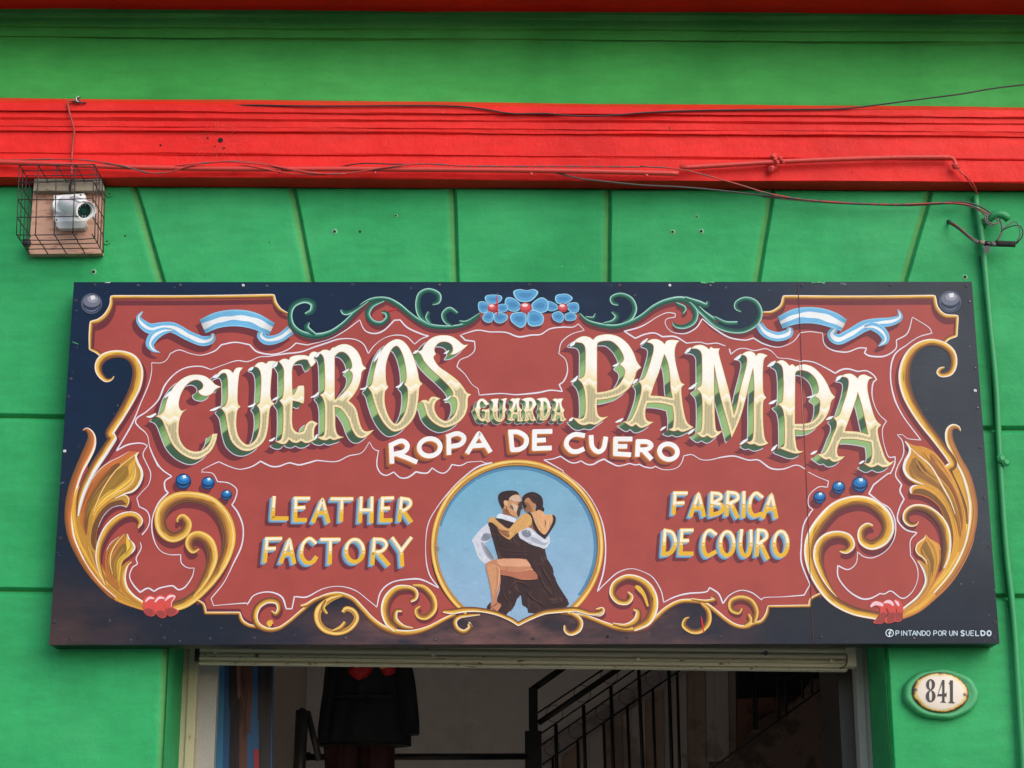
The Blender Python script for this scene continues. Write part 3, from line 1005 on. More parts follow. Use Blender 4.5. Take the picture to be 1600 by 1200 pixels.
brush(A, '610,30,26 510,190,34 380,385,36 290,570,34 240,720,30 215,845,14', 'S1', [(-1, C(214, 206, 200)), (0, W_), (0.7, W_), (1, CR)], 8.2)
A.build('leaf', PAINT, sign)
# left second curl, hook, small leaf, lower curl
A = Art()
s2 = outline('640,640! 700,624 742,652 744,705 724,755! 650,738 560,765 470,855 425,960 405,1060 400,1230 330,1150 345,960 420,800 520,690', 'S1')
fill(A, [s2 + np.array((4, 6))], MAROON, 2.15)
fill(A, [s2], C(196, 144, 56), 8.1)
patches(A, [('S1', '560,700 660,675 700,700 722,722! 650,735 560,762 470,850 422,960 402,1060 395,1200 350,1120 365,960 430,820 500,740', C(116, 74, 46))], 8.5)
brush(A, '722,752,8 655,735,7 560,762,7 475,850,7 425,960,5', 'S1', C(206, 200, 214), 9.2)
brush(A, '640,640,5 700,626,12 738,655,13 742,705,10 724,740,6', 'S1', CR, 9.3)
A.build('leaf', PAINT, sign)
piece('leaf_curl', [('S1', '835,968,22 862,900,58 822,842,62 740,826,62 640,862,70 540,950,76 470,1065,72 432,1185,62 425,1300,56 450,1420,40 500,1560,20', [(-1, C(120, 76, 46)), (-0.6, BR), (-0.2, OC), (0.2, YE), (0.55, OC), (0.7, W_), (0.95, W_), (1, CR)])], shadow=(2, 7), h=8.6)
A = Art()
s3 = outline('730,1028! 748,1085 800,1135 806,1190 762,1240 692,1290 660,1340 645,1450 650,1600 560,1560 500,1450 498,1260 525,1165 600,1092 690,1025!', 'S1')
fill(A, [s3 + np.array((3, 5))], MAROON, 2.2)
fill(A, [s3], C(184, 116, 52), 8.0)
patches(A, [('S1', '715,1130 735,1180 690,1270 650,1350 620,1500 590,1420 600,1260 660,1150', C(134, 104, 48)),
            ('S1', '722,1040! 745,1100 785,1150 780,1200 700,1260 680,1290 720,1200 715,1120', C(240, 196, 72))], 8.4)
streaks(A, '690,1030 600,1100 520,1190 500,1350 560,1560', '735,1060 800,1150 760,1240 670,1330 645,1560', 'S1', [(0, (196, 112, 54)), (.3, (190, 120, 54)), (.5, (140, 104, 48)), (.75, (214, 164, 62)), (1, (238, 196, 76))], 23, 9.2, 14)
brush(A, '728,1030,8 750,1090,14 795,1140,18 800,1190,16 755,1240,12 695,1288,5', 'S1', W_, 9.4)
brush(A, '690,1040,3 620,1120,9 565,1220,11 548,1330,9 575,1450,3', 'S1', CR, 9.4)
brush(A, '640,1060,3 560,1120,7 512,1200,4', 'S1', C(230, 220, 220), 9.4)
A.build('leaf', PAINT, sign)
piece('leaf_curl', [('S1', '772,1318,14 725,1345,42 686,1410,74 672,1500,84 700,1600,80 775,1690,74 892,1770,70', [(-1, YE), (-0.92, W_), (-0.72, W_), (-0.6, CR), (-0.3, OC), (0.1, C(196, 124, 56)), (0.6, C(170, 124, 50)), (1, OC)])], h=8.8)
# right big leaf
A = Art()
shape = outline('424,194! 520,240 640,262 740,328 835,440 920,560 985,700 1030,850 1060,1000 1050,1250 980,1350 940,1100 862,900 790,780 700,720 600,662 500,622 432,565 400,480 428,400 472,320 480,270 455,228', 'S3')
fill(A, [shape + np.array((-5, 6))], MAROON, 2.1)
fill(A, [shape], C(214, 150, 58), 8)
patches(A, [('S3', '690,325 760,380 860,500 930,640 990,820 1030,1000 1000,1200 950,1000 880,800 800,640 720,520 690,420', C(160, 102, 56)),
            ('S3', '540,365 600,430 720,560 820,680 900,820 860,850 780,740 680,660 560,620 490,560 465,470 500,400', C(150, 108, 54)),
            ('S3', '560,400 640,500 640,560 760,640 840,740 700,640 590,560 545,480', C(114, 74, 50))], 8.4)
streaks(A, '440,215 480,300 420,410 410,500 480,600 620,655 760,730 860,880 930,1080 970,1300', '520,242 650,268 750,340 850,460 930,590 1000,760 1040,960 1050,1200', 'S3', [(0, (230, 172, 66)), (.12, (206, 150, 62)), (.25, (128, 88, 50)), (.42, (168, 118, 54)), (.52, (240, 184, 80)), (.66, (170, 108, 58)), (.8, (186, 124, 62)), (1, (232, 164, 78))], 22, 9.9, 26)
brush(A, '480,262,6 560,340,12 680,440,16 760,560,17 830,690,17 900,820,14 950,960,6', 'S3', [(-1, YE), (0, W_), (1, CR)], 10.5)
brush(A, '428,198,12 475,270,24 470,330,30 430,410,34 418,490,32 460,565,26 530,612,16 620,650,6', 'S3', [(-1, YE), (-0.5, W_), (1, W_)], 10.9)
brush(A, '560,250,4 700,300,10 800,400,12 890,540,12 960,690,10 1020,840,4', 'S3', C(232, 166, 78), 10.6)
A.build('leaf', PAINT, sign)
A = Art()
s2 = outline('570,652! 515,655 475,690 485,745! 600,758 700,802 780,882 832,990 862,1100 872,1300 850,1450 960,1400 985,1200 900,900 770,740 650,675', 'S3')
fill(A, [s2 + np.array((-3, 8))], MAROON, 2.15)
fill(A, [s2], C(226, 162, 62), 8.1)
patches(A, [('S3', '525,700 620,695 740,760 840,880 900,1020 930,1200 900,1380 870,1250 850,1080 790,900 700,815 610,760 500,742!', C(126, 86, 48))], 8.5)
brush(A, '560,655,5 505,668,18 482,700,20 490,742,12', 'S3', W_, 9.2)
brush(A, '490,745,6 600,760,9 700,805,9 785,885,9 835,990,6', 'S3', C(214, 116, 62), 9.3)
A.build('leaf', PAINT, sign)
piece('leaf_curl', [('S3', '565,1030,14 535,1062,34 480,1062,50 434,1010,66 450,935,70 530,888,68 650,905,78 760,985,90 835,1100,98 862,1250,96 850,1400,84 815,1520,40', [(-1, YE), (-0.86, W_), (-0.66, W_), (-0.55, YE), (-0.3, OC), (0.0, C(140, 98, 50)), (0.5, C(108, 68, 48)), (1, C(96, 60, 50))])], shadow=(-3, 6), h=8.6)
A = Art()
s3 = outline('618,1175! 690,1215 780,1272 800,1360 792,1460 765,1560 705,1700 645,1800 640,1650 655,1500 622,1425 560,1385 530,1330 552,1262 612,1212 635,1188', 'S3')
fill(A, [s3 + np.array((-3, 4))], MAROON, 2.2)
fill(A, [s3], C(214, 150, 66), 8.0)
patches(A, [('S3', '640,1240 690,1290 730,1370 730,1480 680,1600 660,1500 640,1440 590,1360 600,1290', C(142, 104, 46))], 8.4)
streaks(A, '625,1200 545,1290 580,1390 650,1500 650,1750', '640,1180 770,1270 800,1400 760,1560 700,1700', 'S3', [(0, (232, 172, 72)), (.3, (150, 108, 48)), (.55, (160, 114, 52)), (.8, (222, 160, 68)), (1, (220, 150, 66))], 24, 9.2, 14)
brush(A, '640,1180,10 625,1215,15 560,1265,16 542,1330,15 575,1380,12 640,1430,10 655,1480,4', 'S3', [(-1, YE), (1, W_)], 9.4)
brush(A, '640,1170,5 700,1240,10 770,1290,8', 'S3', C(226, 172, 82), 9.4)
A.build('leaf', PAINT, sign)
piece('leaf_curl', [('S3', '556,1442,14 590,1465,40 648,1550,70 672,1650,80 640,1750,80 560,1850,72 405,1968,60', [(-1, C(200, 130, 60)), (-0.3, C(214, 150, 66)), (0.1, C(160, 116, 62)), (0.5, C(210, 190, 150)), (0.72, W_), (0.95, W_), (1, YE)])], h=8.8)

# ---- inner spirals ---------------------------------------------------------------
piece('spiral_scroll', [('A5', '832,385,14 838,362,28 865,352,40 893,395,55 868,450,62 800,478,66 742,440,72 722,370,74 745,292,76 820,236,72 920,226,66 1030,255,72 1108,330,80 1146,420,84 1152,510,78 1125,610,68 1065,715,62 980,810,62 890,880,66 802,915,62', P_YEL_L()),
                        ('A5', '962,548,20 925,562,38 902,520,50 920,478,54 970,468,58 1028,510,66 1050,600,66 1025,690,56 980,775,40 925,850,14', P_YEL_L(), 0.5)], shadow=(-2, 9), h=7)
piece('spiral_scroll', [('A9', '655,410,18 620,405,38 582,440,44 592,500,56 650,527,66 720,492,76 752,420,80 732,342,76 670,280,70 600,252,66 520,252,66 420,290,70 332,380,76 275,480,80 260,580,76 285,690,70 345,800,64 420,880,58 540,940,56 690,972,52', P_GOLD_R()),
                        ('A9', '448,562,16 488,565,36 520,530,50 500,482,54 440,462,52 370,478,58 322,530,64 312,610,62 340,705,44 385,790,26 430,850,6', P_GOLD_R(), 0.5)], shadow=(1, 8), h=7)
# gold clasps
def clasp(items):
    A = Art()
    for i, (s, dark, hi) in enumerate(items):
        h = 10 + i * 1.2
        fill(A, [outline(s[1], s[0])], C(214, 78, 72), h)
        fill(A, [outline(dark[1], dark[0])], C(158, 66, 62), h + 0.3)
        brush(A, hi[1], hi[0], C(240, 200, 206), h + 0.6)
    return A
A = clasp([(('S1', '900,1700 960,1668 1020,1690 1010,1780 1015,1870 960,1888 905,1850 888,1780'), ('S1', '905,1815 960,1805 1005,1835 1005,1870 960,1886 910,1850'), ('S1', '915,1735,14 960,1695,26 1010,1705,12')),
           (('S1', '1010,1700 1070,1665 1120,1690 1115,1790 1135,1880 1090,1908 1030,1870 1000,1790'), ('S1', '1030,1840 1080,1825 1120,1850 1125,1885 1085,1902 1035,1870'), ('S1', '1015,1740,14 1060,1695,26 1115,1700,12')),
           (('S1', '1115,1700 1170,1652 1228,1680 1200,1750 1200,1790 1262,1830 1230,1870 1160,1888 1125,1820'), ('S1', '1130,1820 1190,1800 1240,1830 1225,1865 1160,1884'), ('S1', '1120,1725,14 1170,1680,28 1225,1682,14 1190,1740,8 1185,1790,5'))])
A.build('red_clasp', PAINT, sign)
A = clasp([(('S3', '60,1900 110,1862 200,1872 230,1950 225,2060 170,2100 95,2085 150,2020 160,1930'), ('S3', '170,1990 225,1990 228,2060 170,2098 110,2080'), ('S3', '65,1922,20 120,1885,40 200,1905,30')),
           (('S3', '195,1880 250,1850 320,1880 330,1970 320,2070 240,2095 215,2060 255,1980'), ('S3', '250,1990 325,1990 322,2060 245,2088'), ('S3', '205,1880,16 260,1868,36 310,1905,26')),
           (('S3', '300,1870 345,1842 390,1880 408,1960 390,2060 330,2080 315,2050 340,1960'), ('S3', '340,1990 402,1985 388,2050 328,2070'), ('S3', '318,1858,10 345,1880,30 362,1915,16'))])
A.build('red_clasp', PAINT, sign)

# ---- bottom wave ------------------------------------------------------------------
piece('gold_border', [('A5', '945,868,12 990,898,20 1004,953,20! 1215,953,20! 1232,1000,26 1275,1030,24 1330,1040,22', P_GOLD_L())], shadow=(0, -4), h=5)
piece('wave_scroll', [('A6', '175,862,14 205,880,26 226,845,32 210,802,36 150,795,38 95,830,40 72,890,42 90,945,40 150,976,32 220,970,26 290,925,24 360,865,24 440,800,26 520,765,30 600,755,34 680,782,32 740,842,34 800,908,36 870,960,38 960,992,40 1060,994,38 1160,965,32 1260,912,28 1330,880,24', P_GOLD_L()),
                      ('A6', '172,955,22 160,935,30 185,925,24', YE, 0.4),
                      ('A6', '360,830,18 400,820,26 450,790,26 510,765,14', P_GOLD_L(), 0.6)], shadow=(1, 5), h=6)
piece('spiral_scroll', [('A6', '640,930,26 610,965,30 560,985,16', P_YEL_R(), 0.5),
                        ('A6', '622,868,22 645,845,32 690,862,34 708,910,34 665,968,34 590,995,34 510,975,38 468,920,42 474,850,46 540,790,36 620,762,16', P_ROPE()),
                        ('A6', '522,878,20 498,840,26 520,795,18', P_YEL_R(), 0.5)], h=6.6)
piece('spiral_scroll', [('A6', '1045,795,26 1078,775,30 1075,735,32 1030,715,36 960,722,46 905,775,52 885,850,54 905,925,50 955,975,42', P_GOLD_R()),
                        ('A6', '1108,832,14 1085,855,28 1100,890,34 1145,895,38 1190,850,40 1185,780,40 1130,715,34 1060,700,16', P_YEL_R(), 0.4),
                        ('A6', '992,855,22 955,860,28 950,915,38 1000,958,30 1060,968,14', P_GOLD_L(), 0.7)], shadow=(1, 5), h=7)
piece('spiral_scroll', [('A6', '1395,978,14 1420,955,26 1408,935,22 1418,962,26 1380,990,30 1335,968,30 1322,925,30 1350,895,28 1410,885,22 1480,880,12', P_GOLD_R())], h=6.6)
piece('centre_crest', [('A7', '125,988,20 180,990,34 270,978,34 360,982,28 450,1002,26 530,1035,26 580,1066,26! 650,1030,28 740,995,30 830,984,32 930,978,30 1010,1000,26 1060,1000,24 1092,985,26 1085,968,16', P_GOLD_R())], h=15)
piece('spiral_scroll', [('A7', '862,1072,14 868,1105,26 900,1122,30 945,1098,34 955,1050,34 915,1010,30 850,990,16', P_GOLD_R())], h=6.6)
piece('wave_scroll', [('A8', '-20,868,24 60,882,24 120,888,26 180,908,28 260,940,32 340,966,38 430,975,40 510,958,36 570,912,32 640,848,30 720,804,30 800,797,30 880,812,28 950,860,28 1020,918,28 1080,952,28 1140,960,28 1190,940,26 1240,925,26 1272,880,24 1284,832,18! 1400,830,18 1540,828,20! 1550,785,20 1608,752,18', P_GOLD_L()),
                      ('A8', '205,850,12 245,848,30 232,878,30 150,872,22 60,860,12', P_GOLD_L(), 0.5),
                      ('A8', '925,770,10 948,788,26 890,798,22 800,785,14', P_GOLD_R(), 0.5)], shadow=(1, 5), h=6)
piece('spiral_scroll', [('A8', '402,742,14 425,770,30 400,803,36 345,798,38 308,750,40 325,690,42 390,650,38 460,658,44 525,700,52 562,770,58 562,850,60 525,925,54 440,972,34', P_GOLD_L()),
                        ('A8', '440,845,14 470,865,36 455,920,44 390,952,32 310,940,16', P_GOLD_R(), 0.5),
                        ('A8', '450,705,14 472,718,30 505,760,22 530,830,12', YE, 0.6)], shadow=(-1, 6), h=7)
piece('spiral_scroll', [('A8', '788,900,8 765,912,22 755,950,30 800,985,30 858,982,34 905,932,36 905,862,32 860,812,18', P_YEL_R())], h=6.6)
piece('spiral_scroll', [('A8', '1115,840,14 1095,868,26 1052,848,32 1052,800,34 1108,778,34 1172,800,36 1205,862,34 1192,935,26', P_YEL_L()),
                        ('A8', '1155,880,22 1168,920,28 1132,950,18', P_YEL_L(), 0.4)], shadow=(0, 5), h=7)

# ---- green vines -------------------------------------------------------------------
piece('green_vine', [('A2', '228,245,20 268,225,34 275,180,36 225,160,32 160,185,32 133,240,32 145,310,34 200,360,36 290,380,38 380,362,34 460,310,28 530,242,24 592,180,24 660,150,26 740,150,26 810,186,30 870,235,28 930,280,28 1000,314,30 1090,326,28 1180,320,24 1260,292,22 1322,243,16', P_VINE_L()),
                     ('A2', '250,295,16 238,330,34 290,372,22', P_VINE_L(), 0.4), ('A2', '452,215,16 475,238,28 530,222,22 620,162,12', P_VINE_R(), 0.4),
                     ('A2', '705,230,12 735,235,30 742,268,28 700,302,28 645,288,30 618,240,34 648,188,32 720,158,16', P_VINE_R(), 0.4),
                     ('A2', '1022,182,14 1060,165,28 1060,120,30 1000,94,28 945,120,30 930,190,32 950,258,32 1010,305,20', P_VINE_R(), 0.4),
                     ('A2', '1002,230,18 990,265,26 1015,305,14', P_VINE_R(), 0.7),
                     ('A2', '1178,240,20 1130,212,30 1092,245,30 1105,290,24 1150,318,12', P_VINE_R(), 0.5), ('A2', '1190,290,14 1240,292,22 1320,240,10', P_VINE_L(), 0.6)],
      shadow=(1, 6), h=5)
piece('green_vine', [('A3', '740,240,12 790,286,22 870,312,28 960,322,30 1050,300,28 1130,257,28 1210,197,30 1290,162,34 1380,150,38 1450,182,38 1520,238,34 1590,282,28', P_VINE_L()),
                     ('A3', '842,240,8 828,268,20 780,262,12', P_VINE_R(), 0.4), ('A3', '945,228,12 975,258,30 950,290,26 890,302,12', P_VINE_R(), 0.4),
                     ('A3', '985,185,14 950,172,24 945,140,24 1000,122,26 1062,148,28 1088,210,30 1062,270,26 1010,298,12', P_VINE_L(), 0.4),
                     ('A3', '1545,165,16 1535,190,30 1480,172,36 1400,142,22', P_VINE_R(), 0.5),
                     ('A3', '1325,295,10 1345,318,24 1400,322,30 1455,290,34 1468,230,34 1430,172,18', P_VINE_R(), 0.6), ('A3', '1385,240,14 1398,205,26 1345,175,14', P_VINE_R(), 0.6),
                     ('A4', '315,182,8 288,165,17 292,136,18 336,117,20 386,135,22 410,185,24 392,240,24 330,277,24 260,278,24 190,252,24 130,200,24 60,130,24', P_VINE_L()),
                     ('A4', '295,240,20 235,238,20 180,210,12', P_VINE_R(), 0.5)], shadow=(0, 6), h=5)

# ---- flowers ---------------------------------------------------------------------------
PB = C(86, 158, 206); PL = C(150, 206, 232); PD = C(52, 110, 160)
def flower(petals, centre, r, fr, red_stroke=None):
    A = Art()
    ox, oy, k = FR[fr]
    for i, s in enumerate(petals):
        q = outline(s, fr, 1.5)
        fill(A, [q + np.array((-2, 5))], MAROON, 2.3, None) if inside(q.mean(0)[None] + np.array([[-2, 7]]), CLIP)[0] else None
        c = q.mean(0)
        cc = np.array((ox + centre[0] / k, oy + centre[1] / k))
        fill(A, [q], PL, 7 + 0.6 * i)
        q2 = c + (q - c) * 0.86
        fill(A, [q2], PB, 7.2 + 0.6 * i)
        q3 = cc + (q2 - cc) * 0.80
        q3 = c + (q3 - q3.mean(0)) * np.array((0.8, 0.55)) + (cc - c) * 0.02
        fill(A, [q3], PD * 0.5 + PB * 0.5, 7.4 + 0.6 * i)
    cc = np.array((ox + centre[0] / k, oy + centre[1] / k)); r /= k
    th = np.linspace(0, 2 * np.pi, 28, endpoint=False)
    circ = lambda c, rx, ry: np.column_stack([c[0] + rx * np.cos(th), c[1] + ry * np.sin(th)])
    fill(A, [circ(cc, r, r * 0.9)], C(176, 58, 62), 10.6)
    fill(A, [circ(cc + (-0.1 * r, -0.2 * r), r * 0.8, r * 0.6)], C(214, 84, 88), 10.9)
    fill(A, [circ(cc + (-0.15 * r, -0.42 * r), r * 0.5, r * 0.28)], C(246, 214, 214), 11.2)
    if red_stroke:
        brush(A, red_stroke, fr, C(214, 40, 48), 11.6)
    A.build('blue_flower', PAINT, sign)
flower(['150,150 160,128 200,122 250,128 258,150 240,172 215,180 175,178', '108,205 112,170 145,165 178,185 180,210 150,238 120,230', '230,190 262,180 292,190 290,222 258,234 232,222',
        '150,238 190,226 206,250 196,290 165,298 135,275', '206,245 240,232 290,250 288,280 250,302 212,290'], (197, 205), 30, 'A3', '224,128,4 228,190,9 230,256,5')
flower(['598,125 630,118 665,118 698,140 690,160 655,180 605,178 588,150', '540,165 575,170 605,190 608,212 570,226 538,215', '660,190 690,172 730,175 740,210 725,235 685,232', 
        '570,245 610,226 640,245 642,280 620,298 580,280', '652,245 690,232 722,250 715,280 670,288 650,275'], (638, 205), 31, 'A3')
flower(['330,100 370,88 410,95 455,88 484,105 470,135 430,165 370,165 335,135', '275,165 290,140 330,145 372,180 375,205 350,228 310,225 280,200', '440,190 470,155 510,140 545,165 545,215 515,235 465,232',
        '315,245 350,232 400,235 412,270 405,310 375,330 330,305 308,275', '420,235 450,215 500,235 520,270 505,310 450,322 418,300'], (406, 205), 38, 'A3')

# ---- balls and berries -------------------------------------------------------------------
def ball(name, c, r, fr, cols, sh=None, label=None):
    A = Art()
    ox, oy, k = FR[fr]
    c = np.array((ox + c[0] / k, oy + c[1] / k)); r /= k
    th = np.linspace(0, 2 * np.pi, 40, endpoint=False)
    circ = lambda c, rx, ry: np.column_stack([c[0] + rx * np.cos(th), c[1] + ry * np.sin(th)])
    if sh:
        fill(A, [circ(c + np.array(sh), r * 0.95, r * 0.8)], MAROON, 2.4)
    fill(A, [circ(c, r, r * 0.98)], cols[0], 7)
    fill(A, [circ(c + (0.04 * r, 0.12 * r), r * 0.84, r * 0.74)], cols[1], 7.4)
    fill(A, [circ(c + (0.02 * r, -0.22 * r), r * 0.80, r * 0.56)], cols[2], 7.8)
    fill(A, [circ(c + (0.1 * r, -0.42 * r), r * 0.50, r * 0.34)], cols[3], 8.2)
    brush(A, None, None, cols[4], 8.5, rows=np.array([(c[0] + r * 0.75 * math.cos(a), c[1] + r * 0.72 * math.sin(a), r * 0.13 * math.sin((a - .3) / 2.4 * math.pi) + .2) for a in np.linspace(0.3, 2.7, 20)]))
    q = outline('%.2f,%.2f! %.2f,%.2f! %.2f,%.2f! %.2f,%.2f!' % (c[0] - .12 * r, c[1] - .72 * r, c[0] + .3 * r, c[1] - .78 * r, c[0] + .36 * r, c[1] - .42 * r, c[0] - .02 * r, c[1] - .34 * r), 'X')
    fill(A, [q], cols[5], 8.9)
    A.build(name, PAINT, sign, label)
GB = [C(82, 90, 110), C(40, 52, 76), C(112, 116, 132), C(150, 152, 164), C(104, 112, 134), C(226, 226, 230)]
ball('glass_ball', (253, 178), 66, 'A1', GB)
ball('glass_ball', (1358, 133), 56, 'A4', GB)
BB = [C(20, 58, 104), C(18, 44, 82), C(24, 108, 176), C(62, 146, 204), C(40, 110, 170), C(230, 240, 246)]
for fr, lst in (('A5', ((866, 129, 50), (1021, 139, 42), (1136, 214, 34))), ('A9', ((574, 148, 51), (441, 168, 42), (322, 230, 40)))):
    for x, y, r in lst:
        ball('blue_berry', (x, y), r, fr, BB, (-5, 9))

# ---- ribbons ---------------------------------------------------------------------------------
LB = C(112, 182, 222); LB2 = C(150, 206, 234); WR = C(238, 240, 240); GR = C(150, 160, 170); DBL = C(56, 120, 170)
def band(q0=0.0, q1=1.0):
    def shade(c):
        def f(q):
            e = np.clip(np.maximum(0.16 - q, q - 0.86) / 0.16, 0, 1)[:, None]
            return c[None] * (1 - e * 0.38)
        return f
    return [(-1, shade(LB2)), (-0.75, shade(LB)), (-0.34, shade(LB)), (-0.33, shade(WR)), (0.33, shade(WR)), (0.34, shade(LB)), (0.8, shade(LB)), (1, shade(LB2))]
piece('ribbon', [('A1', '1012,365,18 1000,400,52 945,412,62 860,380,62 765,330,66 690,328,66 620,335,66 565,300,52 548,262,30 572,228,8', band()),
                 ('A1', '760,345,20 700,350,46 645,380,62 618,430,54 640,468,26 682,484,4', band(), 0.5),
                 ('A1', '1325,345,40 1312,380,52 1355,408,58 1430,392,54 1498,342,60', band(), 0.3),
                 ('A1', '946,322,92 1040,282,100 1150,268,104 1260,284,104 1380,338,84', band(), 1.6)], shadow=(-6, 9), h=6)
piece('ribbon', [('A4', '785,268,30 765,298,44 800,322,52 860,295,54 930,255,56 1000,240,50 1065,232,42 1108,210,30 1098,172,6', band()),
                 ('A4', '930,262,20 975,258,42 1020,285,46 1035,325,36 1000,356,6', band(), 0.5),
                 ('A4', '402,245,38 435,288,44 495,308,46 550,292,44 556,262,26', band(), 0.3),
                 ('A4', '508,238,64 590,206,78 680,202,82 765,222,80 828,252,66', band(), 1.6)], shadow=(-6, 9), h=6)

# ---- big letters --------------------------------------------------------------------
FW1 = C(249, 246, 236); FCR = C(242, 226, 178); FRIM = C(238, 206, 140); FOL = C(180, 166, 124); FOL2 = C(198, 186, 146)
E_D = C(62, 92, 66); E_D2 = C(58, 84, 84); E_M = C(96, 138, 80); E_L = C(146, 182, 118); E_L2 = C(120, 162, 98)
def ext_color(v, dark_from):
    """banded green of the painted thickness, v = height within the letter"""
    stops = [(0.0, E_D2), (0.17, E_D), (0.19, E_M), (0.27, E_M), (0.275, E_L2), (0.30, E_L2), (0.305, E_L), (0.33, E_L2), (0.335, E_L), (0.47, E_L), (0.48, E_D),
             (0.58, E_D), (0.59, E_M), (0.66, E_L2), (0.665, E_L), (0.69, E_L2), (0.70, E_L), (dark_from, E_L), (dark_from + 0.01, E_D), (1.3, E_D)]
    x = [s[0] for s in stops]
    return np.column_stack([np.interp(v, x, [s[1][k] for s in stops]) for k in range(3)])

def big_letter(ch, word, fr, outer, holes=(), glints=(), dark=0.84, ev=(-9, 7.5), sv=(-19.5, 15), s=1.0, label=None):
    A = Art()
    polys = [outline(outer, fr, 1.5)] + [outline(q, fr, 1.5) for q in holes]
    y0, y1 = polys[0][:, 1].min(), polys[0][:, 1].max()
    x0, x1 = polys[0][:, 0].min(), polys[0][:, 0].max()
    ev = np.array(ev, float) * s; sv = np.array(sv, float) * s
    # painted cast shadow
    for k in range(4):
        t = k / 3.0
        o = ev * 0.6 * (1 - t) + sv * t
        fill(A, [q + o for q in polys], MAROON, 2.6 + 0.08 * k)
    # pale line round the far edge of the thickness
    for q in polys:
        rows = np.column_stack([np.vstack([q, q[:1]]) + ev, np.full(len(q) + 1, 2.6 if s > .6 else 1.1)])
        brush(A, None, None, C(206, 204, 220), 3.6, rows=rows)
    # green thickness
    K = 9 if s > .6 else 5
    for k in range(K, 0, -1):
        o = ev * k / K
        def colf(v, d, o=o):
            vv = (v[:, 1] - o[1] - y0) / (y1 - y0) + 0.04 * (v[:, 0] - o[0] - x0) / max(x1 - x0, 1)
            return ext_color(vv, dark)
        fill(A, [q + o for q in polys], colf, 4.2 + (K - k) * 0.12, grid=4.5 if s > .6 else None)
    # face
    rim = 0.9 * s; core = 3.3 * s
    def facecol(v, d):
        vv = (v[:, 1] - y0) / (y1 - y0)
        vv = vv + 0.02 * np.sin(v[:, 0] * 0.35)
        out = np.zeros((len(v), 3))
        up = np.clip((vv - 0.34) / 0.14, 0, 1)[:, None]
        lo = np.clip((vv - 0.565) / 0.02, 0, 1)[:, None]
        streak = (0.5 + 0.5 * np.sin(v[:, 0] * 1.3 + v[:, 1] * 0.05))[:, None]
        base = FW1[None] * (1 - up) + FCR[None] * up
        wht = ((vv > 0.505) & (vv < 0.54))[:, None] * 0.8
        base = base * (1 - wht) + FW1[None] * wht
        inner = (d > core)[:, None] * lo
        ol = FOL[None] * streak + FOL2[None] * (1 - streak)
        base = base * (1 - inner) + ol * inner
        r = (np.clip(1 - d / rim, 0, 1) * 0.9)[:, None]
        return base * (1 - r) + FRIM[None] * r
    # thin dark-red gap round the face
    for q in polys:
        rows = np.column_stack([np.vstack([q, q[:1]]), np.full(len(q) + 1, 1.5 * s)])
        brush(A, None, None, C(150, 74, 60), 6.0, rows=rows)
    fill(A, polys, facecol, 6.6, grid=1.35 * (1 if s > .6 else .9))
    for g in glints:
        brush(A, g, fr, [(-1, C(190, 214, 200)), (-0.2, C(244, 246, 246)), (1, C(240, 240, 246))], 7.4)
    o = A.build('letter', PAINT_FINE, sign, label or 'cream letter %s with green painted thickness, in %s' % (ch, word))
    return o

big_letter('C', 'CUEROS', 'L1', '155,603! 208,582 242,545 264,470 292,385 345,295 415,225 500,180 590,170 670,186 735,230 775,272 838,299! 785,318 745,365 700,390 650,388 612,368 600,340! 636,318 650,290 640,255 600,228 550,230 490,265 432,345 402,430 398,500 425,545 483,530! 440,562 410,620 395,700 395,790 420,870 470,935 550,970 630,962 690,918 728,860 745,788! 798,785! 783,860 742,950 680,1010 590,1052 500,1035 400,975 320,880 270,760 232,660 200,622',
           glints=('60,610,8 110,605,28 160,575,18', '250,412,10 292,370,28 335,330,8'), dark=0.80)
big_letter('U', 'CUEROS', 'L1', '752,202! 800,160 835,128 880,113 925,120 962,152! 985,110 1020,95 1067,97! 1032,145 1018,230 1010,330 1008,430 1015,478 1040,507! 1010,535 998,600 995,700 1010,790 1050,860 1110,900 1170,875 1215,810 1240,700 1245,600 1235,530 1210,490! 1240,455 1250,350 1255,230 1248,150 1222,100 1180,85! 1220,48 1268,40 1305,56! 1330,32 1370,27 1412,32! 1375,80 1360,200 1350,350 1357,430 1392,475! 1350,510 1335,600 1325,720 1300,830 1250,900 1180,945 1110,965 1030,945 950,870 912,760 895,660 878,575 835,517! 882,490 905,420 908,300 903,200 880,155 840,160',
           glints=('752,202,12 790,185,36 830,165,10', '720,545,10 770,530,28 830,502,12', '1120,125,12 1150,110,32 1175,90,10', '1115,505,10 1160,495,26 1195,465,8'), dark=0.76)
big_letter('E', 'CUEROS', 'L2', '238,232! 275,208 310,204 342,216! 365,185 430,168 510,168 548,180! 572,142 610,130 655,145! 622,178 604,196 625,236! 598,272 572,290! 555,255 532,215 470,215 415,240 380,300 376,400 378,500 382,582! 402,570 428,515 440,490 480,485 502,500 500,650 480,668 440,652 382,640! 378,750 376,850 388,930 430,970 490,962 510,920 530,880 580,850 645,880! 612,920 604,990 612,1048! 560,1076 510,1080 470,1060 430,1080 380,1072 345,1046! 310,1088 260,1090 208,1066! 260,1045 280,960 286,850 285,750 280,690 245,640! 280,600 290,500 290,400 290,320 272,275',
           glints=('170,300,12 200,270,38 225,235,10', '170,640,12 205,620,24 240,600,8', '135,1060,12 170,1050,26 200,1025,8'), dark=0.88)
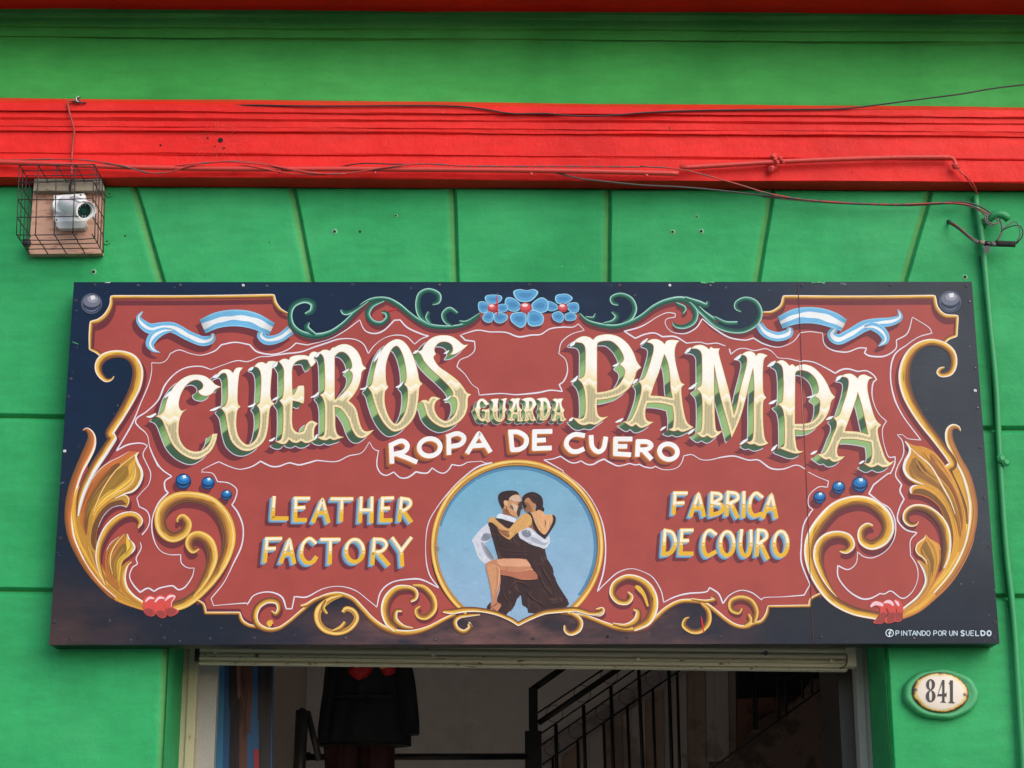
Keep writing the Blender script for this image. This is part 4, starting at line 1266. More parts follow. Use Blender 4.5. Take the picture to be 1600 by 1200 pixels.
big_letter('R', 'CUEROS', 'L2', '648,150! 690,116 735,110 768,122! 795,90 820,84 870,60 930,52 990,70 1050,120 1090,190 1112,265 1150,305! 1105,340 1090,420 1062,510 1012,590 965,643! 1015,685 1052,750 1076,850 1104,930 1150,962 1228,945! 1170,1000 1110,1030 1050,1012 1002,940 970,850 930,780 880,722 820,705! 825,800 826,900 842,980 878,1012 918,1020! 860,1038 810,1050 770,1034! 730,1052 680,1045 640,1022! 700,1008 716,960 720,850 718,700 700,622 668,580! 706,555 718,500 718,400 715,280 705,195 682,158',
           ['820,180! 860,142 910,135 960,170 993,230 1000,290 973,325! 1005,360 1000,430 962,500 892,580 820,635!'],
           ('620,190,12 645,165,28 660,135,8', '570,608,10 620,590,26 655,548,8', '605,1050,12 625,1020,26 640,990,8', '900,350,10 935,335,24 970,310,8'), dark=0.90)
big_letter('O', 'CUEROS', 'L3', '103,640! 140,600 160,500 185,400 225,280 290,190 380,137 450,145 512,200 557,280 595,380 620,480 635,560 667,600! 635,640 625,750 605,880 560,980 480,1060 390,1095 330,1075 260,1000 200,890 160,770 138,690',
           ['313,635! 290,580 285,450 300,350 340,250 390,205 430,230 470,320 495,440 500,550 478,605! 510,645 515,730 500,850 460,950 400,1015 350,990 300,900 275,800 275,700 288,665'],
           ('18,655,10 60,650,20 100,622,10', '160,370,10 195,315,30 235,245,8', '390,635,10 425,625,26 468,580,8'), dark=0.80)
big_letter('S', 'CUEROS', 'L3', '618,264! 660,245 690,190 750,130 820,100 900,93 970,105 1030,140 1078,180 1110,195 1147,185! 1120,215 1062,260 1005,290 955,297! 982,260 980,210 950,175 890,160 830,180 792,240 808,290! 785,315 792,350 840,420 940,490 1030,560 1090,630 1130,690 1177,710! 1142,745 1135,850 1100,940 1030,1010 930,1050 860,1045 780,1000 720,930 690,840 672,795 640,787! 675,768 710,770 732,787! 750,745 790,733 855,752! 812,780 792,830 800,890 840,950 900,985 950,970 1000,920 1028,840 1025,770 1002,738 962,742! 985,720 982,680 940,620 860,540 760,450 690,370 655,302',
           glints=('568,285,10 600,265,30 625,252,10', '890,285,8 920,272,22 945,250,6', '885,770,8 925,755,20 970,722,6'), dark=0.86)
big_letter('P', 'PAMPA', 'L5', '103,165! 150,125 210,103 268,112 312,140! 350,104 420,86 500,85 590,115 670,180 730,270 770,370 812,430! 765,470 740,550 690,640 600,710 500,745 420,760 352,765! 350,850 362,920 402,948 470,938! 400,985 340,1022 275,1014! 215,1030 160,1010 103,953! 170,963 212,950 232,880 232,780 225,680 200,600 155,550! 207,530 228,480 232,350 230,230 202,180 150,168',
           ['352,212! 362,172 420,152 500,155 570,210 620,290 630,350 588,397! 635,440 640,500 602,580 542,640 450,675 352,690!'],
           ('70,210,12 100,182,36 128,150,10', '78,582,10 120,558,32 152,515,8', '60,985,12 80,972,30 105,950,8', '515,415,8 550,405,26 585,380,6'), dark=0.88)
big_letter('A', 'PAMPA', 'L5', '868,162! 920,135 980,135 1030,160 1055,187! 1080,150 1140,140 1212,150! 1178,190 1162,260 1170,370 1200,500 1225,580 1267,605! 1232,640 1235,740 1255,880 1290,1000 1357,1053! 1290,1085 1235,1098 1195,1078! 1150,1092 1095,1073! 1140,1055 1152,980 1150,900 1137,827! 1050,805 960,795 875,800! 855,880 860,960 890,990 942,995! 880,1035 810,1057 755,1020! 710,1042 625,990! 690,985 735,920 782,800 810,700 815,620 785,570! 838,545 872,480 912,360 940,250 932,190',
           ['1055,290! 1040,330 1000,470 950,600 910,722! 980,725 1060,735 1140,747! 1120,640 1110,500 1090,380'],
           ('800,190,10 840,162,30 880,128,10', '725,600,12 750,572,32 777,550,12', '545,1000,12 590,982,28 625,960,10', '1010,1087,10 1040,1062,26 1072,1045,8'), dark=0.89)
big_letter('M', 'PAMPA', 'L6', '125,97! 180,66 240,60 290,82 318,107! 340,80 365,95 433,97! 420,130 430,190 480,370 530,560 578,795! 610,690 650,500 695,330 715,225 700,178 655,160! 710,130 760,128 800,155 805,180! 830,150 870,148 932,172! 892,210 880,320 880,450 886,560 917,612! 885,650 880,780 885,920 902,1040 937,1085! 890,1105 840,1112 790,1090! 750,1096 703,1072! 760,1060 780,1000 785,850 785,700 790,550 785,400 777,302! 740,450 700,620 640,830 555,1027! 520,900 470,720 420,520 372,270! 372,450 375,700 380,850 398,955 462,955! 400,1010 350,1030 300,1004! 250,1022 180,973! 230,963 247,880 250,700 240,580 190,515! 236,480 246,400 246,250 240,150 200,105',
           glints=('70,145,12 100,118,34 130,90,10', '105,520,10 145,500,32 192,455,8', '100,990,12 130,965,30 172,935,8', '580,215,12 620,195,36 655,158,10', '640,1100,12 680,1068,30 722,1038,8'), dark=0.89)
big_letter('P', 'PAMPA', 'L7', '150,42! 200,19 250,35 290,77! 320,62 352,87! 400,68 460,65 540,95 620,170 680,260 720,350 764,405! 725,450 700,550 650,640 580,710 510,745 420,752 345,742! 350,830 365,930 392,965 442,965! 390,988 340,990 270,968 180,933! 230,915 240,850 240,700 235,600 215,520 170,475! 215,450 227,350 227,200 215,95 182,55',
           ['350,160! 370,132 430,125 500,150 560,210 590,290 590,350 555,397! 605,440 600,560 560,630 480,675 345,685!'],
           ('60,85,12 105,60,40 145,30,12', '75,475,10 115,458,32 157,433,8', '100,965,12 125,938,30 162,900,8', '470,408,8 520,400,22 575,372,6'), dark=0.89)
big_letter('A', 'PAMPA', 'L7', '825,190! 870,165 930,160 975,185 1000,210! 1020,180 1070,168 1110,185 1162,205! 1120,222 1102,280 1110,370 1150,530 1190,640 1245,695! 1210,740 1220,830 1250,930 1285,1030 1330,1083 1387,1060! 1340,1112 1270,1134 1210,1110! 1140,1134 1060,1093! 1120,1090 1147,1030 1152,960 1140,873! 1060,855 950,840 830,840! 800,900 785,970 802,1020 867,1020! 820,1060 750,1077 700,1045! 660,1052 578,998! 650,985 702,900 742,800 777,720 780,660 750,620! 808,590 842,500 882,380 907,260 890,205',
           ['1000,350! 985,420 930,580 865,757! 930,760 1020,770 1112,797! 1080,650 1040,480'],
           ('775,235,12 800,205,38 837,180,10', '670,640,10 710,622,30 747,605,8', '510,1000,12 545,982,28 577,963,8', '1015,1100,12 1045,1080,24 1070,1068,8'), dark=0.89)

guarda = [('G', '190,260! 215,230 225,170 260,125 310,115 350,140 375,170 400,180! 365,207 330,195 300,150 270,170 265,220 282,250! 262,280 265,350 290,395 330,375 340,320 330,292 290,290! 300,262! 350,268 395,250! 400,300 398,380 408,430! 370,447 345,420 300,432 250,400 220,330 205,290', []),
          ('U', '410,132! 450,118 530,115! 515,170 515,240 527,270! 510,300 515,370 540,400 570,380 580,310 575,270 585,200 585,145 545,132! 600,113 647,108! 625,160 620,240 647,265! 615,300 610,380 570,430 520,437 470,400 445,330 440,290 415,260! 442,240 446,170', []),
          ('A', '680,135! 720,110 750,120! 780,108 832,112! 810,150 815,230 852,275! 835,310 845,380 872,420! 830,434 785,425! 790,370 785,340 730,335 720,380 752,410! 700,427 650,405! 690,380 700,310 670,270! 705,240 725,170', ['770,180! 750,240 735,300 785,305!']),
          ('R', '840,132! 880,113 960,100 1010,115 1040,160 1052,190! 1030,230 1000,290 1015,350 1047,415! 1000,428 960,400 945,330! 940,380 952,410! 910,432 880,422! 895,380 895,310 870,270! 895,240 895,160', ['950,150! 985,160 990,210 950,270!']),
          ('D', '1050,122! 1100,108 1180,105 1225,150 1245,215 1262,245! 1240,280 1230,350 1190,405 1140,422! 1090,410! 1105,370 1105,300 1085,260! 1105,230 1105,160', ['1150,150! 1190,180 1200,250 1190,330 1150,375!']),
          ('A', '1270,132! 1310,113 1350,122! 1370,113 1425,115! 1400,160 1405,220 1442,275! 1425,310 1435,370 1467,405! 1420,432 1380,420! 1385,350! 1330,345! 1320,380 1332,415! 1290,432 1255,410! 1290,380 1305,310 1280,270! 1310,240 1320,170', ['1365,170! 1345,240 1330,300 1385,310!'])]
for ch, o, hs in guarda:
    big_letter(ch, 'GUARDA', 'L4', o, hs, (), dark=0.82, s=0.52, label='small cream letter %s with green thickness, in GUARDA' % ch)

# ---- brush-lettered words ------------------------------------------------------------------
def skel(name, word, fr, strokes, w, kind):
    """strokes: list of brush paths (x,y); kind: 'white' or 'yellow'"""
    A = Art()
    k = FR[fr][2]
    rowsl = []
    for s in strokes:
        r, c = parse(s, fr)
        p = smooth_path(r, 1.6, c)
        p[:, 2] = w / k
        rowsl.append(p)
    W = w / k
    ys = np.concatenate([r[:, 1] for r in rowsl]); y0, y1 = ys.min(), ys.max()
    def put(off, col, h, wa=0.0):
        for j, r in enumerate(rowsl):
            q = r.copy(); q[:, :2] += off
            # extend the ends by a little for square brush ends
            d0 = q[0, :2] - q[1, :2]; d1 = q[-1, :2] - q[-2, :2]
            q[0, :2] += d0 / (np.linalg.norm(d0) + 1e-9) * W * 0.3
            q[-1, :2] += d1 / (np.linalg.norm(d1) + 1e-9) * W * 0.3
            q[:, 2] += wa
            brush(A, None, None, col, h + 0.02 * j, rows=q, rise=0.01)
    if kind == 'white':
        for t in (0.4, 1.0): put(np.array((-7.2, 7.0)) * t + (-1.5, 1.5), MAROON, 2.6 + 0.1 * t)
        K = 6
        for i in range(K, 0, -1):
            put(np.array((-5.6, 4.8)) * i / K, C(158, 88, 48) if i > 2 else C(214, 122, 52), 3.6 + (K - i) * 0.12)
        put(np.zeros(2), C(244, 242, 240), 5.2, 0.3)
    else:
        for t in (0.4, 1.0): put(np.array((-5.0, 5.2)) * t + (-4.5, 3.5), MAROON, 2.6 + 0.1 * t)
        K = 6
        for i in range(K, 0, -1):
            put(np.array((-4.6, 4.0)) * i / K, C(98, 148, 184) if i > 3 else C(142, 182, 208), 3.6 + (K - i) * 0.12, -0.6)
        ymid = y0 + 0.52 * (y1 - y0)
        # per vertex colour by height: yellow with a white-filled upper half, rim always yellow
        for j, r in enumerate(rowsl):
            q = r.copy()
            d0 = q[0, :2] - q[1, :2]; d1 = q[-1, :2] - q[-2, :2]
            q[0, :2] += d0 / (np.linalg.norm(d0) + 1e-9) * W * 0.35
            q[-1, :2] += d1 / (np.linalg.norm(d1) + 1e-9) * W * 0.35
            brush(A, None, None, C(232, 180, 48), 5.2 + 0.02 * j, rows=q, rise=0.01, wadd=0.2)
            up = q[:, 1] < ymid
            seg = []
            for i in range(len(q)):
                if up[i]: seg.append(i)
                if (not up[i] or i == len(q) - 1) and len(seg) > 1:
                    brush(A, None, None, C(246, 238, 214), 5.9 + 0.02 * j, rows=q[seg], wmul=0.62, rise=0.01)
                    seg = []
                elif not up[i]:
                    seg = []
            # small hatch where white turns to yellow
            for i in range(1, len(q)):
                if (q[i - 1, 1] - ymid) * (q[i, 1] - ymid) < 0:
                    for e in (1.6, 3.2):
                        x, y = q[i, 0], ymid + e
                        brush(A, None, None, C(246, 238, 214), 6.0, rows=np.array([(x - W * .28, y + .2, 0.75), (x + W * .28, y, 0.75)]), rise=0.0)
    return A.build('letter', PAINT_FINE, sign, '%s letter %s in %s' % ('white' if kind == 'white' else 'yellow and blue', name, word))

def ell(cx, cy, rx, ry, a0=-60, a1=320, n=16, tilt=0):
    out = []
    for i in range(n + 1):
        a = math.radians(a0 + (a1 - a0) * i / n)
        x, y = rx * math.cos(a), ry * math.sin(a)
        out.append('%.1f,%.1f' % (cx + x * math.cos(tilt) - y * math.sin(tilt), cy + x * math.sin(tilt) + y * math.cos(tilt)))
    return ' '.join(out)

ROPA = [('R', 'A2', ['765,1062 770,1170', '762,1062! 830,1036 866,1062 850,1100 788,1118', '800,1118! 860,1140 920,1166']),
        ('O', 'A2', [ell(1006, 1076, 66, 54, -60, 300, 18, -0.1)]),
        ('P', 'A2', ['1125,1012 1126,1115', '1118,1008! 1180,990 1220,1015 1200,1056 1135,1072']),
        ('A', 'A2', ['1243,1108! 1314,988! 1382,1100', '1270,1068 1348,1062']),
        ('D', 'A3', ['312,985! 322,1090', '306,980! 362,982 408,1015 404,1062 368,1088 322,1092']),
        ('E', 'A3', ['462,975 460,1086', '460,978 564,976', '462,1033 524,1030', '460,1084 560,1080']),
        ('C', 'A3', ['768,1002 715,995 672,1020 660,1062 690,1098 730,1102 764,1088']),
        ('U', 'A3', ['815,1008 822,1072 858,1104 892,1082 906,1018']),
        ('E', 'A3', ['968,1022 966,1116', '966,1024 1064,1024', '968,1070 1032,1070', '964,1116 1056,1122']),
        ('R', 'A3', ['1108,1038 1104,1126', '1106,1040! 1165,1042 1190,1064 1165,1088 1110,1092', '1140,1094 1188,1146']),
        ('O', 'A3', [ell(1298, 1103, 56, 48, -60, 300, 18, 0.2)])]
for ch, fr, st in ROPA:
    skel(ch, 'ROPA DE CUERO', fr, st, 28, 'white')
LEATH = [('L', 'LEATHER', ['194,150! 184,280! 275,280']), ('E', 'LEATHER', ['330,158 325,290', '325,155 410,155', '328,215 380,212', '325,290 390,290']),
         ('A', 'LEATHER', ['440,298! 496,160! 532,300', '460,246 520,246']), ('T', 'LEATHER', ['555,158 680,158', '618,160 612,292']),
         ('H', 'LEATHER', ['738,152 730,298', '805,152 802,300', '735,228 802,228']), ('E', 'LEATHER', ['872,155 864,292', '872,155 935,153', '868,218 910,216', '864,292 925,292']),
         ('R', 'LEATHER', ['990,155 976,292', '990,156! 1038,165 1045,195 1015,225 985,230', '1000,230 1048,298']),
         ('F', 'FACTORY', ['150,408 136,548', '146,408 235,406', '145,470 196,468']), ('A', 'FACTORY', ['238,552! 290,410! 318,555', '256,502 308,500']),
         ('C', 'FACTORY', ['452,432 415,406 375,440 365,510 395,555 435,552 455,525']), ('T', 'FACTORY', ['492,412 600,412', '546,415 541,558']),
         ('O', 'FACTORY', [ell(698, 482, 54, 70)]), ('R', 'FACTORY', ['820,412 808,562', '820,410! 872,415 896,445 870,482 820,492', '842,492 908,568']),
         ('Y', 'FACTORY', ['935,405 988,482', '1048,404 988,482', '988,482 994,572'])]
for ch, w, st in LEATH:
    skel(ch, w, 'A6', st, 25, 'yellow')
FABR = [('F', 'FABRICA', ['700,122 690,248', '696,122 770,122', '695,185 750,183']), ('A', 'FABRICA', ['798,262! 846,125! 880,262', '815,215 868,215']),
        ('B', 'FABRICA', ['930,122 925,260', '930,122! 976,128 985,155 935,182!', '935,182! 992,198 988,238 926,260!']),
        ('R', 'FABRICA', ['1030,118 1022,258', '1030,117! 1082,126 1090,160 1040,186', '1050,190 1090,270']), ('I', 'FABRICA', ['1130,118 1127,268']),
        ('C', 'FABRICA', ['1242,145 1205,122 1175,155 1165,220 1190,262 1236,252']), ('A', 'FABRICA', ['1250,272! 1302,130! 1332,272', '1270,222 1322,222']),
        ('D', 'DE COURO', ['636,358 626,502', '636,355! 682,370 702,430 676,490 626,505!']), ('E', 'DE COURO', ['742,355 733,502', '740,354 806,354', '738,420 778,418', '732,500 806,500']),
        ('C', 'DE COURO', ['952,377 915,355 885,385 876,460 900,512 950,490']), ('O', 'DE COURO', [ell(1025, 437, 42, 74)]),
        ('U', 'DE COURO', ['1115,356 1108,450 1125,506 1155,506 1172,450 1174,358']), ('R', 'DE COURO', ['1220,355 1210,508', '1220,353! 1262,362 1270,400 1225,437', '1236,437 1278,528']),
        ('O', 'DE COURO', [ell(1361, 437, 42, 76)])]
for ch, w, st in FABR:
    skel(ch, w, 'A8', st, 25, 'yellow')

# small signature line
_unused = 0
def tiny(ch, x0, x1, y0=124, y1=186, w=9.5):
    g = {'P': ['0,1 0,0', '0,0! .8,.05 1,.28 .8,.52 0,.55'], 'I': ['.5,0 .5,1'], 'N': ['0,1! 0,0! 1,1! 1,0'], 'T': ['0,0 1,0', '.5,0 .5,1'],
         'A': ['0,1! .5,0! 1,1', '.2,.65 .8,.65'], 'D': ['0,0! .1,.95!', '0,0! .8,.15 1,.5 .8,.85 .1,1'], 'O': ['.5,0 .1,.2 0,.5 .15,.85 .5,1 .85,.85 1,.5 .9,.2 .5,0'],
         'R': ['0,1 0,0', '0,0! .8,.05 1,.25 .8,.5 0,.52', '.4,.52 1,1'], 'U': ['0,0 .05,.75 .5,1 .9,.8 1,0'], 'S': ['1,.1 .5,0 .08,.22 .4,.48 .9,.66 .8,.95 .3,1 0,.88'],
         'E': ['1,0! 0,0! 0,1! 1,1', '0,.5 .8,.5'], 'L': ['0,0! 0,1! 1,1']}
    A = Art()
    for s in g[ch]:
        t = []
        for tok in s.split():
            e = tok.endswith('!'); a = [float(v) for v in tok.rstrip('!').split(',')]
            t.append('%.1f,%.1f,%.1f%s' % (x0 + a[0] * (x1 - x0), y0 + a[1] * (y1 - y0), w, '!' if e else ''))
        brush(A, ' '.join(t), 'T1', C(204, 220, 232), 4, step=0.8)
    A.build('letter', PAINT_FINE, sign, 'tiny pale letter %s of the painter\'s line' % ch)
for ch, a, b in (('P', 238, 276), ('I', 300, 318), ('N', 332, 376), ('T', 392, 438), ('A', 442, 494), ('N', 502, 550), ('D', 564, 608), ('O', 622, 666),
                 ('P', 710, 748), ('O', 768, 812), ('R', 824, 866), ('U', 908, 946), ('N', 962, 1004)):
    tiny(ch, a, b)
for ch, a, b, w in (('S', 1050, 1094, 15), ('U', 1116, 1156, 9), ('E', 1174, 1214, 9), ('L', 1236, 1278, 12), ('D', 1300, 1350, 16), ('O', 1380, 1426, 17)):
    tiny(ch, a, b, w=w)
A = Art()
th = np.linspace(0, 2 * np.pi, 34)
brush(A, None, None, C(214, 228, 238), 4, rows=np.column_stack([1370 + 160 / 8 + 5.9 * np.cos(th), 970 + 153 / 8 + 5.6 * np.sin(th), np.full(34, 1.3)]))
brush(A, '186,124,12 168,126,12 160,145,14 158,196,14', 'T1', C(214, 228, 238), 4.3, step=0.8)
brush(A, '140,156,11 182,152,11', 'T1', C(214, 228, 238), 4.4, step=0.8)
A.build('round_emblem', PAINT_FINE, sign, 'small round white emblem with a letter f')

# ---- white filete lines ------------------------------------------------------------------
WL = C(226, 218, 230)
LINES = [
    [('A1', '628,548! 690,548 725,525 745,490! 800,468 870,490 940,500 1020,475 1065,435! 1150,420 1240,435! 1290,480 1390,495 1480,465 1530,425! 1600,436'), ('A2', '260,432 380,400 480,345 568,280! 600,345 660,365 720,345 785,282! 820,280! 870,330 960,370 1000,380! 950,400 912,432! 860,385 790,375 720,395 660,440 622,490! 590,430 530,400 440,400 360,425 270,455 200,480 100,492 0,508'),
     ('A1', '1300,512 1230,540 1160,535 1080,560 1000,590! 930,570 840,580 770,620 710,690 670,780 600,850 540,890 528,920 550,950 600,1000 620,1090 670,1200'), ('S1', '960,120 1010,240 1080,350 1190,430! 1120,480 1120,560 1152,600! 1050,710 990,860 985,1000 1020,1130 1080,1210 1170,1245 1282,1245! 1290,1330 1350,1380 1425,1385! 1400,1480 1330,1580 1260,1610 1200,1570 1120,1580 1060,1595 1005,1627! 940,1595 860,1637! 790,1560 750,1470 780,1380 830,1340 820,1280 870,1180 862,1115')],
    [('A1', '628,548! 628,600 610,680 560,800 500,940 408,1097! 480,1060 560,1050 602,1065!'), ('S1', '890,200 930,300 970,400 950,510 880,590 825,655! 850,745! 930,790 960,870 940,960 880,1040')],
    [('A5', '985,70! 1050,80 1080,130! 1150,140 1200,180 1190,240 1170,275! 1210,330 1240,420 1230,530 1180,640 1120,760 1040,860! 1055,905! 1255,890 1265,900! 1310,840 1400,820 1480,850 1510,925! 1545,925! 1560,850!'),
     ('A6', '335,770 400,770 500,720 600,705 700,730 780,790 835,835! 860,740 930,680 1040,660 1120,665 1222,715! 1160,620 1140,480 1155,320 1220,200 1310,90 1400,5'), ('Y2', '1120,260 1260,218!')],
    [('Y2', '75,100! 60,200 65,270 100,330 160,352 235,318! 300,375 370,378 430,345 465,315! 530,328 590,325 635,275! 700,318 760,328 810,290 840,240! 930,250 1005,215! 1150,205! 1190,225 1260,218!')],
    [('L1', '635,1193! 640,1160! 770,1095 815,1078! 920,1125 1030,1155 1150,1130 1250,1072! 1310,1105 1370,1127 1440,1125 1540,1090 1600,1100'), ('A2', '200,1185 300,1158! 420,1165 500,1130 580,1110 630,1042! 655,1085 690,1100!')],
    [('A3', '5,372! 100,345 180,355! 280,358 360,385 440,375 500,370 560,335 640,325 700,325 735,305! 772,345! 690,370 630,420 612,490! 655,530 667,600 645,660 615,685! 635,727! 560,720 480,735 350,747 250,740 115,750! 108,710!'), ('L3', '1180,600 1110,500 1025,420! 1060,350 1150,310 1210,250 1210,157! 1115,145! 1060,92!')],
    [('A3', '1020,350! 1090,395! 1150,370 1210,362 1260,385! 1340,385 1410,425!'), ('L6', '220,32 300,50 400,42 490,72')],
    [('L6', '530,100! 545,157! 620,105 700,98 790,120 900,100 960,120 1005,160! 1045,195 1150,205 1280,235'), ('L7', '430,25 540,40 650,90 765,155! 830,120 900,110 1000,137! 1090,130 1160,170 1197,220! 1160,260 1150,380 1180,500 1230,590 1300,655! 1260,730 1265,850 1300,980 1330,1030 1390,1025! 1385,1100 1340,1200'),
     ('A9', '750,80 660,150! 630,205! 700,260 760,300 795,380 790,480 740,560 660,605 600,600 560,570! 550,640 500,680 435,655! 440,730 500,810 580,860 640,860 700,830! 730,832 770,815 840,860 900,820 935,740 930,660 890,590! 890,500 930,450! 860,430 810,370 820,300 850,240! 825,190 835,150!'),
     ('S3', '330,560 345,470 410,330 400,200 345,130! 400,130 460,170 592,185!'), ('A4', '1120,700 1075,600 1060,490 1080,400 1140,350 1200,310 1267,290! 1250,260 1170,210! 1145,290 1090,325! 1085,370 1030,405 960,405 930,390! 940,365! 900,365 840,385 770,375 730,345 720,290! 660,283 610,288! 570,335 500,360 430,345 375,315! 330,325 250,310 170,260 120,218!'),
     ('A3', '1470,330 1400,365 1320,355 1280,310 1285,275 1340,262! 1340,240! 1290,235 1230,260 1130,320 1020,352')],
    [('A7', '740,72! 790,66 835,50!'), ('Y1', '70,215 130,222 185,202! 250,238 310,238 370,205 425,183! 480,215 560,252 620,248 690,228! 750,243 795,238! 850,265 920,275 960,258! 1030,290 1110,293 1190,270 1235,215 1255,150! 1340,137 1430,185 1520,192'), ('A4', '220,910 280,905 350,925 400,925 460,965 520,970 590,950 635,970!')],
    [('A4', '650,985! 700,1010 750,1030! 745,1060! 700,1060 655,1100 650,1150 672,1172! 655,1195'), ('A8', '1500,330 1488,450 1490,560 1542,695! 1505,760! 1380,770 1260,775 1240,790! 1180,745 1110,730 1040,760 998,812! 970,750 915,713! 890,740 780,750 700,770 628,805! 610,730 560,650 490,610 420,595 340,620 270,680 213,737! 250,620 265,480 250,330 200,200 120,90 0,-8'), ('A7', '850,138 735,72')],
]
r_ = random.Random(5)
for li in LINES:
    A = Art()
    rows, cor = [], []
    for fr, s in li:
        r, c = parse(s, fr)
        cor += [i + len(rows) for i in c]
        rows += [tuple(x) for x in r]
    rows = np.array(rows)
    p = smooth_path(rows, 1.8, cor)
    n = len(p)
    ph = r_.uniform(0, 6)
    p[:, 2] = 1.75 + 0.55 * np.sin(np.arange(n) * 0.045 + ph) + 0.25 * np.sin(np.arange(n) * 0.17 + ph)
    brush(A, None, None, [(-1, WL), (1, C(232, 224, 232))], 4.6, rows=p)
    A.build('filete_line', PAINT_FINE, sign)

# ---- medallion with the dancing couple ------------------------------------------------------
cx, cy, R_ = 808.2, 853.2, 126.5
def arc(a0, a1, r, n=60, cx=cx, cy=cy):
    t = np.radians(np.linspace(a0, a1, n))
    return np.column_stack([cx + r * np.cos(t), cy + r * np.sin(t)])
ogee, oc = parse('250,985 360,984 450,1004 530,1037 580,1066! 650,1032 740,997 830,986 900,980', 'A7')
og = smooth_path(ogee, 3, oc)[:, :2]
circ = arc(126.5, 413.5, R_, 100)          # from lower left over the top to lower right
med = np.vstack([circ, og[::-1]])
A = Art()
def skycol(v, d):
    t = np.clip((v[:, 0] - 690) / 240, 0, 1)[:, None]; u = np.clip((v[:, 1] - 730) / 220, 0, 1)[:, None]
    a = C(106, 170, 196)[None] * (1 - t) + C(126, 174, 200)[None] * t
    return a * (1 - u) + C(148, 180, 208)[None] * u
fill(A, [med], skycol, 2.0, grid=8)
sh = np.vstack([arc(-165, 38, R_ + 0.5, 60), arc(38, -165, R_ - 5.5, 60) + (-1.5, 1.5)])
fill(A, [sh], C(84, 136, 172), 2.5)
for s in ('120,560,10 300,520,26 420,430,8', '1150,900,8 1320,870,40 1500,905,8', '1240,1120,6 1400,1140,22 1520,1130,6', '60,1300,8 160,1380,30 200,1440,8'):
    brush(A, s, 'D1', C(132, 174, 204), 2.2)
rd = random.Random(12)
for k in range(46):
    x, y = rd.uniform(700, 915), rd.uniform(735, 950)
    L_ = rd.uniform(8, 26)
    t_ = (x - 690) / 240; u_ = min(max((y - 730) / 220, 0), 1)
    c = (C(106, 170, 196) * (1 - t_) + C(126, 174, 200) * t_) * (1 - u_) + C(148, 180, 208) * u_
    c = c * rd.choice([0.93, 0.96, 1.05, 1.08]) + C(30, 20, 40) * rd.choice([0, 0, 0.4])
    brush(A, None, None, c, 2.3 + 0.004 * k, rows=np.array([(x, y, .4), (x + L_ * .3, y + rd.uniform(-1, 1), rd.uniform(2, 5)), (x + L_ * .7, y + rd.uniform(-1, 1), rd.uniform(2, 5)), (x + L_, y + rd.uniform(-1, 1), .4)]), clip=[arc(0, 354, R_ - 6.5, 60)])
A.build('medallion_sky', PAINT, sign)
A = Art()
brush(A, None, None, C(60, 38, 40), 3.6, rows=np.column_stack([arc(128, 182, 133.5, 40), 7 * np.sin(np.linspace(0.2, 3.0, 40))]))
brush(A, None, None, P_ROPE(), 14.2, rows=np.column_stack([arc(127, 413, 130.2, 200), np.full(200, 9.4)]))
brush(A, None, None, C(160, 110, 40), 14.8, rows=np.column_stack([arc(0, 330, 2.6, 14, 683.5, 857.5), np.full(14, 1.1)]))
A.build('medallion_ring', PAINT, sign)

SK = C(206, 150, 108); SKL = C(228, 182, 130); SKD = C(150, 98, 66); SUIT = C(58, 38, 40); SUIT2 = C(80, 53, 48); SH = C(206, 208, 218); SHD = C(128, 132, 146); HAIR = C(52, 34, 38); WF = C(216, 184, 160)
def dabs(A, poly, n, cols, h, seed, ang, L=(60, 190), w=(8, 22), box_=None):
    q = outline(poly, 'D1', 1.2) if isinstance(poly, str) else poly
    lo, hi = (q.min(0), q.max(0)) if box_ is None else (np.array(box_[:2]), np.array(box_[2:]))
    r = random.Random(seed)
    for k in range(n):
        x, y = r.uniform(lo[0], hi[0]), r.uniform(lo[1], hi[1])
        l = r.uniform(*L) / 8.889; ww = r.uniform(*w) / 8.889
        a = math.radians(r.choice(ang) + r.uniform(-9, 9))
        pts_ = [(x + math.cos(a) * l * t, y + math.sin(a) * l * t + 1.2 * math.sin(t * 3 + k), max(ww * math.sin(math.pi * min(max(t, .06), .94)), .2)) for t in np.linspace(0, 1, 12)]
        c = r.choice(cols) * r.uniform(0.85, 1.12)
        brush(A, None, None, c, h + 0.004 * k, rows=np.array(pts_), clip=[q])
def figure(name, items, base, label, strokes=(), texture=()):
    A = Art()
    for j, (idx, n, cols, ang, kw) in enumerate(texture):
        dabs(A, items[idx][0], n, cols, base + 0.35 * idx + 0.12, 40 + j, ang, **kw)
    for i, (s, c) in enumerate(items):
        fill(A, [outline(s, 'D1', 1.2)], c, base + 0.35 * i)
    for i, (s, c) in enumerate(strokes):
        brush(A, s, 'D1', c, base + 0.35 * len(items) + 0.2 * i, step=1.2)
    return A.build(name, PAINT, sign, label)
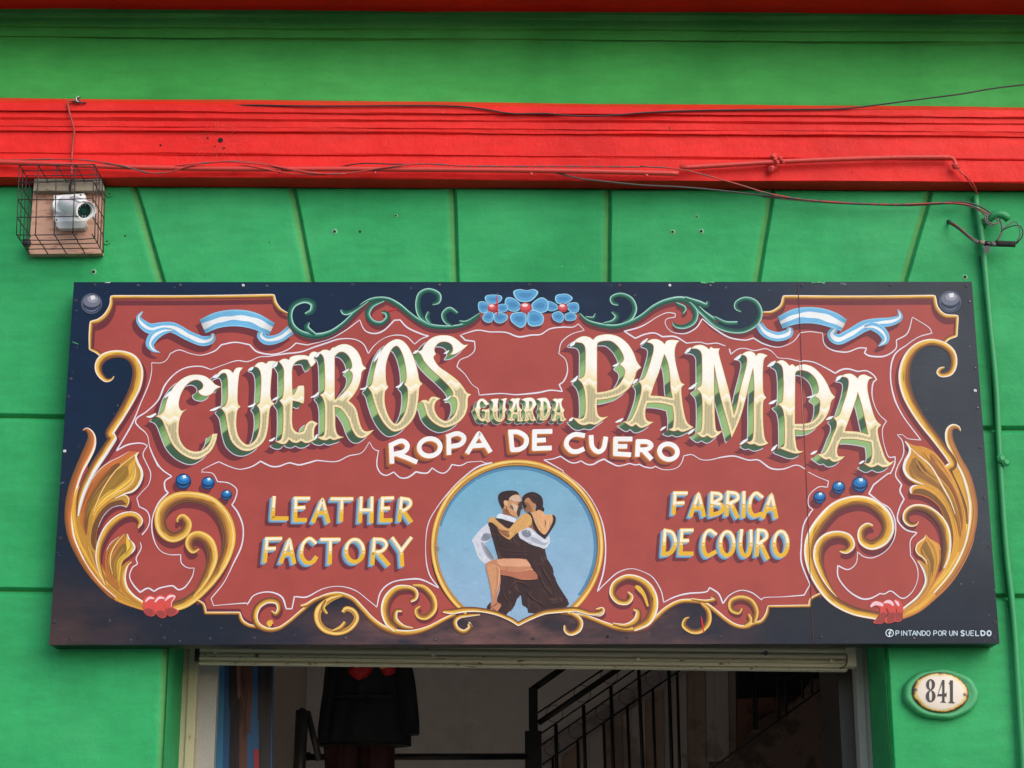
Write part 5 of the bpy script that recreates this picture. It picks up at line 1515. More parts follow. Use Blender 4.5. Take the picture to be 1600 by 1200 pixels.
figure('dancer_painting', [
    ('290,695! 390,620! 520,640 660,690! 720,780 780,900 1080,1040! 1090,1100 1110,1180! 1190,1310! 1200,1400 1225,1450 1240,1500 1290,1590 1390,1750 1415,1815! 1340,1890! 1100,1890 960,1945! 845,1935! 830,1865 770,1830 755,1750 748,1680! 690,1750 650,1850 560,1940 545,1975! 410,1922 415,1780 420,1720 455,1600 450,1400 430,1200 390,1050 340,870 300,730', SUIT),
    ('282,690! 200,760 120,850 65,932 90,980 120,1080 150,1150 190,1210 250,1252! 390,1190! 360,1130 300,1050 240,960! 300,940 332,880! 320,800', SH),
    ('200,880 240,828 318,835 325,900 260,940 195,925', C(150, 154, 168)), ('225,850 280,840 316,870 300,915 225,915', SHD), ('190,960 250,985 330,1090 380,1190 330,1200 250,1120', C(156, 160, 174)), ('240,1000 310,1070 370,1180 320,1170 260,1080', SHD),
    ('400,612! 440,560 520,570 620,600 690,642! 668,686! 560,655 470,625', C(222, 228, 238)),
    ('490,470! 500,560 560,575 620,590 690,605 725,580 742,520 767,490 750,440 747,380 735,300 600,290 520,380 480,450', SK),
    ('500,480! 560,500 600,560 650,600 560,578 500,560', SKD),
    ('745,380! 765,400 760,440 770,490 745,510 735,570 715,600 695,580 690,520 715,450 700,430 735,400', C(74, 52, 48)),
    ('620,312 700,300 740,350 732,388 680,392 620,372 580,352', WF), ('612,412 680,440 702,480 682,530 645,512 640,462', WF), ('590,450 612,440 645,480 630,505', C(110, 96, 92)),
    ('430,350 440,290 500,250 600,235 690,250 728,300! 680,290 620,310 580,350 570,382 520,370 505,400 515,455 488,500! 450,420', HAIR),
    ('510,385 550,375 568,412 552,455 520,430', SKL)], 3.2, 'painted man in white shirt and dark waistcoat with hair brushed back',
    [('560,560,3 545,470,9 530,440,3', C(70, 50, 44)), ('690,400,3 715,396,8 735,402,3', C(60, 44, 44)), ('420,930,4 600,960,9 900,1000,4', SUIT2), ('430,1040,4 620,1075,13 900,1090,5', SUIT2), ('470,1110,4 700,1130,12 960,1120,4', SUIT2), ('380,780,3 420,900,10 440,1040,4', C(46, 30, 34))],
    [(0, 150, [C(66, 43, 43), C(74, 48, 46), C(52, 34, 37), C(80, 54, 48)], [8, 60, 66, 90], {'w': (20, 46), 'L': (80, 200)}),
     (1, 16, [C(192, 195, 206), C(214, 216, 225)], [110, 60], {'w': (16, 34)}),
     (6, 10, [C(196, 204, 216), C(236, 240, 246)], [25], {}), (7, 12, [C(220, 166, 122), C(186, 130, 92)], [70, 110], {'L': (30, 80), 'w': (5, 12)})])
figure('dancer_painting', [
    ('890,540 960,510 1050,510 1080,570 1190,570 1190,650 1140,760 1080,845 1020,825 960,720 920,620', C(222, 166, 118)),
    ('830,740 900,680 945,800 900,790 860,760', SKD),
    ('712,820 740,770 830,745 900,770 960,830 1030,880 1080,912 1140,858! 1147,960 1080,1042 1000,1020 900,990 790,930 730,890', SH),
    ('760,800 850,790 890,850 840,890 770,860', SHD), ('880,880 960,900 1060,960 1120,950 1080,1000 980,975 900,940', C(168, 172, 186)),
    ('812,550! 860,540 900,570 930,660 980,760 1040,832 1090,842 1140,770 1190,660 1182,570! 1225,600 1222,690 1160,800 1080,912! 1000,855 930,765 890,640 860,570', SUIT),
    ('285,682! 310,620 360,600 400,640 470,700 570,765 640,700 740,590 820,552 880,592 900,680 850,740 720,810 650,860 590,915 530,890 460,830 400,730 340,680', C(216, 164, 98)),
    ('400,720 470,780 570,800 590,880 540,880 460,820', SKD),
    ('790,340 860,330 940,400 945,480 930,530 830,530 790,500 812,440', C(190, 132, 90)),
    ('800,400 860,420 900,520 830,528 795,500', SKD),
    ('765,380 780,310 860,262 950,265 1030,320 1055,400 1052,460 1072,490 1062,532! 1000,500 950,522 960,440 900,390 850,335 802,370 802,420 830,450 795,500! 770,440', HAIR),
    ('262,1260 310,1220 420,1190 620,1180 800,1190 860,1240 900,1320 980,1462! 880,1475 740,1470 600,1430 460,1405! 465,1500 440,1620 415,1720 415,1770 422,1790! 472,1830 420,1917! 330,1900 325,1860 342,1770 340,1700 300,1480 260,1320', C(196, 132, 98)),
    ('420,1200 620,1185 800,1200 870,1260 860,1290 620,1290 460,1280', C(224, 164, 128)),
    ('460,1340 700,1370 900,1340 970,1450 740,1460 600,1425 465,1395', C(180, 110, 84)),
    ('280,1290 340,1260 400,1300 400,1500 380,1700 350,1700 310,1480', C(206, 148, 106)),
    ('330,1780! 280,1842 275,1898! 322,1902! 325,1850', SUIT)], 8.2 - 1.2, 'painted woman in a backless dark dress with one leg raised and arm round his neck',
    [('360,1270,4 440,1320,10 440,1480,14 410,1650,4', C(228, 182, 140)), ('330,1850,3 380,1835,8 420,1790,3', SUIT), ('325,1850,4 370,1890,8 410,1915,3', SUIT), ('1080,640,3 1090,690,16 1080,750,3', SKD),
     ('350,640,4 480,740,16 575,790,10 640,740,16 780,620,6', SKL), ('980,600,4 1000,700,18 1060,790,6', SKL), ('1140,640,6 1120,720,14 1090,780,4', SKL),
     ('560,1600,4 700,1500,26 860,1560,8', SUIT2), ('1000,1400,4 1080,1560,30 1180,1700,8', SUIT2), ('1010,1250,5 1100,1400,30 1190,1560,8', SUIT2), ('600,1800,4 520,1700,18 500,1560,5', SUIT2), ('820,1620,4 900,1720,26 1080,1840,8', SUIT2),
     ('860,300,4 940,310,14 1010,370,4', C(80, 58, 56))],
    [(0, 20, [C(232, 180, 132), C(204, 148, 102)], [75, 100], {}), (2, 16, [C(192, 196, 208), C(216, 218, 228)], [30, 22], {'w': (16, 34)}),
     (6, 26, [C(230, 184, 120), C(196, 140, 84)], [30, 130, -50], {}), (8, 10, [C(206, 150, 104), C(160, 106, 74)], [80], {'L': (30, 80)}),
     (10, 16, [C(64, 42, 44), C(46, 30, 34)], [60, 80], {}), (11, 34, [C(216, 156, 118), C(178, 112, 82)], [2, 80, 85], {})])

# ---- seam between the two sheets, rivets, screw dents, stray brush marks --------------------
A = Art()
brush(A, '1246.5,441,1.3 1252,560,1.1 1257,690,1.0 1262,800,1.2 1267,930,1.1 1271,1005,1.3', 'X', C(84, 44, 46), 11, wmul=0.8)
brush(A, '1248,560,0.7 1252,600,0.9 1256,680,0.5', 'X', C(206, 150, 140), 11.2)
A.build('sheet_seam', PAINT_FINE, sign)
A = Art()
brush(A, '862,895,4 868,930,10 878,1000,5', 'A8', C(210, 38, 40), 11)
brush(A, '734,226,6 770,218,9 800,212,5', 'A2', C(206, 44, 48), 11)
brush(A, '132,417,4 150,424,7 172,433,4', 'A1', C(60, 150, 96), 11)
for x0, x1 in ((164, 176), (1268, 1292), (1095, 1118)):
    q = ' '.join('%.1f,%.1f,%.1f' % (x, 441.6 + r_.uniform(-.5, .8), r_.uniform(.6, 2.6)) for x in np.arange(x0, x1, 3.0))
    brush(A, q, 'X', C(90, 176, 120) if x0 > 1000 else C(190, 196, 196), 11)
A.build('stray_paint', PAINT_FINE, sign)

def sp(x, y, dy=0.0):
    return P1(x, y, YS) + Vector((0, dy, 0))
for (x, y, r) in ((380, 446, 2.5), (1046.5, 446, 2.5), (101, 705, 2.5), (1523.5, 610.5, 2.8)):
    o = plug('rivet', sp(x, y), (0, -1, 0), r / 480, r / 480 * 0.75, 0.004, RIVETW, sign, 16)
    plug('rivet_pin', sp(x, y, -0.004), (0, -1, 0), r / 480 * .35, r / 480 * .3, 0.0008, SCREWM, o, 10)
DENT = worn('dented_screw_patch', (52, 50, 60), (88, 64, 60), 0.55, 60, 0.5)
for (x, y) in ((148, 445), (216, 446), (282, 445.5), (417, 447), (551, 445), (687, 445), (827, 445), (968, 446), (1110, 446), (1253, 445.5), (1391, 445.5), (1510, 447),
               (118, 470), (111, 592), (107, 620), (94, 841), (85, 972), (110, 998), (256, 997), (328, 998), (397, 997), (540, 997), (681, 999), (833, 997.5), (980, 996), (1127, 996), (1283, 995.5), (1428, 997), (1553, 996),
               (1515, 471), (1524, 575), (1527.5, 637), (1531, 699), (1537.5, 778), (1546, 854), (1555, 973)):
    o = plug('screw', sp(x, y), (0, -1, 0), 0.0058, 0.0040, 0.0022, DENT, sign, 12)
    plug('screw_slot', sp(x, y, -0.0022), (0, -1, 0), 0.0022, 0.002, 0.0007, HOLE if (int(x) % 3) else SCREWM, o, 8)
for (x, y) in ((215.5, 997), (949, 995)):
    plug('open_hole', sp(x, y), (0, -1, 0), 0.0050, 0.0046, 0.0008, HOLE, sign, 14)

# ================================================================== door frame and shutter
YJ = RD
def vstrip(name, xa, xb, y0, y1, mat, parent, zt_=None, zb=None, bevel=0.002):
    """upright member seen between photo columns xa..xb at y=1100"""
    a = P1(xa, 1100, y0).x; b = P1(xb, 1100, y0).x
    return box(name, (a, y0, ZB if zb is None else zb), (b, y1, OT + 0.25 if zt_ is None else zt_), mat, parent, bevel)
frame = empty('door_frame', (0, YJ, ZB), 'cream steel frame of the shop doorway under the sign', 'door frame')
vstrip('jamb', 292, 306, YJ - 0.02, YJ + 0.05, CREAM, frame)
box('jamb_return', (OL - .03, YJ - .012, ZB), (P1(293, 1100, YJ - .02).x, YJ + .06, OT + .25), CREAM, frame)
box('jamb_return', (P1(1351, 1100, YJ - .02).x, YJ - .012, ZB), (OR_ + .03, YJ + .06, OT + .25), JAMBGREY, frame)
vstrip('jamb', 1339.5, 1352, YJ - 0.02, YJ + 0.05, JAMBGREY, frame)
vstrip('side_panel', 306.5, 338, YJ + 0.03, YJ + 0.07, JAMBGREY, frame)
vstrip('side_panel', 1311, 1338.5, YJ + 0.05, YJ + 0.42, BLACKPL, frame)
zsh = P1(800, 1042, 0.15).z

shutter = empty('roller_shutter', (0, 0.15, zsh), 'beige steel roller shutter rolled up above the doorway', 'shutter')
YR = 0.15
def pz(y, yy): return slope_z(y - 6.0, y + 9.5, yy)    # the shutter's edge runs a little downhill like the building
xa, xb = P1(312, 1030, YR).x, P1(1322, 1040, YR).x
def prof_strip(name, rows, mat, parent, x0=None, x1=None):
    x0 = xa if x0 is None else x0; x1 = xb if x1 is None else x1
    V, F = [], []
    Xs = np.linspace(x0, x1, 60)
    for (yl, yy) in rows:
        f = slope_z(yl - 7.6, yl + 10.4, yy)
        for X in Xs: V.append((X, yy, f(X) + wob(X, yl, 0.0003)))
    n = len(Xs)
    for r in range(len(rows) - 1):
        for i in range(n - 1):
            F.append((r * n + i, (r + 1) * n + i, (r + 1) * n + i + 1, r * n + i + 1))
    return link(name, mesh_from(name, V, F), mat, parent, False)
prof_strip('bottom_bar', [(1024, YR + 0.004), (1026.5, YR - 0.003), (1029, YR - 0.003), (1030.5, YR - 0.012), (1035.5, YR - 0.014), (1036.5, YR - 0.006), (1038.2, YR - 0.02), (1040.0, YR - 0.022), (1043.2, YR + 0.012), (1043.0, YR + 0.03), (1020, YR + 0.03)], BEIGE_E, shutter)
for k in range(3):
    y = 1023.6 - k * 9.5
    prof_strip('slat', [(y - 9.3, YR + 0.006), (y - 8.4, YR - 0.002), (y - 6, YR - 0.0065), (y - 3, YR - 0.0065), (y - 0.9, YR - 0.001), (y, YR + 0.006)], BEIGE, shutter)
for (x, y) in ((336, 1018), (677, 1023.5), (997, 1030.3), (1299, 1033.5)):
    plug('bolt', P1(x, y, YR - 0.003), (0, -1, 0), 0.0085, 0.007, 0.006, BEIGE_E, shutter, 12)
box('guide_rail', (P1(1322, 1040, YR).x, YR - 0.01, zsh - 0.002), (P1(1338, 1040, YR).x, YR + 0.05, OT + 0.2), BEIGE, shutter, 0.002)
box('guide_rail', (P1(303, 1040, YR).x, YR + 0.0, zsh + 0.02), (P1(311, 1040, YR).x, YR + 0.05, OT + 0.2), FRAMEM, shutter, 0.002)
t = px_path('1323,1022,0.125 1323.5,1034,0.122 1320,1041,0.122 1312,1044.5,0.125', 0.125)
tube('end_hook', t, 0.0022, RUST, shutter, 6)
box('tape', (P1(394, 1010, YR - .015).x, YR - 0.016, P1(400, 1014.3, YR - .012).z), (P1(430, 1010, YR - .015).x, YR - 0.009, P1(400, 1004, YR - .012).z), simple('teal_tape', (30, 110, 116), 0.4), shutter)
# marks on the shutter: grey paint dab and dark smear near its right end
sm = [plug('paint_dab', P1(1196.5, 1020.5, YR - .0065), (0, -1, 0), 0.0088, 0.0082, 0.0008, simple('slate_dab', (74, 76, 82), 0.5), shutter, 6)]
A = Art.__new__(Art)

# ================================================================== interior
room = empty('shop_interior_room', (0, 3.0, ZB), 'dim grey-walled shop entrance seen through the open doorway', 'room')
WALLIN = worn('interior_wall_paint', (232, 226, 220), (220, 212, 204), 0.6, 3, 0.8, bmp=0.1)
WALLIN2 = worn('interior_side_paint', (214, 202, 190), (196, 182, 170), 0.6, 4, 0.8, bmp=0.1)
YB = 3.9
zc = OT + 0.55
xbl = P1(478, 1120, YB).x
sheet('back_wall', xbl, 3.0, ZB, zc, YB, WALLIN, room)
xfl = P1(330, 1100, YJ + 0.08).x
quad('side_wall', [(xfl - 0.06, YJ + 0.07, ZB), (xbl, YB, ZB), (xbl, YB, zc), (xfl - 0.06, YJ + 0.07, zc)], WALLIN2, room)
quad('ceiling', [(-2.6, YJ + 0.07, zc), (3.0, YJ + 0.07, zc), (3.0, YB, zc), (-2.6, YB, zc)], simple('interior_ceiling', (220, 216, 210), 0.9), room)
quad('floor', [(-2.6, YJ - 0.2, ZB + .004), (-2.6, YB, ZB + .004), (3.0, YB, ZB + .004), (3.0, YJ - 0.2, ZB + .004)], simple('interior_floor_tiles', (190, 178, 166), 0.6), room)
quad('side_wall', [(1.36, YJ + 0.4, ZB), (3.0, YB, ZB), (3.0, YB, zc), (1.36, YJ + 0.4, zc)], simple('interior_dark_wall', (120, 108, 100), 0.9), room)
# wall above the door inside
quad('lintel_wall', [(-2.6, YJ + 0.07, OT + 0.02), (2.6, YJ + 0.07, OT + 0.02), (2.6, YJ + 0.07, zc), (-2.6, YJ + 0.07, zc)], WALLIN2, room)

# mural panel just inside on the left
MY = 0.62
mural = empty('mural_panel', tuple(P1(382, 1196, MY)), 'tall blue board painted with long brown shapes, leaning inside the left of the doorway', 'painting')
def pq(name, pts, y, mat, parent, thick=0.0, dy=0.0):
    q = P([p[0] for p in pts], [p[1] for p in pts], y)
    q[:, 1] -= dy
    V = [tuple(v) for v in q]
    F = [tuple(range(len(V)))]
    if thick:
        n = len(V)
        V += [(v[0], v[1] + thick, v[2]) for v in V]
        F.append(tuple(range(n, 2 * n))[::-1])
        for i in range(n): F.append((i, (i + 1) % n, n + (i + 1) % n, n + i))
    me = mesh_from(name, V, F)
    bm = bmesh.new(); bm.from_mesh(me); bmesh.ops.recalc_face_normals(bm, faces=bm.faces)
    if not thick:
        for f in bm.faces:
            if f.normal.y > 0: f.normal_flip()
    bm.to_mesh(me); bm.free()
    return link(name, me, mat, parent)
pq('panel', [(351, 990), (427, 990), (424, 1270), (346, 1270)], MY, worn('mural_blue', (48, 96, 140), (38, 70, 104), 0.55, 5, 0.6, (1, 1, .4)), mural, 0.03)
pq('panel_edge', [(341, 990), (351.5, 990), (346.5, 1270), (334, 1270)], MY - 0.004, worn('mural_edge_blue', (66, 140, 186), (50, 112, 160), 0.6, 6, 0.5), mural, 0.03)
MB1 = worn('mural_brown', (104, 66, 50), (70, 46, 40), 0.5, 9, 0.6, (6, 1, .5)); MB2 = worn('mural_dark', (52, 42, 44), (36, 30, 34), 0.5, 9, 0.6, (6, 1, .5))
MB3 = worn('mural_tan', (148, 106, 90), (120, 82, 68), 0.55, 9, 0.6, (6, 1, .5))
pq('brown_shape', [(358, 990), (394, 990), (393, 1100), (391, 1145), (386, 1146), (385, 1270), (356, 1270), (360, 1110), (359.5, 1110), (357.5, 1100)], MY, MB2, mural, 0, 0.0012)
pq('brown_shape', [(375, 990), (395, 990), (394.5, 1080), (391, 1146), (387, 1147), (386, 1270), (373, 1270), (375, 1090)], MY, MB1, mural, 0, 0.0024)
pq('brown_shape', [(368, 990), (377, 990), (376.5, 1085), (373.5, 1094), (371, 1088)], MY, MB3, mural, 0, 0.0036)
pq('dark_shape', [(403, 990), (426.5, 990), (422, 1270), (404, 1270), (405, 1127), (403, 1124)], MY, MB2, mural, 0, 0.0012)
pq('red_shape', [(396.5, 1171), (404.5, 1171), (405, 1215), (398, 1215)], MY, simple('mural_red', (168, 30, 34), 0.5), mural, 0, 0.0030)

# coats hanging inside: black belted jacket over dark red trousers, scarf at the neck
JY = 2.1
LEATHER = simple('black_leather', (22, 26, 30), 0.8, 0, 0.3, 12, 0.6)
REDCL = simple('dark_red_cloth', (52, 12, 16), 0.8, 0, 0.3, 20, 0.4)
def cloth_body(name, rows, y, depth, mat, parent, folds, seed, nseg=72):
    """closed ring cross-sections: rows of (xl, xr, photo y)"""
    V, F = [], []
    r = random.Random(seed)
    ph = [r.uniform(0, 6) for _ in range(4)]
    ks = smooth_path(np.array(rows, float), 6)
    for xl, xr, yy in ks:
        a, b = P1(xl, yy, y), P1(xr, yy, y)
        cxx, hw_ = (a.x + b.x) / 2, (b.x - a.x) / 2
        for k in range(nseg):
            th = 2 * math.pi * k / nseg
            f = folds * (math.sin(th * 7 + ph[0] + yy * .01) + .6 * math.sin(th * 13 + ph[1] + yy * 0.03) + .5 * math.sin(yy * .11 + th * 3 + ph[2]))
            V.append((cxx + math.cos(th) * (hw_ + f * .4), y + math.sin(th) * (depth + f), a.z))
    n = len(ks)
    for i in range(n - 1):
        for k in range(nseg):
            F.append((i * nseg + k, i * nseg + (k + 1) % nseg, (i + 1) * nseg + (k + 1) % nseg, (i + 1) * nseg + k))
    F.append(tuple(range(nseg))); F.append(tuple((n - 1) * nseg + k for k in range(nseg))[::-1])
    return link(name, mesh_from(name, V, F), mat, parent, True)
jk = empty('hanging_jacket', tuple(P1(573, 1165, JY)), 'black belted leather jacket hanging inside the doorway', 'jacket')
cloth_body('torso', [(528, 618, 985), (522, 622, 1010), (516, 626, 1040), (512, 632, 1075), (508, 634, 1098), (504, 638, 1120), (500, 641, 1145), (498, 642, 1166)], JY, 0.11, LEATHER, jk, 0.006, 3)
cloth_body('sleeve', [(512, 534, 985), (510, 532, 1030), (505, 526, 1075), (500, 520, 1110), (497, 516, 1140), (497, 514, 1160)], JY - 0.05, 0.05, LEATHER, jk, 0.004, 4)
cloth_body('sleeve', [(614, 636, 985), (616, 642, 1030), (620, 650, 1075), (624, 653, 1110), (628, 655, 1132), (632, 655, 1148)], JY - 0.05, 0.05, LEATHER, jk, 0.004, 5)
cloth_body('belt', [(509, 634, 1091), (509, 634, 1099)], JY, 0.122, simple('black_belt', (16, 18, 22), 0.7), jk, 0.0, 6)
box('buckle', tuple(P1(566, 1100, JY - .13)), tuple(P1(576, 1088, JY - .12)), simple('dull_buckle', (46, 42, 38), 0.35, 0.8), jk, 0.002)
tr = empty('hanging_trousers', tuple(P1(560, 1230, JY)), 'dark red trousers hanging under the black jacket', 'trousers')
cloth_body('leg', [(504, 566, 1150), (507, 563, 1190), (506, 562, 1260)], JY + .02, 0.07, REDCL, tr, 0.005, 8)
cloth_body('leg', [(563, 618, 1150), (563, 616, 1190), (562, 614, 1260)], JY + .02, 0.07, REDCL, tr, 0.005, 9)
sc = empty('neck_scarf', tuple(P1(580, 1060, JY - .14)), 'red and yellow scarf at the neck of the black jacket', 'scarf')
REDSC = simple('red_scarf_cloth', (190, 20, 24), 0.7, 0, 0.25, 40); YESC = simple('yellow_scarf_cloth', (206, 164, 30), 0.7, 0, 0.2, 60)
def puff(name, pts, y, mat, parent, t=0.03):
    q = P([p[0] for p in pts], [p[1] for p in pts], y)
    c = q.mean(0)
    V = []
    n = len(q)
    for s, dd in ((1.0, 0.0), (0.8, -t * .7), (0.4, -t)):
        for v in q:
            w = c + (v - c) * s
            V.append((w[0], y + dd + 0.004 * math.sin(w[0] * 90 + w[2] * 60), w[2]))
    F = []
    for r in range(2):
        for i in range(n):
            F.append((r * n + i, r * n + (i + 1) % n, (r + 1) * n + (i + 1) % n, (r + 1) * n + i))
    F.append(tuple(2 * n + i for i in range(n)))
    V += [(v[0], y + 0.01, v[2]) for v in q]
    F.append(tuple(3 * n + i for i in range(n))[::-1])
    for i in range(n): F.append((i, 3 * n + i, 3 * n + (i + 1) % n, (i + 1) % n))
    return link(name, mesh_from(name, V, F), mat, parent, True)
puff('scarf_end', [(545, 1010), (553, 1035), (543, 1050), (550, 1057), (560, 1063), (572, 1058), (581, 1050), (584, 1036), (575, 1010)], JY - .13, REDSC, sc)
puff('scarf_end', [(588, 1010), (592, 1036), (596, 1050), (602, 1056), (612, 1054), (619, 1050), (616, 1038), (610, 1010)], JY - .13, REDSC, sc)
puff('yellow_band', [(552, 1036), (558, 1036), (563, 1040), (559, 1043), (551, 1041)], JY - .17, YESC, sc, .004)
puff('yellow_band', [(590, 1037), (612, 1035), (615, 1040), (594, 1045)], JY - .17, YESC, sc, .004)

# ---- stair with its railings
IRON = simple('black_iron', (16, 14, 15), 0.45, 0.2, 0.2, 30)
def bar(name, x0, y0, x1, y1, w, yy, parent, mat=None, seg=4, y2=None):
    a, b = P1(x0, y0, yy), P1(x1, y1, yy if y2 is None else y2)
    s = (yy - CAM[1]) / FPX / math.cos(PITCH)
    return tube(name, [a, (a + b) / 2, b], w / 2 * s * 1.1, mat or IRON, parent, seg)
Z6 = lambda x, y: (660 + x / 4, 980 + y / 4)
RY, RY2 = 3.0, 3.7
rail = empty('stair_railing', tuple(P1(833, 1198, RY)), 'black iron stair railing with rings, nearer of the two flights', 'railing')
def zb(name, x0, y0, x1, y1, w, yy, par, seg=6): 
    a = Z6(x0, y0); b = Z6(x1, y1)
    return bar(name, a[0], a[1], b[0], b[1], w, yy, par, None, seg)
s6 = (RY - CAM[1]) / FPX
pa = P1(826, 1075, RY); pb = P1(840, 1075, RY)
box('newel_post', (pa.x, RY - 0.03, ZB), (pb.x, RY + 0.03, pa.z), IRON, rail, 0.004)
pa2 = P1(820, 1142, RY - .04); pb2 = P1(846, 1142, RY - .04)
box('newel_sleeve', (pa2.x, RY - 0.05, ZB), (pb2.x, RY - .032, pa2.z), IRON, rail, 0.003)
zb('handrail', 690, 388, 905, 235, 9.5, RY, rail, 8)
zb('handrail', 725, 600, 1290, 215, 8.5, RY, rail, 8)
zb('rail', 722, 535, 1180, 230, 2.6, RY, rail)
zb('rail', 722, 678, 1400, 215, 2.6, RY, rail)
for cxr, cyr in ((825, 540), (998, 416), (1168, 300)):
    c = P1(*Z6(cxr, cyr), RY)
    rr = 13 * s6
    tube('ring', [c + Vector((math.cos(t) * rr, 0, math.sin(t) * rr)) for t in np.linspace(0, 2 * math.pi, 25)], 0.0017, IRON, rail, 5)
for x0, y0, x1 in ((834, 606, 842), (1007, 487, 1022), (1178, 366, 1197), (1352, 250, 1382), (1540, 240, 1562)):
    zb('baluster', x0, y0, x1, 1000, 5.2, RY, rail)
rail2 = empty('stair_railing', tuple(P1(845, 1198, RY2)), 'black iron stair railing with rings, the farther flight behind the first', 'railing')
zb('rail', 735, 742, 1500, 215, 2.4, RY2, rail2)
zb('rail', 748, 858, 1680, 222, 2.6, RY2, rail2)
for cxr, cyr in ((808, 752), (962, 646), (1130, 531), (1278, 433), (1442, 320)):
    c = P1(*Z6(cxr, cyr), RY2)
    rr = 12 * (RY2 - CAM[1]) / FPX
    tube('ring', [c + Vector((math.cos(t) * rr, 0, math.sin(t) * rr)) for t in np.linspace(0, 2 * math.pi, 25)], 0.0017, IRON, rail2, 5)
for x0, y0, x1 in ((815, 815, 818), (970, 706, 978), (1132, 596, 1146), (1280, 498, 1300), (1440, 388, 1460), (1592, 285, 1612)):
    zb('baluster', x0, y0, x1, 1000, 4.0, RY2, rail2)
# stair flank behind: boarded wall in vertical strips, sloping stringer
YF = 3.86
flank = empty('stair_flank', tuple(P1(1000, 1198, YF)), 'pale boarded side of the stair behind the railings', 'stairs')
SL = [worn('stair_board_grey', (206, 196, 188), (176, 162, 150), 0.55, 4, 0.8), worn('stair_board_brown', (178, 154, 134), (150, 128, 112), 0.55, 4, 0.8)]
x = 842.0; i = 0
while x < 1148:
    x2 = min(x + (14, 22, 11, 18)[i % 4], 1150)
    ytop = lambda q: 1187 - (q - 842) * 0.66
    pts = [(x, ytop(x) + 10), (x2 - 0.8, ytop(x2) + 10), (x2 + 3, 1300), (x + 3, 1300)]
    if ytop(x) + 10 < 1290:
        pq('board', pts, YF - 0.01 * (i % 2), SL[(i // 2) % 2], flank, 0.02)
    x = x2; i += 1
pq('stringer', [(838, 1206), (838, 1176), (1130, 985), (1150, 985), (1150, 1000)], YF - 0.03, worn('stringer_grey', (176, 168, 168), (150, 140, 134), 0.55, 5, 0.8), flank, 0.03)
# dark stairwell at the right with uprights and a thin sloping cable
well = empty('dark_stairwell', tuple(P1(1230, 1198, 2.6)), 'dark stairwell with brown panelling at the right of the doorway', 'stairs')
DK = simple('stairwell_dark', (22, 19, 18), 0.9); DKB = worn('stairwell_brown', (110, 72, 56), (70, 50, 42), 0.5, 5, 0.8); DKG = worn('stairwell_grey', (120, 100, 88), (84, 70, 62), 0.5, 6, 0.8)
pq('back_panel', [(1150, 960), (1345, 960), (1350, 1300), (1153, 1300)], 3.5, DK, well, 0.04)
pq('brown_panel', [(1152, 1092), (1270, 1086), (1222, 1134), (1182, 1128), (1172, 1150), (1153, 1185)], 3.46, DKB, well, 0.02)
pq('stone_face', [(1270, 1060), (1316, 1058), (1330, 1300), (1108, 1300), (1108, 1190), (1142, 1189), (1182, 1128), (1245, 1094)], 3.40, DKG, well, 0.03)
for x0, y0, x1, y1 in ((1178, 1048, 1183, 1140), (1212, 1048, 1217, 1125), (1225, 1048, 1229, 1120), (1252, 1048, 1254, 1092), (1267, 1048, 1269, 1085), (1175, 1048, 1178, 1140)):
    bar('upright', x0, y0 - 40, x1, y1, 4, 3.2, well, None, 4)
bar('sloping_cable', 1112, 1201, 1318, 1051, 2.6, 2.4, well, None, 6)
# left: dark post with brace and a cross rail
post = empty('rail_post', tuple(P1(466, 1198, 1.7)), 'dark grey iron post with a slanted brace beside the hanging jacket', 'post')
DPOST = simple('dark_post_paint', (44, 42, 44), 0.4, 0, 0.2, 20)
bar('upright', 472, 1110, 463, 1300, 17, 1.7, post, DPOST, 12)
bar('brace', 480, 1112, 499, 1188, 9, 1.75, post, DPOST, 8)
plug('cap', P1(472, 1111, 1.7), (0, 0, 1), 0.0195, 0.009, 0.012, DPOST, post, 14)
cr_ = empty('cross_rail', tuple(P1(650, 1182, 2.6)), 'black horizontal rail behind the hanging jacket, ending at the stair post', 'railing')
bar('rail_bar', 478, 1183, 826, 1182, 9, 2.6, cr_, IRON, 8)
bar('rail_bracket', 478, 1188, 478, 1176, 14, 2.6, cr_, IRON, 8)

# ================================================================== security camera in its cage
bd = empty('camera_backboard', tuple(P1(106, 345, -0.02)), 'square plywood board with grey mortar along its top, behind the caged camera', 'board')
pq('plywood', [(52, 297), (161, 296), (159, 396), (45, 397)], -0.032, PLY, bd, 0.03)
pq('mortar_strip', [(54, 274), (158, 277), (163, 297.5), (52, 298)], -0.062, MORTAR, bd, 0.03)
camo = empty('security_camera', tuple(P1(108, 330, -0.05)), 'white bullet security camera looking out of its wire cage', 'camera')
YP = -0.036
pq('mount_plate', [(84, 305.5), (131, 302), (134, 306), (136, 344), (133, 347), (88, 347.5), (84, 344)], YP - 0.014, WHITEPL, camo, 0.014)
pq('junction_box', [(88, 346), (134, 345), (135, 352), (131, 356), (92, 357), (88, 353)], YP - 0.028, WHITEPL2, camo, 0.028)
for (x, y) in ((86.5, 307.8), (126, 304.5), (88.5, 343.5), (89.8, 322)):
    plug('plate_screw', P1(x, y, YP - 0.0142), (0, -1, 0), 0.0032, 0.0028, 0.0015, RUST, camo, 10)
ca = P1(97.5, 321.5, YP - 0.016); 
plug('swivel_base', ca, (0.12, -1, -0.05), 0.036, 0.030, 0.016, WHITEPL, camo, 32)
ya_, yb_ = YP - 0.035, YP - 0.150
pA, pB = P1(103, 317, ya_), P1(134, 330.5, yb_)
ax = (pB - pA).normalized()
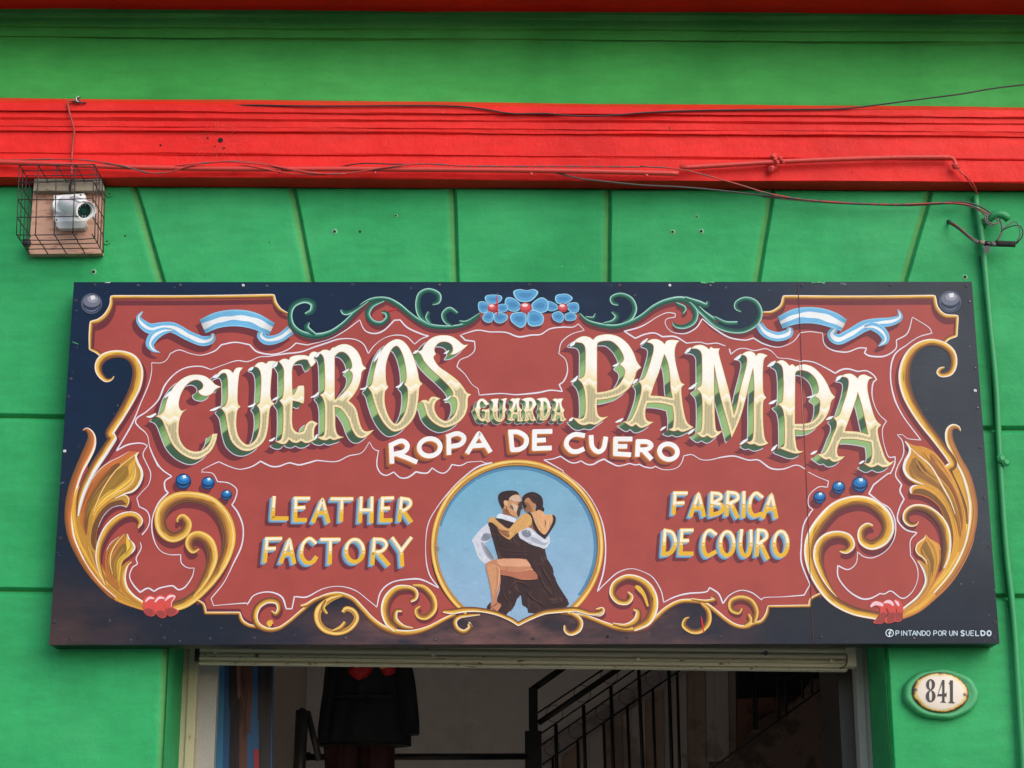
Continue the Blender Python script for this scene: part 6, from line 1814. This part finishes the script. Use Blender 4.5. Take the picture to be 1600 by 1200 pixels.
def lathe(name, origin, axis, prof, mat, parent, seg=40, lumpy=0.0):
    """prof: list of (distance along axis, radius)"""
    axis = Vector(axis).normalized()
    a = axis.cross(Vector((0, 0, 1))).normalized(); b = a.cross(axis).normalized()
    V, F = [], []
    for d, r in prof:
        for k in range(seg):
            th = 2 * math.pi * k / seg
            rr_ = r * (1 + lumpy * (math.sin(th * 2 + origin.x * 90 + d * 200) * .6 + math.sin(th * 3 + origin.z * 70) * .5))
            V.append(origin + axis * d + a * math.cos(th) * rr_ + b * math.sin(th) * rr_)
    for i in range(len(prof) - 1):
        for k in range(seg):
            F.append((i * seg + k, i * seg + (k + 1) % seg, (i + 1) * seg + (k + 1) % seg, (i + 1) * seg + k))
    F.append(tuple(range(seg))[::-1]); F.append(tuple((len(prof) - 1) * seg + k for k in range(seg)))
    me = mesh_from(name, V, F)
    bm = bmesh.new(); bm.from_mesh(me); bmesh.ops.recalc_face_normals(bm, faces=bm.faces); bm.to_mesh(me); bm.free()
    return link(name, me, mat, parent, False)
L = (pB - pA).length
RB_ = 0.031
body = lathe('housing', pA - ax * 0.006, ax, [(0, 0.018), (0.003, 0.024), (0.012, RB_ * .93), (L * .55, RB_ * .97), (L * .56, RB_), (L - 0.002, RB_ * 1.03), (L, RB_ * 1.01), (L, RB_ * .84), (L - .012, RB_ * .80), (L - .012, 0.001)], WHITEPL, camo)
lathe('swivel_ball', ca + Vector((0.002, -0.014, 0)), (pA - ca), [(0, 0.016), (0.010, 0.020), (0.022, 0.019), (0.030, 0.012)], WHITEPL, camo, 24)
fc = pA + ax * (L - 0.0175)
gl = lathe('lens_glass', fc, ax, [(0, RB_ * .78), (0.0018, RB_ * .78), (0.002, RB_ * .70), (0.002, 0.001)], LENS, camo, 32)
a_ = ax.cross(Vector((0, 0, 1))).normalized(); b_ = a_.cross(ax).normalized()
for k in range(12):
    th = 2 * math.pi * k / 12
    plug('led', fc + ax * .002 + (a_ * math.cos(th) + b_ * math.sin(th)) * RB_ * .60, ax, 0.0019, 0.0014, 0.001, LED if k in (0, 1, 2, 3, 8, 9) else BLACKPL, gl, 8)
plug('lens', fc + ax * .002, ax, 0.0105, 0.0098, 0.002, simple('lens_core', (22, 70, 56), 0.06), gl, 20)
# visor: partial shell round the upper right of the housing
V, F = [], []
segv = 22
for i, d in enumerate((L * .45, L + 0.010)):
    for k in range(segv + 1):
        th = math.radians(45 + 175 * k / segv)
        rr = RB_ * 1.08
        # angle measured so the visor sits over the top and the right side
        v = -a_ * math.cos(th - .5) * -1 * rr * 1.0 + b_ * math.sin(th - .5 + 0.6) * rr
        V.append(pA - ax * .006 + ax * (d - (0.012 if i and (k < 3 or k > segv - 3) else 0)) + (a_ * math.cos(th) * (1 if True else 1) + b_ * math.sin(th)) * rr)
for k in range(segv):
    F.append((k, k + 1, segv + 1 + k + 1, segv + 1 + k))
vis = link('visor', mesh_from('visor', V, F), WHITEPL, camo, True)
md = vis.modifiers.new('thick', 'SOLIDIFY'); md.thickness = 0.0022
tube('camera_cable', px_path('110,303,-0.06 109,292,-0.075 111.5,284,-0.085 112,276,-0.09', -0.07), 0.0035, BLACKCABLE, camo, 8)
# small printed word on the housing, like the maker's mark
A = Art()
side = [(-0.16 + 0.05 * i) for i in range(8)]
V, F = [], []
for i in range(8):
    th0 = math.radians(118)
    d0 = L * .52 + i * 0.0042
    for (dd, tt) in ((0, 0), (0.0026, 0), (0.0026, 0.14), (0, 0.14)):
        V.append(pA - ax * .006 + ax * (d0 + dd) + (a_ * math.cos(th0 + tt) + b_ * math.sin(th0 + tt)) * (RB_ * 1.012))
    F.append((i * 4, i * 4 + 1, i * 4 + 2, i * 4 + 3))
link('printed_mark', mesh_from('printed_mark', V, F), simple('print_grey', (90, 94, 104), 0.5), body)

cage = empty('wire_cage', tuple(P1(105, 396, -0.02)), 'black welded wire cage round the white security camera', 'cage')
tl, tr_, br_, bl_ = P1(51, 291, -0.03), P1(164.5, 289.5, -0.03), P1(161, 395, -0.03), P1(46.5, 397, -0.03)
CD = 0.182
def cagept(u, v, w):
    """u 0..1 left-right, v 0..1 top-bottom, w 0..1 wall-front"""
    p = (tl * (1 - u) + tr_ * u) * (1 - v) + (bl_ * (1 - u) + br_ * u) * v
    return Vector((p.x, -0.03 - CD * w, p.z))
rw = 0.0018
wr = random.Random(3)
def cw(p, q, bend=0.0):
    a, b = cagept(*p), cagept(*q)
    n = 6
    pts = []
    for i in range(n + 1):
        t = i / n
        m_ = a.lerp(b, t)
        s = math.sin(math.pi * t)
        pts.append(m_ + Vector((wr.uniform(-1, 1) * .0008 + bend * s * .3, wr.uniform(-1, 1) * .0006, wr.uniform(-1, 1) * .0008 - bend * s)))
    tube('wire', pts, rw, WIRE, cage, 6)
G = [0, .25, .5, .75, 1.0]
for i, g in enumerate(G):
    if i < 4: cw((g, 0, 1), (g, 1, 1))
    else: cw((1, 0, 1), (1, 0.56, 1))
    if i in (0, 1, 2): cw((0, g, 1), (1, g, 1))
    elif i == 3: cw((0, g, 1), (0.82, g, 1))
    else: cw((0, g, 1), (0.80, g, 1), 0.002)
for w in (0, .25, .5, .75):
    cw((0, 0, w), (0, 1, w)); cw((1, 0, w), (1, 1, w))
    if w > 0.2 or True:
        cw((0, 0, w), (1, 0, w)) if w not in (0,) else (cw((0.03, 0, 0), (.27, 0, 0)), cw((.7, 0, 0), (1, 0, 0)))
    cw((0, 1, w), (1, 1, w), 0.003 if w == .75 else 0)
for g in G[1:4]:
    cw((g, 0, 0), (g, 0, 1)); cw((g, 1, 0), (g, 1, 1))
    cw((0, g, 0), (0, g, 1)); cw((1, g, 0), (1, g, 0.95))
for u in (0, 1):
    for v in (0, 1):
        cw((u, v, 0), (u, v, 1))
kn = lathe('corner_knob', P1(43, 381, -0.035), (0, -1, 0), [(0, .010), (0.006, .0145), (0.016, .0135), (0.022, .006)], simple('black_tape_lump', (42, 42, 46), .7, 0, .3, 60, .6), cage, 14)

# ================================================================== number plate
RX, RZ = 60 / 497.0, 38.5 / 497.0
nc = P1(1468.7, 1085, 0.0)
sc_ = (0 - CAM[1]) / FPX / math.cos(PITCH)
sx = (P1(1478.7, 1085, 0).x - P1(1468.7, 1085, 0).x) / 10; szz = (P1(1468, 1080, 0).z - P1(1468, 1090, 0).z) / 10
mound = empty('house_number_plate', tuple(nc), 'oval white enamel plate reading 841 on a raised green plaster oval', 'number plate')
def oval(rx, ry, n, tilt, c):
    out = []
    for k in range(n):
        t = 2 * math.pi * k / n
        x, y = rx * math.cos(t), ry * math.sin(t)
        out.append((c[0] + x * math.cos(tilt) - y * math.sin(tilt), c[1] + x * math.sin(tilt) + y * math.cos(tilt)))
    return out
V, F = [], []
n = 72
rings = [(1.0, 0.004), (1.0, -0.012), (0.975, -0.022), (0.93, -0.029), (0.87, -0.031), (0.80, -0.029), (0.74, -0.027)]
for s, y in rings:
    for k, (x, yy) in enumerate(oval(59.5 * s, 39.5 * s, n, 0.045, (1468.5, 1085.5))):
        p = P1(x, yy, 0.0)
        V.append((p.x + 0.0012 * math.sin(k * .9) * s, y, p.z + 0.0012 * math.sin(k * .7 + 1)))
for r in range(len(rings) - 1):
    for k in range(n):
        F.append((r * n + k, r * n + (k + 1) % n, (r + 1) * n + (k + 1) % n, (r + 1) * n + k))
F.append(tuple((len(rings) - 1) * n + k for k in range(n)))
def fixn(o, toward=Vector((0, -1, 0))):
    bm = bmesh.new(); bm.from_mesh(o.data); bmesh.ops.recalc_face_normals(bm, faces=bm.faces)
    big = max(bm.faces, key=lambda f: f.calc_area())
    if big.normal.dot(toward) < 0: bmesh.ops.reverse_faces(bm, faces=bm.faces)
    bm.to_mesh(o.data); bm.free()
fixn(link('plaster_oval', mesh_from('plaster_oval', V, F), GREENMOUND, mound, True))
m, nt, b = nodes_of('chipped_enamel')
tc = N(nt, 'ShaderNodeAttribute', attribute_name='edge')
pos = geo_pos(nt)
nz = noise(nt, pos, 26, 5, 0.65)
ad = N(nt, 'ShaderNodeMath', operation='ADD'); nt.links.new(tc.outputs['Fac'], ad.inputs[0])
sc2 = N(nt, 'ShaderNodeMath', operation='MULTIPLY_ADD'); sc2.inputs[1].default_value = 0.42; sc2.inputs[2].default_value = -0.20
nt.links.new(nz, sc2.inputs[0]); nt.links.new(sc2.outputs[0], ad.inputs[1])
c_ = ramp(nt, ad.outputs[0], [(0.0, lin((232, 222, 208))), (0.80, lin((228, 214, 196))), (0.87, lin((214, 196, 150))), (0.91, lin((216, 186, 70))), (0.955, lin((150, 96, 60))), (1.0, lin((70, 48, 44)))])
nt.links.new(c_, b.inputs['Base Color']); b.inputs['Roughness'].default_value = 0.3
bump(nt, b, nz, 0.3, 0.002)
V, F, E_ = [], [], []
PC = (1470.0, 1081.8); PT = 0.10
rings = [(0.0, -0.0405), (0.3, -0.0402), (0.6, -0.0395), (0.8, -0.0385), (0.93, -0.037), (0.985, -0.0355), (1.0, -0.033), (1.0, -0.026)]
for s, y in rings:
    for (x, yy) in oval(44.3 * max(s, .001), 31.3 * max(s, .001), n, PT, PC):
        p = P1(x, yy, -0.036); V.append((p.x, y, p.z)); E_.append(s)
for r in range(len(rings) - 1):
    for k in range(n):
        F.append((r * n + k, r * n + (k + 1) % n, (r + 1) * n + (k + 1) % n, (r + 1) * n + k))
me = mesh_from('enamel_plate', V, F)
at = me.attributes.new('edge', 'FLOAT', 'POINT'); at.data.foreach_set('value', E_)
o = link('enamel_plate', me, m, mound, True)
bm = bmesh.new(); bm.from_mesh(me); 
for f in bm.faces:
    if f.normal.y > 0: f.normal_flip()
bm.to_mesh(me); bm.free()
plate = o
for (x, y) in ((1431, 1077.5), (1507, 1085)):
    plug('plate_screw', P1(x, y, -0.0375), (0, -1, 0), 0.0052, 0.0036, 0.0028, SCREWM, plate, 12)
DIG = simple('digit_black', (34, 24, 28), 0.35, 0, 0.3, 90)
def digit(name, polys, clipf=None):
    pts, edges = [], []
    for q in polys:
        b0 = len(pts); pts += [Vector((float(a), float(c))) for a, c in q]; edges += [(b0 + i, b0 + (i + 1) % len(q)) for i in range(len(q))]
    v, e, f, _, _, _ = delaunay_2d_cdt(pts, edges, [], 0, 1e-4)
    v = np.array([(p.x, p.y) for p in v]); f = np.array([t for t in f if len(t) == 3])
    f = f[inside(v[f].mean(1), polys) if clipf is None else clipf(v[f].mean(1))]
    w = P(v[:, 0], v[:, 1], -0.0411)
    me = mesh_from(name, w, [tuple(int(i) for i in t) for t in f])
    bm = bmesh.new(); bm.from_mesh(me)
    for f in bm.faces:
        if f.normal.y > 0: f.normal_flip()
    bm.to_mesh(me); bm.free()
    link(name, me, DIG, plate)
def NP(s): return outline(s, 'N1', 0.8)
def el(cx, cy, rx, ry): return outline(ell(cx, cy, rx, ry, 0, 345, 23), 'N1', 0.8)
u1, u2, h1, h2 = el(619, 455, 79, 100), el(621, 660, 87, 106), el(617, 455, 24, 82), el(620, 655, 27, 90)
digit('digit', [u1, u2, h1, h2], lambda c: (inside(c, [u1]) | inside(c, [u2])) & ~inside(c, [h1]) & ~inside(c, [h2]))
digit('digit', [NP('828,370! 868,372! 868,612! 888,608! 905,585! 905,672! 868,668! 868,750! 893,768! 893,778! 797,772! 797,764! 825,748! 825,665! 735,662! 740,640!'), NP('826,440! 826,622! 757,620!')])
digit('digit', [NP('943,440! 943,428! 962,415! 962,376! 1018,380! 1018,755! 1050,776! 1050,788! 940,782! 940,772! 965,752! 965,450!')])

# ================================================================== pipes and cables
def thing_tube(name, label, cat, segs, group=None):
    """segs: (part name, px path string, default depth, radius px, material)"""
    first = P1(*[float(v) for v in segs[0][1].split()[0].split(',')[:2]], segs[0][2])
    e = empty(name, tuple(first), label, cat, group)
    for nm, s, y, r, mt in segs:
        tube(nm, px_path(s, y), r / 480.0, mt, e, 10)
    return e
pipe = thing_tube('red_conduit', 'red-painted conduit pipe running along the bottom of the red band', 'pipe',
    [('pipe', '-40,252,-0.1 60,255,-0.1 170,260 300,263 430,264 560,264 700,265 850,266.5 980,269 1060,271', -0.102, 4.3, REDPIPE),
     ('pipe', '1062,262 1130,258 1210,253 1300,249 1400,246 1486,245.5', -0.098, 4.1, REDPIPE)])
for (x, y) in ((1213, 251),):
    for k in range(5):
        lathe('lump', P1(x - 5 + k * 3.4, y - 6 + (k * 5) % 12, -0.102), (0.2 * (k - 2), -1, 0.3), [(0, .006), (.005, .009), (.010, .006), (.012, .002)], REDPIPE, pipe, 14, 0.35)
lathe('clamp', P1(1206, 264, -0.088), (0, -1, -.1), [(0, .010), (.006, .014), (.013, .008), (.016, .002)], REDPIPE, pipe, 16, 0.4)
lathe('clamp', P1(1209, 246, -0.088), (0, -1, .1), [(0, .009), (.008, .012), (.014, .006)], REDPIPE, pipe, 16, 0.35)
lathe('end_lump', P1(1491, 259, -0.095), (0.3, -1, -.3), [(0, .008), (.006, .013), (.014, .009), (.018, .003)], REDPIPE, pipe, 18, 0.3)
tube('pipe_end', px_path('1478,246,-0.098 1486,246.5,-0.1 1491,250,-0.1 1493,257,-0.1 1498,264,-0.098', -.1), 0.0066, REDPIPE, pipe, 10)
for (x, y) in ((204, 259), (437, 267), (586, 268), (830, 270), (1010, 272)):
    lathe('paint_lump', P1(x, y, -0.10), (0, -.5, -1), [(0, .004), (.006, .0065), (.012, .003)], REDPIPE, pipe, 8)
tw = empty('twisted_red_wire', tuple(P1(1495, 262, -0.09)), 'pair of twisted red-painted wires hanging from the end of the conduit', 'wire')
for k in range(2):
    base = px_path('1494,262,-0.100 1503,270,-0.098 1513,280,-0.09 1520,290,-0.075 1526,300,-0.03 1525,308,-0.015', -0.09)
    pts = [Vector(p) + Vector((math.cos(i * .55 + k * math.pi), math.sin(i * .55 + k * math.pi) * .6, .2 * math.sin(i * .55 + k * math.pi))) * 0.0050 for i, p in enumerate(base)]
    tube('strand', pts, 0.0022, REDPIPE, tw, 6)
gp = thing_tube('green_conduit', 'green-painted conduit pipe running down the wall right of the sign', 'pipe',
    [('pipe', '1525,306,-0.016 1526,322,-0.018 1530,345,-0.022 1537,400,-0.022 1545,490,-0.022 1556,600,-0.023 1560,680,-0.023 1566,780,-0.022 1573,870,-0.022 1583,960,-0.022 1590,1060,-0.022 1601,1230,-0.022', -0.022, 5.4, GREENPIPE)])
for x, y in ((1562.5, 717), (1569.5, 723)):
    lathe('joint_lump', P1(x, y, -0.03), (0.3, -1, 0), [(0, .012), (.008, .016), (.016, .008)], GREENPIPE, gp, 10)
elb = thing_tube('green_pipe_elbow', 'short thick green pipe elbow where the cables leave the wall, right of the sign', 'pipe',
    [('elbow', '1534,352,-0.005 1545,342,-0.04 1556,335,-0.055 1568,336,-0.06 1576,342,-0.055', -0.04, 7.0, GREENPIPE)])
DARKGAP = simple('dark_gap', (58, 50, 44), .95, 0, .4, 60, .6)
dg = tag(tube('wall_crack', px_path('1531,400,-0.001 1536,430,-0.001 1541,480,-0.001 1549,560,-0.001 1553,640,-0.001 1557,700,-0.001 1562,780,-0.001 1569,870,-0.001 1575,925,-0.001 1585,1010,-0.001 1594,1120,-0.001 1601,1210,-0.001', -0.001), 0.0032, DARKGAP, facade, 5))
tk = thing_tube('cable_bundle', 'bundle of paint-spattered cables sagging below the red band to the green elbow', 'cable',
    [('cable', '862,268.5,-0.085 880,272.5,-0.095 905,279,-0.094 950,284,-0.09 1000,289,-0.085 1060,292,-0.08 1120,297,-0.07 1190,305,-0.06 1240,311,-0.05 1300,315,-0.045 1380,319,-0.045 1450,318.5,-0.045 1500,315,-0.045 1530,322,-0.05 1548,333,-0.06', -0.08, 1.5, DIRTYCABLE),
     ('cable', '1000,260,-0.110 1060,264,-0.108 1110,276,-0.10 1160,290,-0.09 1200,302,-0.07 1250,311,-0.055 1320,317,-0.048 1400,319.5,-0.048 1480,317,-0.048 1520,322,-0.05 1546,336,-0.062', -0.09, 1.25, REDGREY),
     ('cable', '1190,307,-0.055 1260,314,-0.05 1330,318.5,-0.042 1420,321,-0.042 1490,318,-0.043 1525,326,-0.05 1544,340,-0.06', -0.05, 1.2, GREYCABLE),
     ('loop', '1548,333,-0.062 1542,338,-0.07 1543,346,-0.075 1552,350,-0.075 1560,347,-0.07 1555,340,-0.068', -0.07, 1.4, GREYCABLE),
     ('loop', '1546,331,-0.064 1539,337,-0.074 1541,348,-0.08 1552,353,-0.08', -0.07, 1.2, GREYCABLE)])
bc = thing_tube('black_cable', 'loose black cable lying along the top edge of the red band', 'cable',
    [('cable', '335,164,-0.092 372,164.5,-0.104 400,164.3,-0.108 480,165.6 560,165.5 640,165 690,165.3 730,167.2 765,172 800,177.5 855,177.5 900,181.2 950,180.5 1010,176 1080,172.8 1180,171.5 1250,171 1320,169.5 1370,164 1430,156 1500,147 1560,137 1640,128', -0.112, 1.35, BLACKCABLE)])
rc = thing_tube('red_cable', 'thin painted cables draped over the conduit on the left half of the band', 'cable',
    [('cable', '-20,251,-0.105 60,249,-0.105 130,250,-0.11 190,259,-0.112 215,266,-0.11 240,271,-0.108 270,268,-0.11 300,258,-0.115 350,252.5,-0.115 400,254,-0.115 440,262,-0.115 480,270,-0.112 540,271,-0.11 600,262,-0.115 660,256,-0.112 720,259,-0.11 800,260,-0.108 900,260,-0.108 1000,261,-0.108', -0.11, 1.3, REDGREY),
     ('cable', '256,264,-0.085 275,259,-0.11 330,253,-0.113 380,254,-0.115 430,259,-0.115 470,267,-0.115 500,271,-0.11 540,271.5,-0.11', -0.11, 1.3, REDPIPE),
     ('cable', '366,262,-0.085 385,258.5,-0.11 420,265,-0.11 460,272,-0.106 510,273,-0.104', -0.11, 1.2, REDPIPE),
     ('cable', '528,262,-0.085 545,258,-0.108 570,255,-0.112 600,256,-0.112 640,257,-0.11', -0.11, 1.1, BLACKCABLE)])
rc2 = thing_tube('hanging_red_cable', 'red-painted cable coming down over the band to the camera cage', 'cable',
    [('cable', '124,158,-0.10 115,157.5,-0.112 107,158,-0.118 106,164,-0.116 109,178,-0.114 113.5,194,-0.108 116,206,-0.10 114,222,-0.095 112.5,240,-0.09 112,256,-0.10 112,270,-0.105 111,280,-0.09', -0.11, 1.7, worn('hanging_red_paint', (170, 60, 50), (120, 70, 50), 0.55, 40, 0.5))])
clip = empty('cable_clip', tuple(P1(121, 156, -0.10)), 'small black clip with a bent white wire on top of the band at the left', 'clip')
tube('wire_end', px_path('112,158,-0.115 118,159.5,-0.118 126,160,-0.115 134,160.5,-0.11', -.11), 0.0028, BLACKCABLE, clip, 8)
tube('hook', px_path('124,160,-0.116 119.5,157,-0.118 119.5,152.5,-0.118 124,150.5,-0.118', -.11), 0.0024, simple('bare_metal', (190, 190, 186), 0.3, 0.5), clip, 8)
tube('clip_body', px_path('124.5,151,-0.114 122,155,-0.114 124,160,-0.113', -.11), 0.0034, BLACKPL, clip, 8)
# wires out of the wall at the right
hole = plug('wall_opening', P1(1482.5, 346.5, -0.0005), (0, -1, 0), 0.0080, 0.0075, 0.0012, HOLE, facade, 14)
gw = thing_tube('grey_wire_loop', 'grey twin wires from the wall hole, taped together against the green conduit', 'wire',
    [('wire', '1482,346,0.0 1487,348,-0.03 1498,355,-0.045 1512,367,-0.05 1522,374,-0.052 1532,379,-0.055', -0.03, 1.9, GREYCABLE),
     ('wire', '1482,348,0.0 1488,351,-0.028 1500,359,-0.042 1514,371,-0.048 1530,381,-0.055', -0.03, 1.7, GREYCABLE),
     ('splice', '1531,379,-0.058 1540,380,-0.06', -0.06, 4.2, MORTAR),
     ('tape', '1538,380.5,-0.06 1548,381.5,-0.06', -0.06, 4.6, simple('black_tape', (28, 28, 34), .35)),
     ('splice', '1547,381,-0.06 1556,382,-0.06', -0.06, 4.0, GREYCABLE),
     ('taped_joint', '1556,380.5,-0.06 1568,381,-0.06 1586,381.5,-0.06', -0.06, 5.0, simple('cloth_tape', (38, 34, 34), .9, 0, .4, 90, .9)),
     ('wire', '1554,379,-0.062 1562,370,-0.07 1566,360,-0.07 1565,350,-0.068 1562,343,-0.062', -0.06, 1.7, GREYCABLE),
     ('wire', '1564,362,-0.075 1574,352,-0.08 1586,346,-0.08 1591,352,-0.08 1594,366,-0.075 1590,376,-0.07 1586,380,-0.065', -0.07, 1.0, GREYCABLE),
     ('wire', '1566,360,-0.072 1578,354,-0.078 1592,352,-0.08 1598,360,-0.08 1597,370,-0.075 1588,381,-0.066', -0.07, 1.0, BLACKCABLE)])
pq('tape_tail', [(1538, 384), (1547, 384), (1546, 394.5), (1538.5, 394.5)], -0.071, simple('black_tape_tail', (36, 36, 42), .5), gw, 0.001)
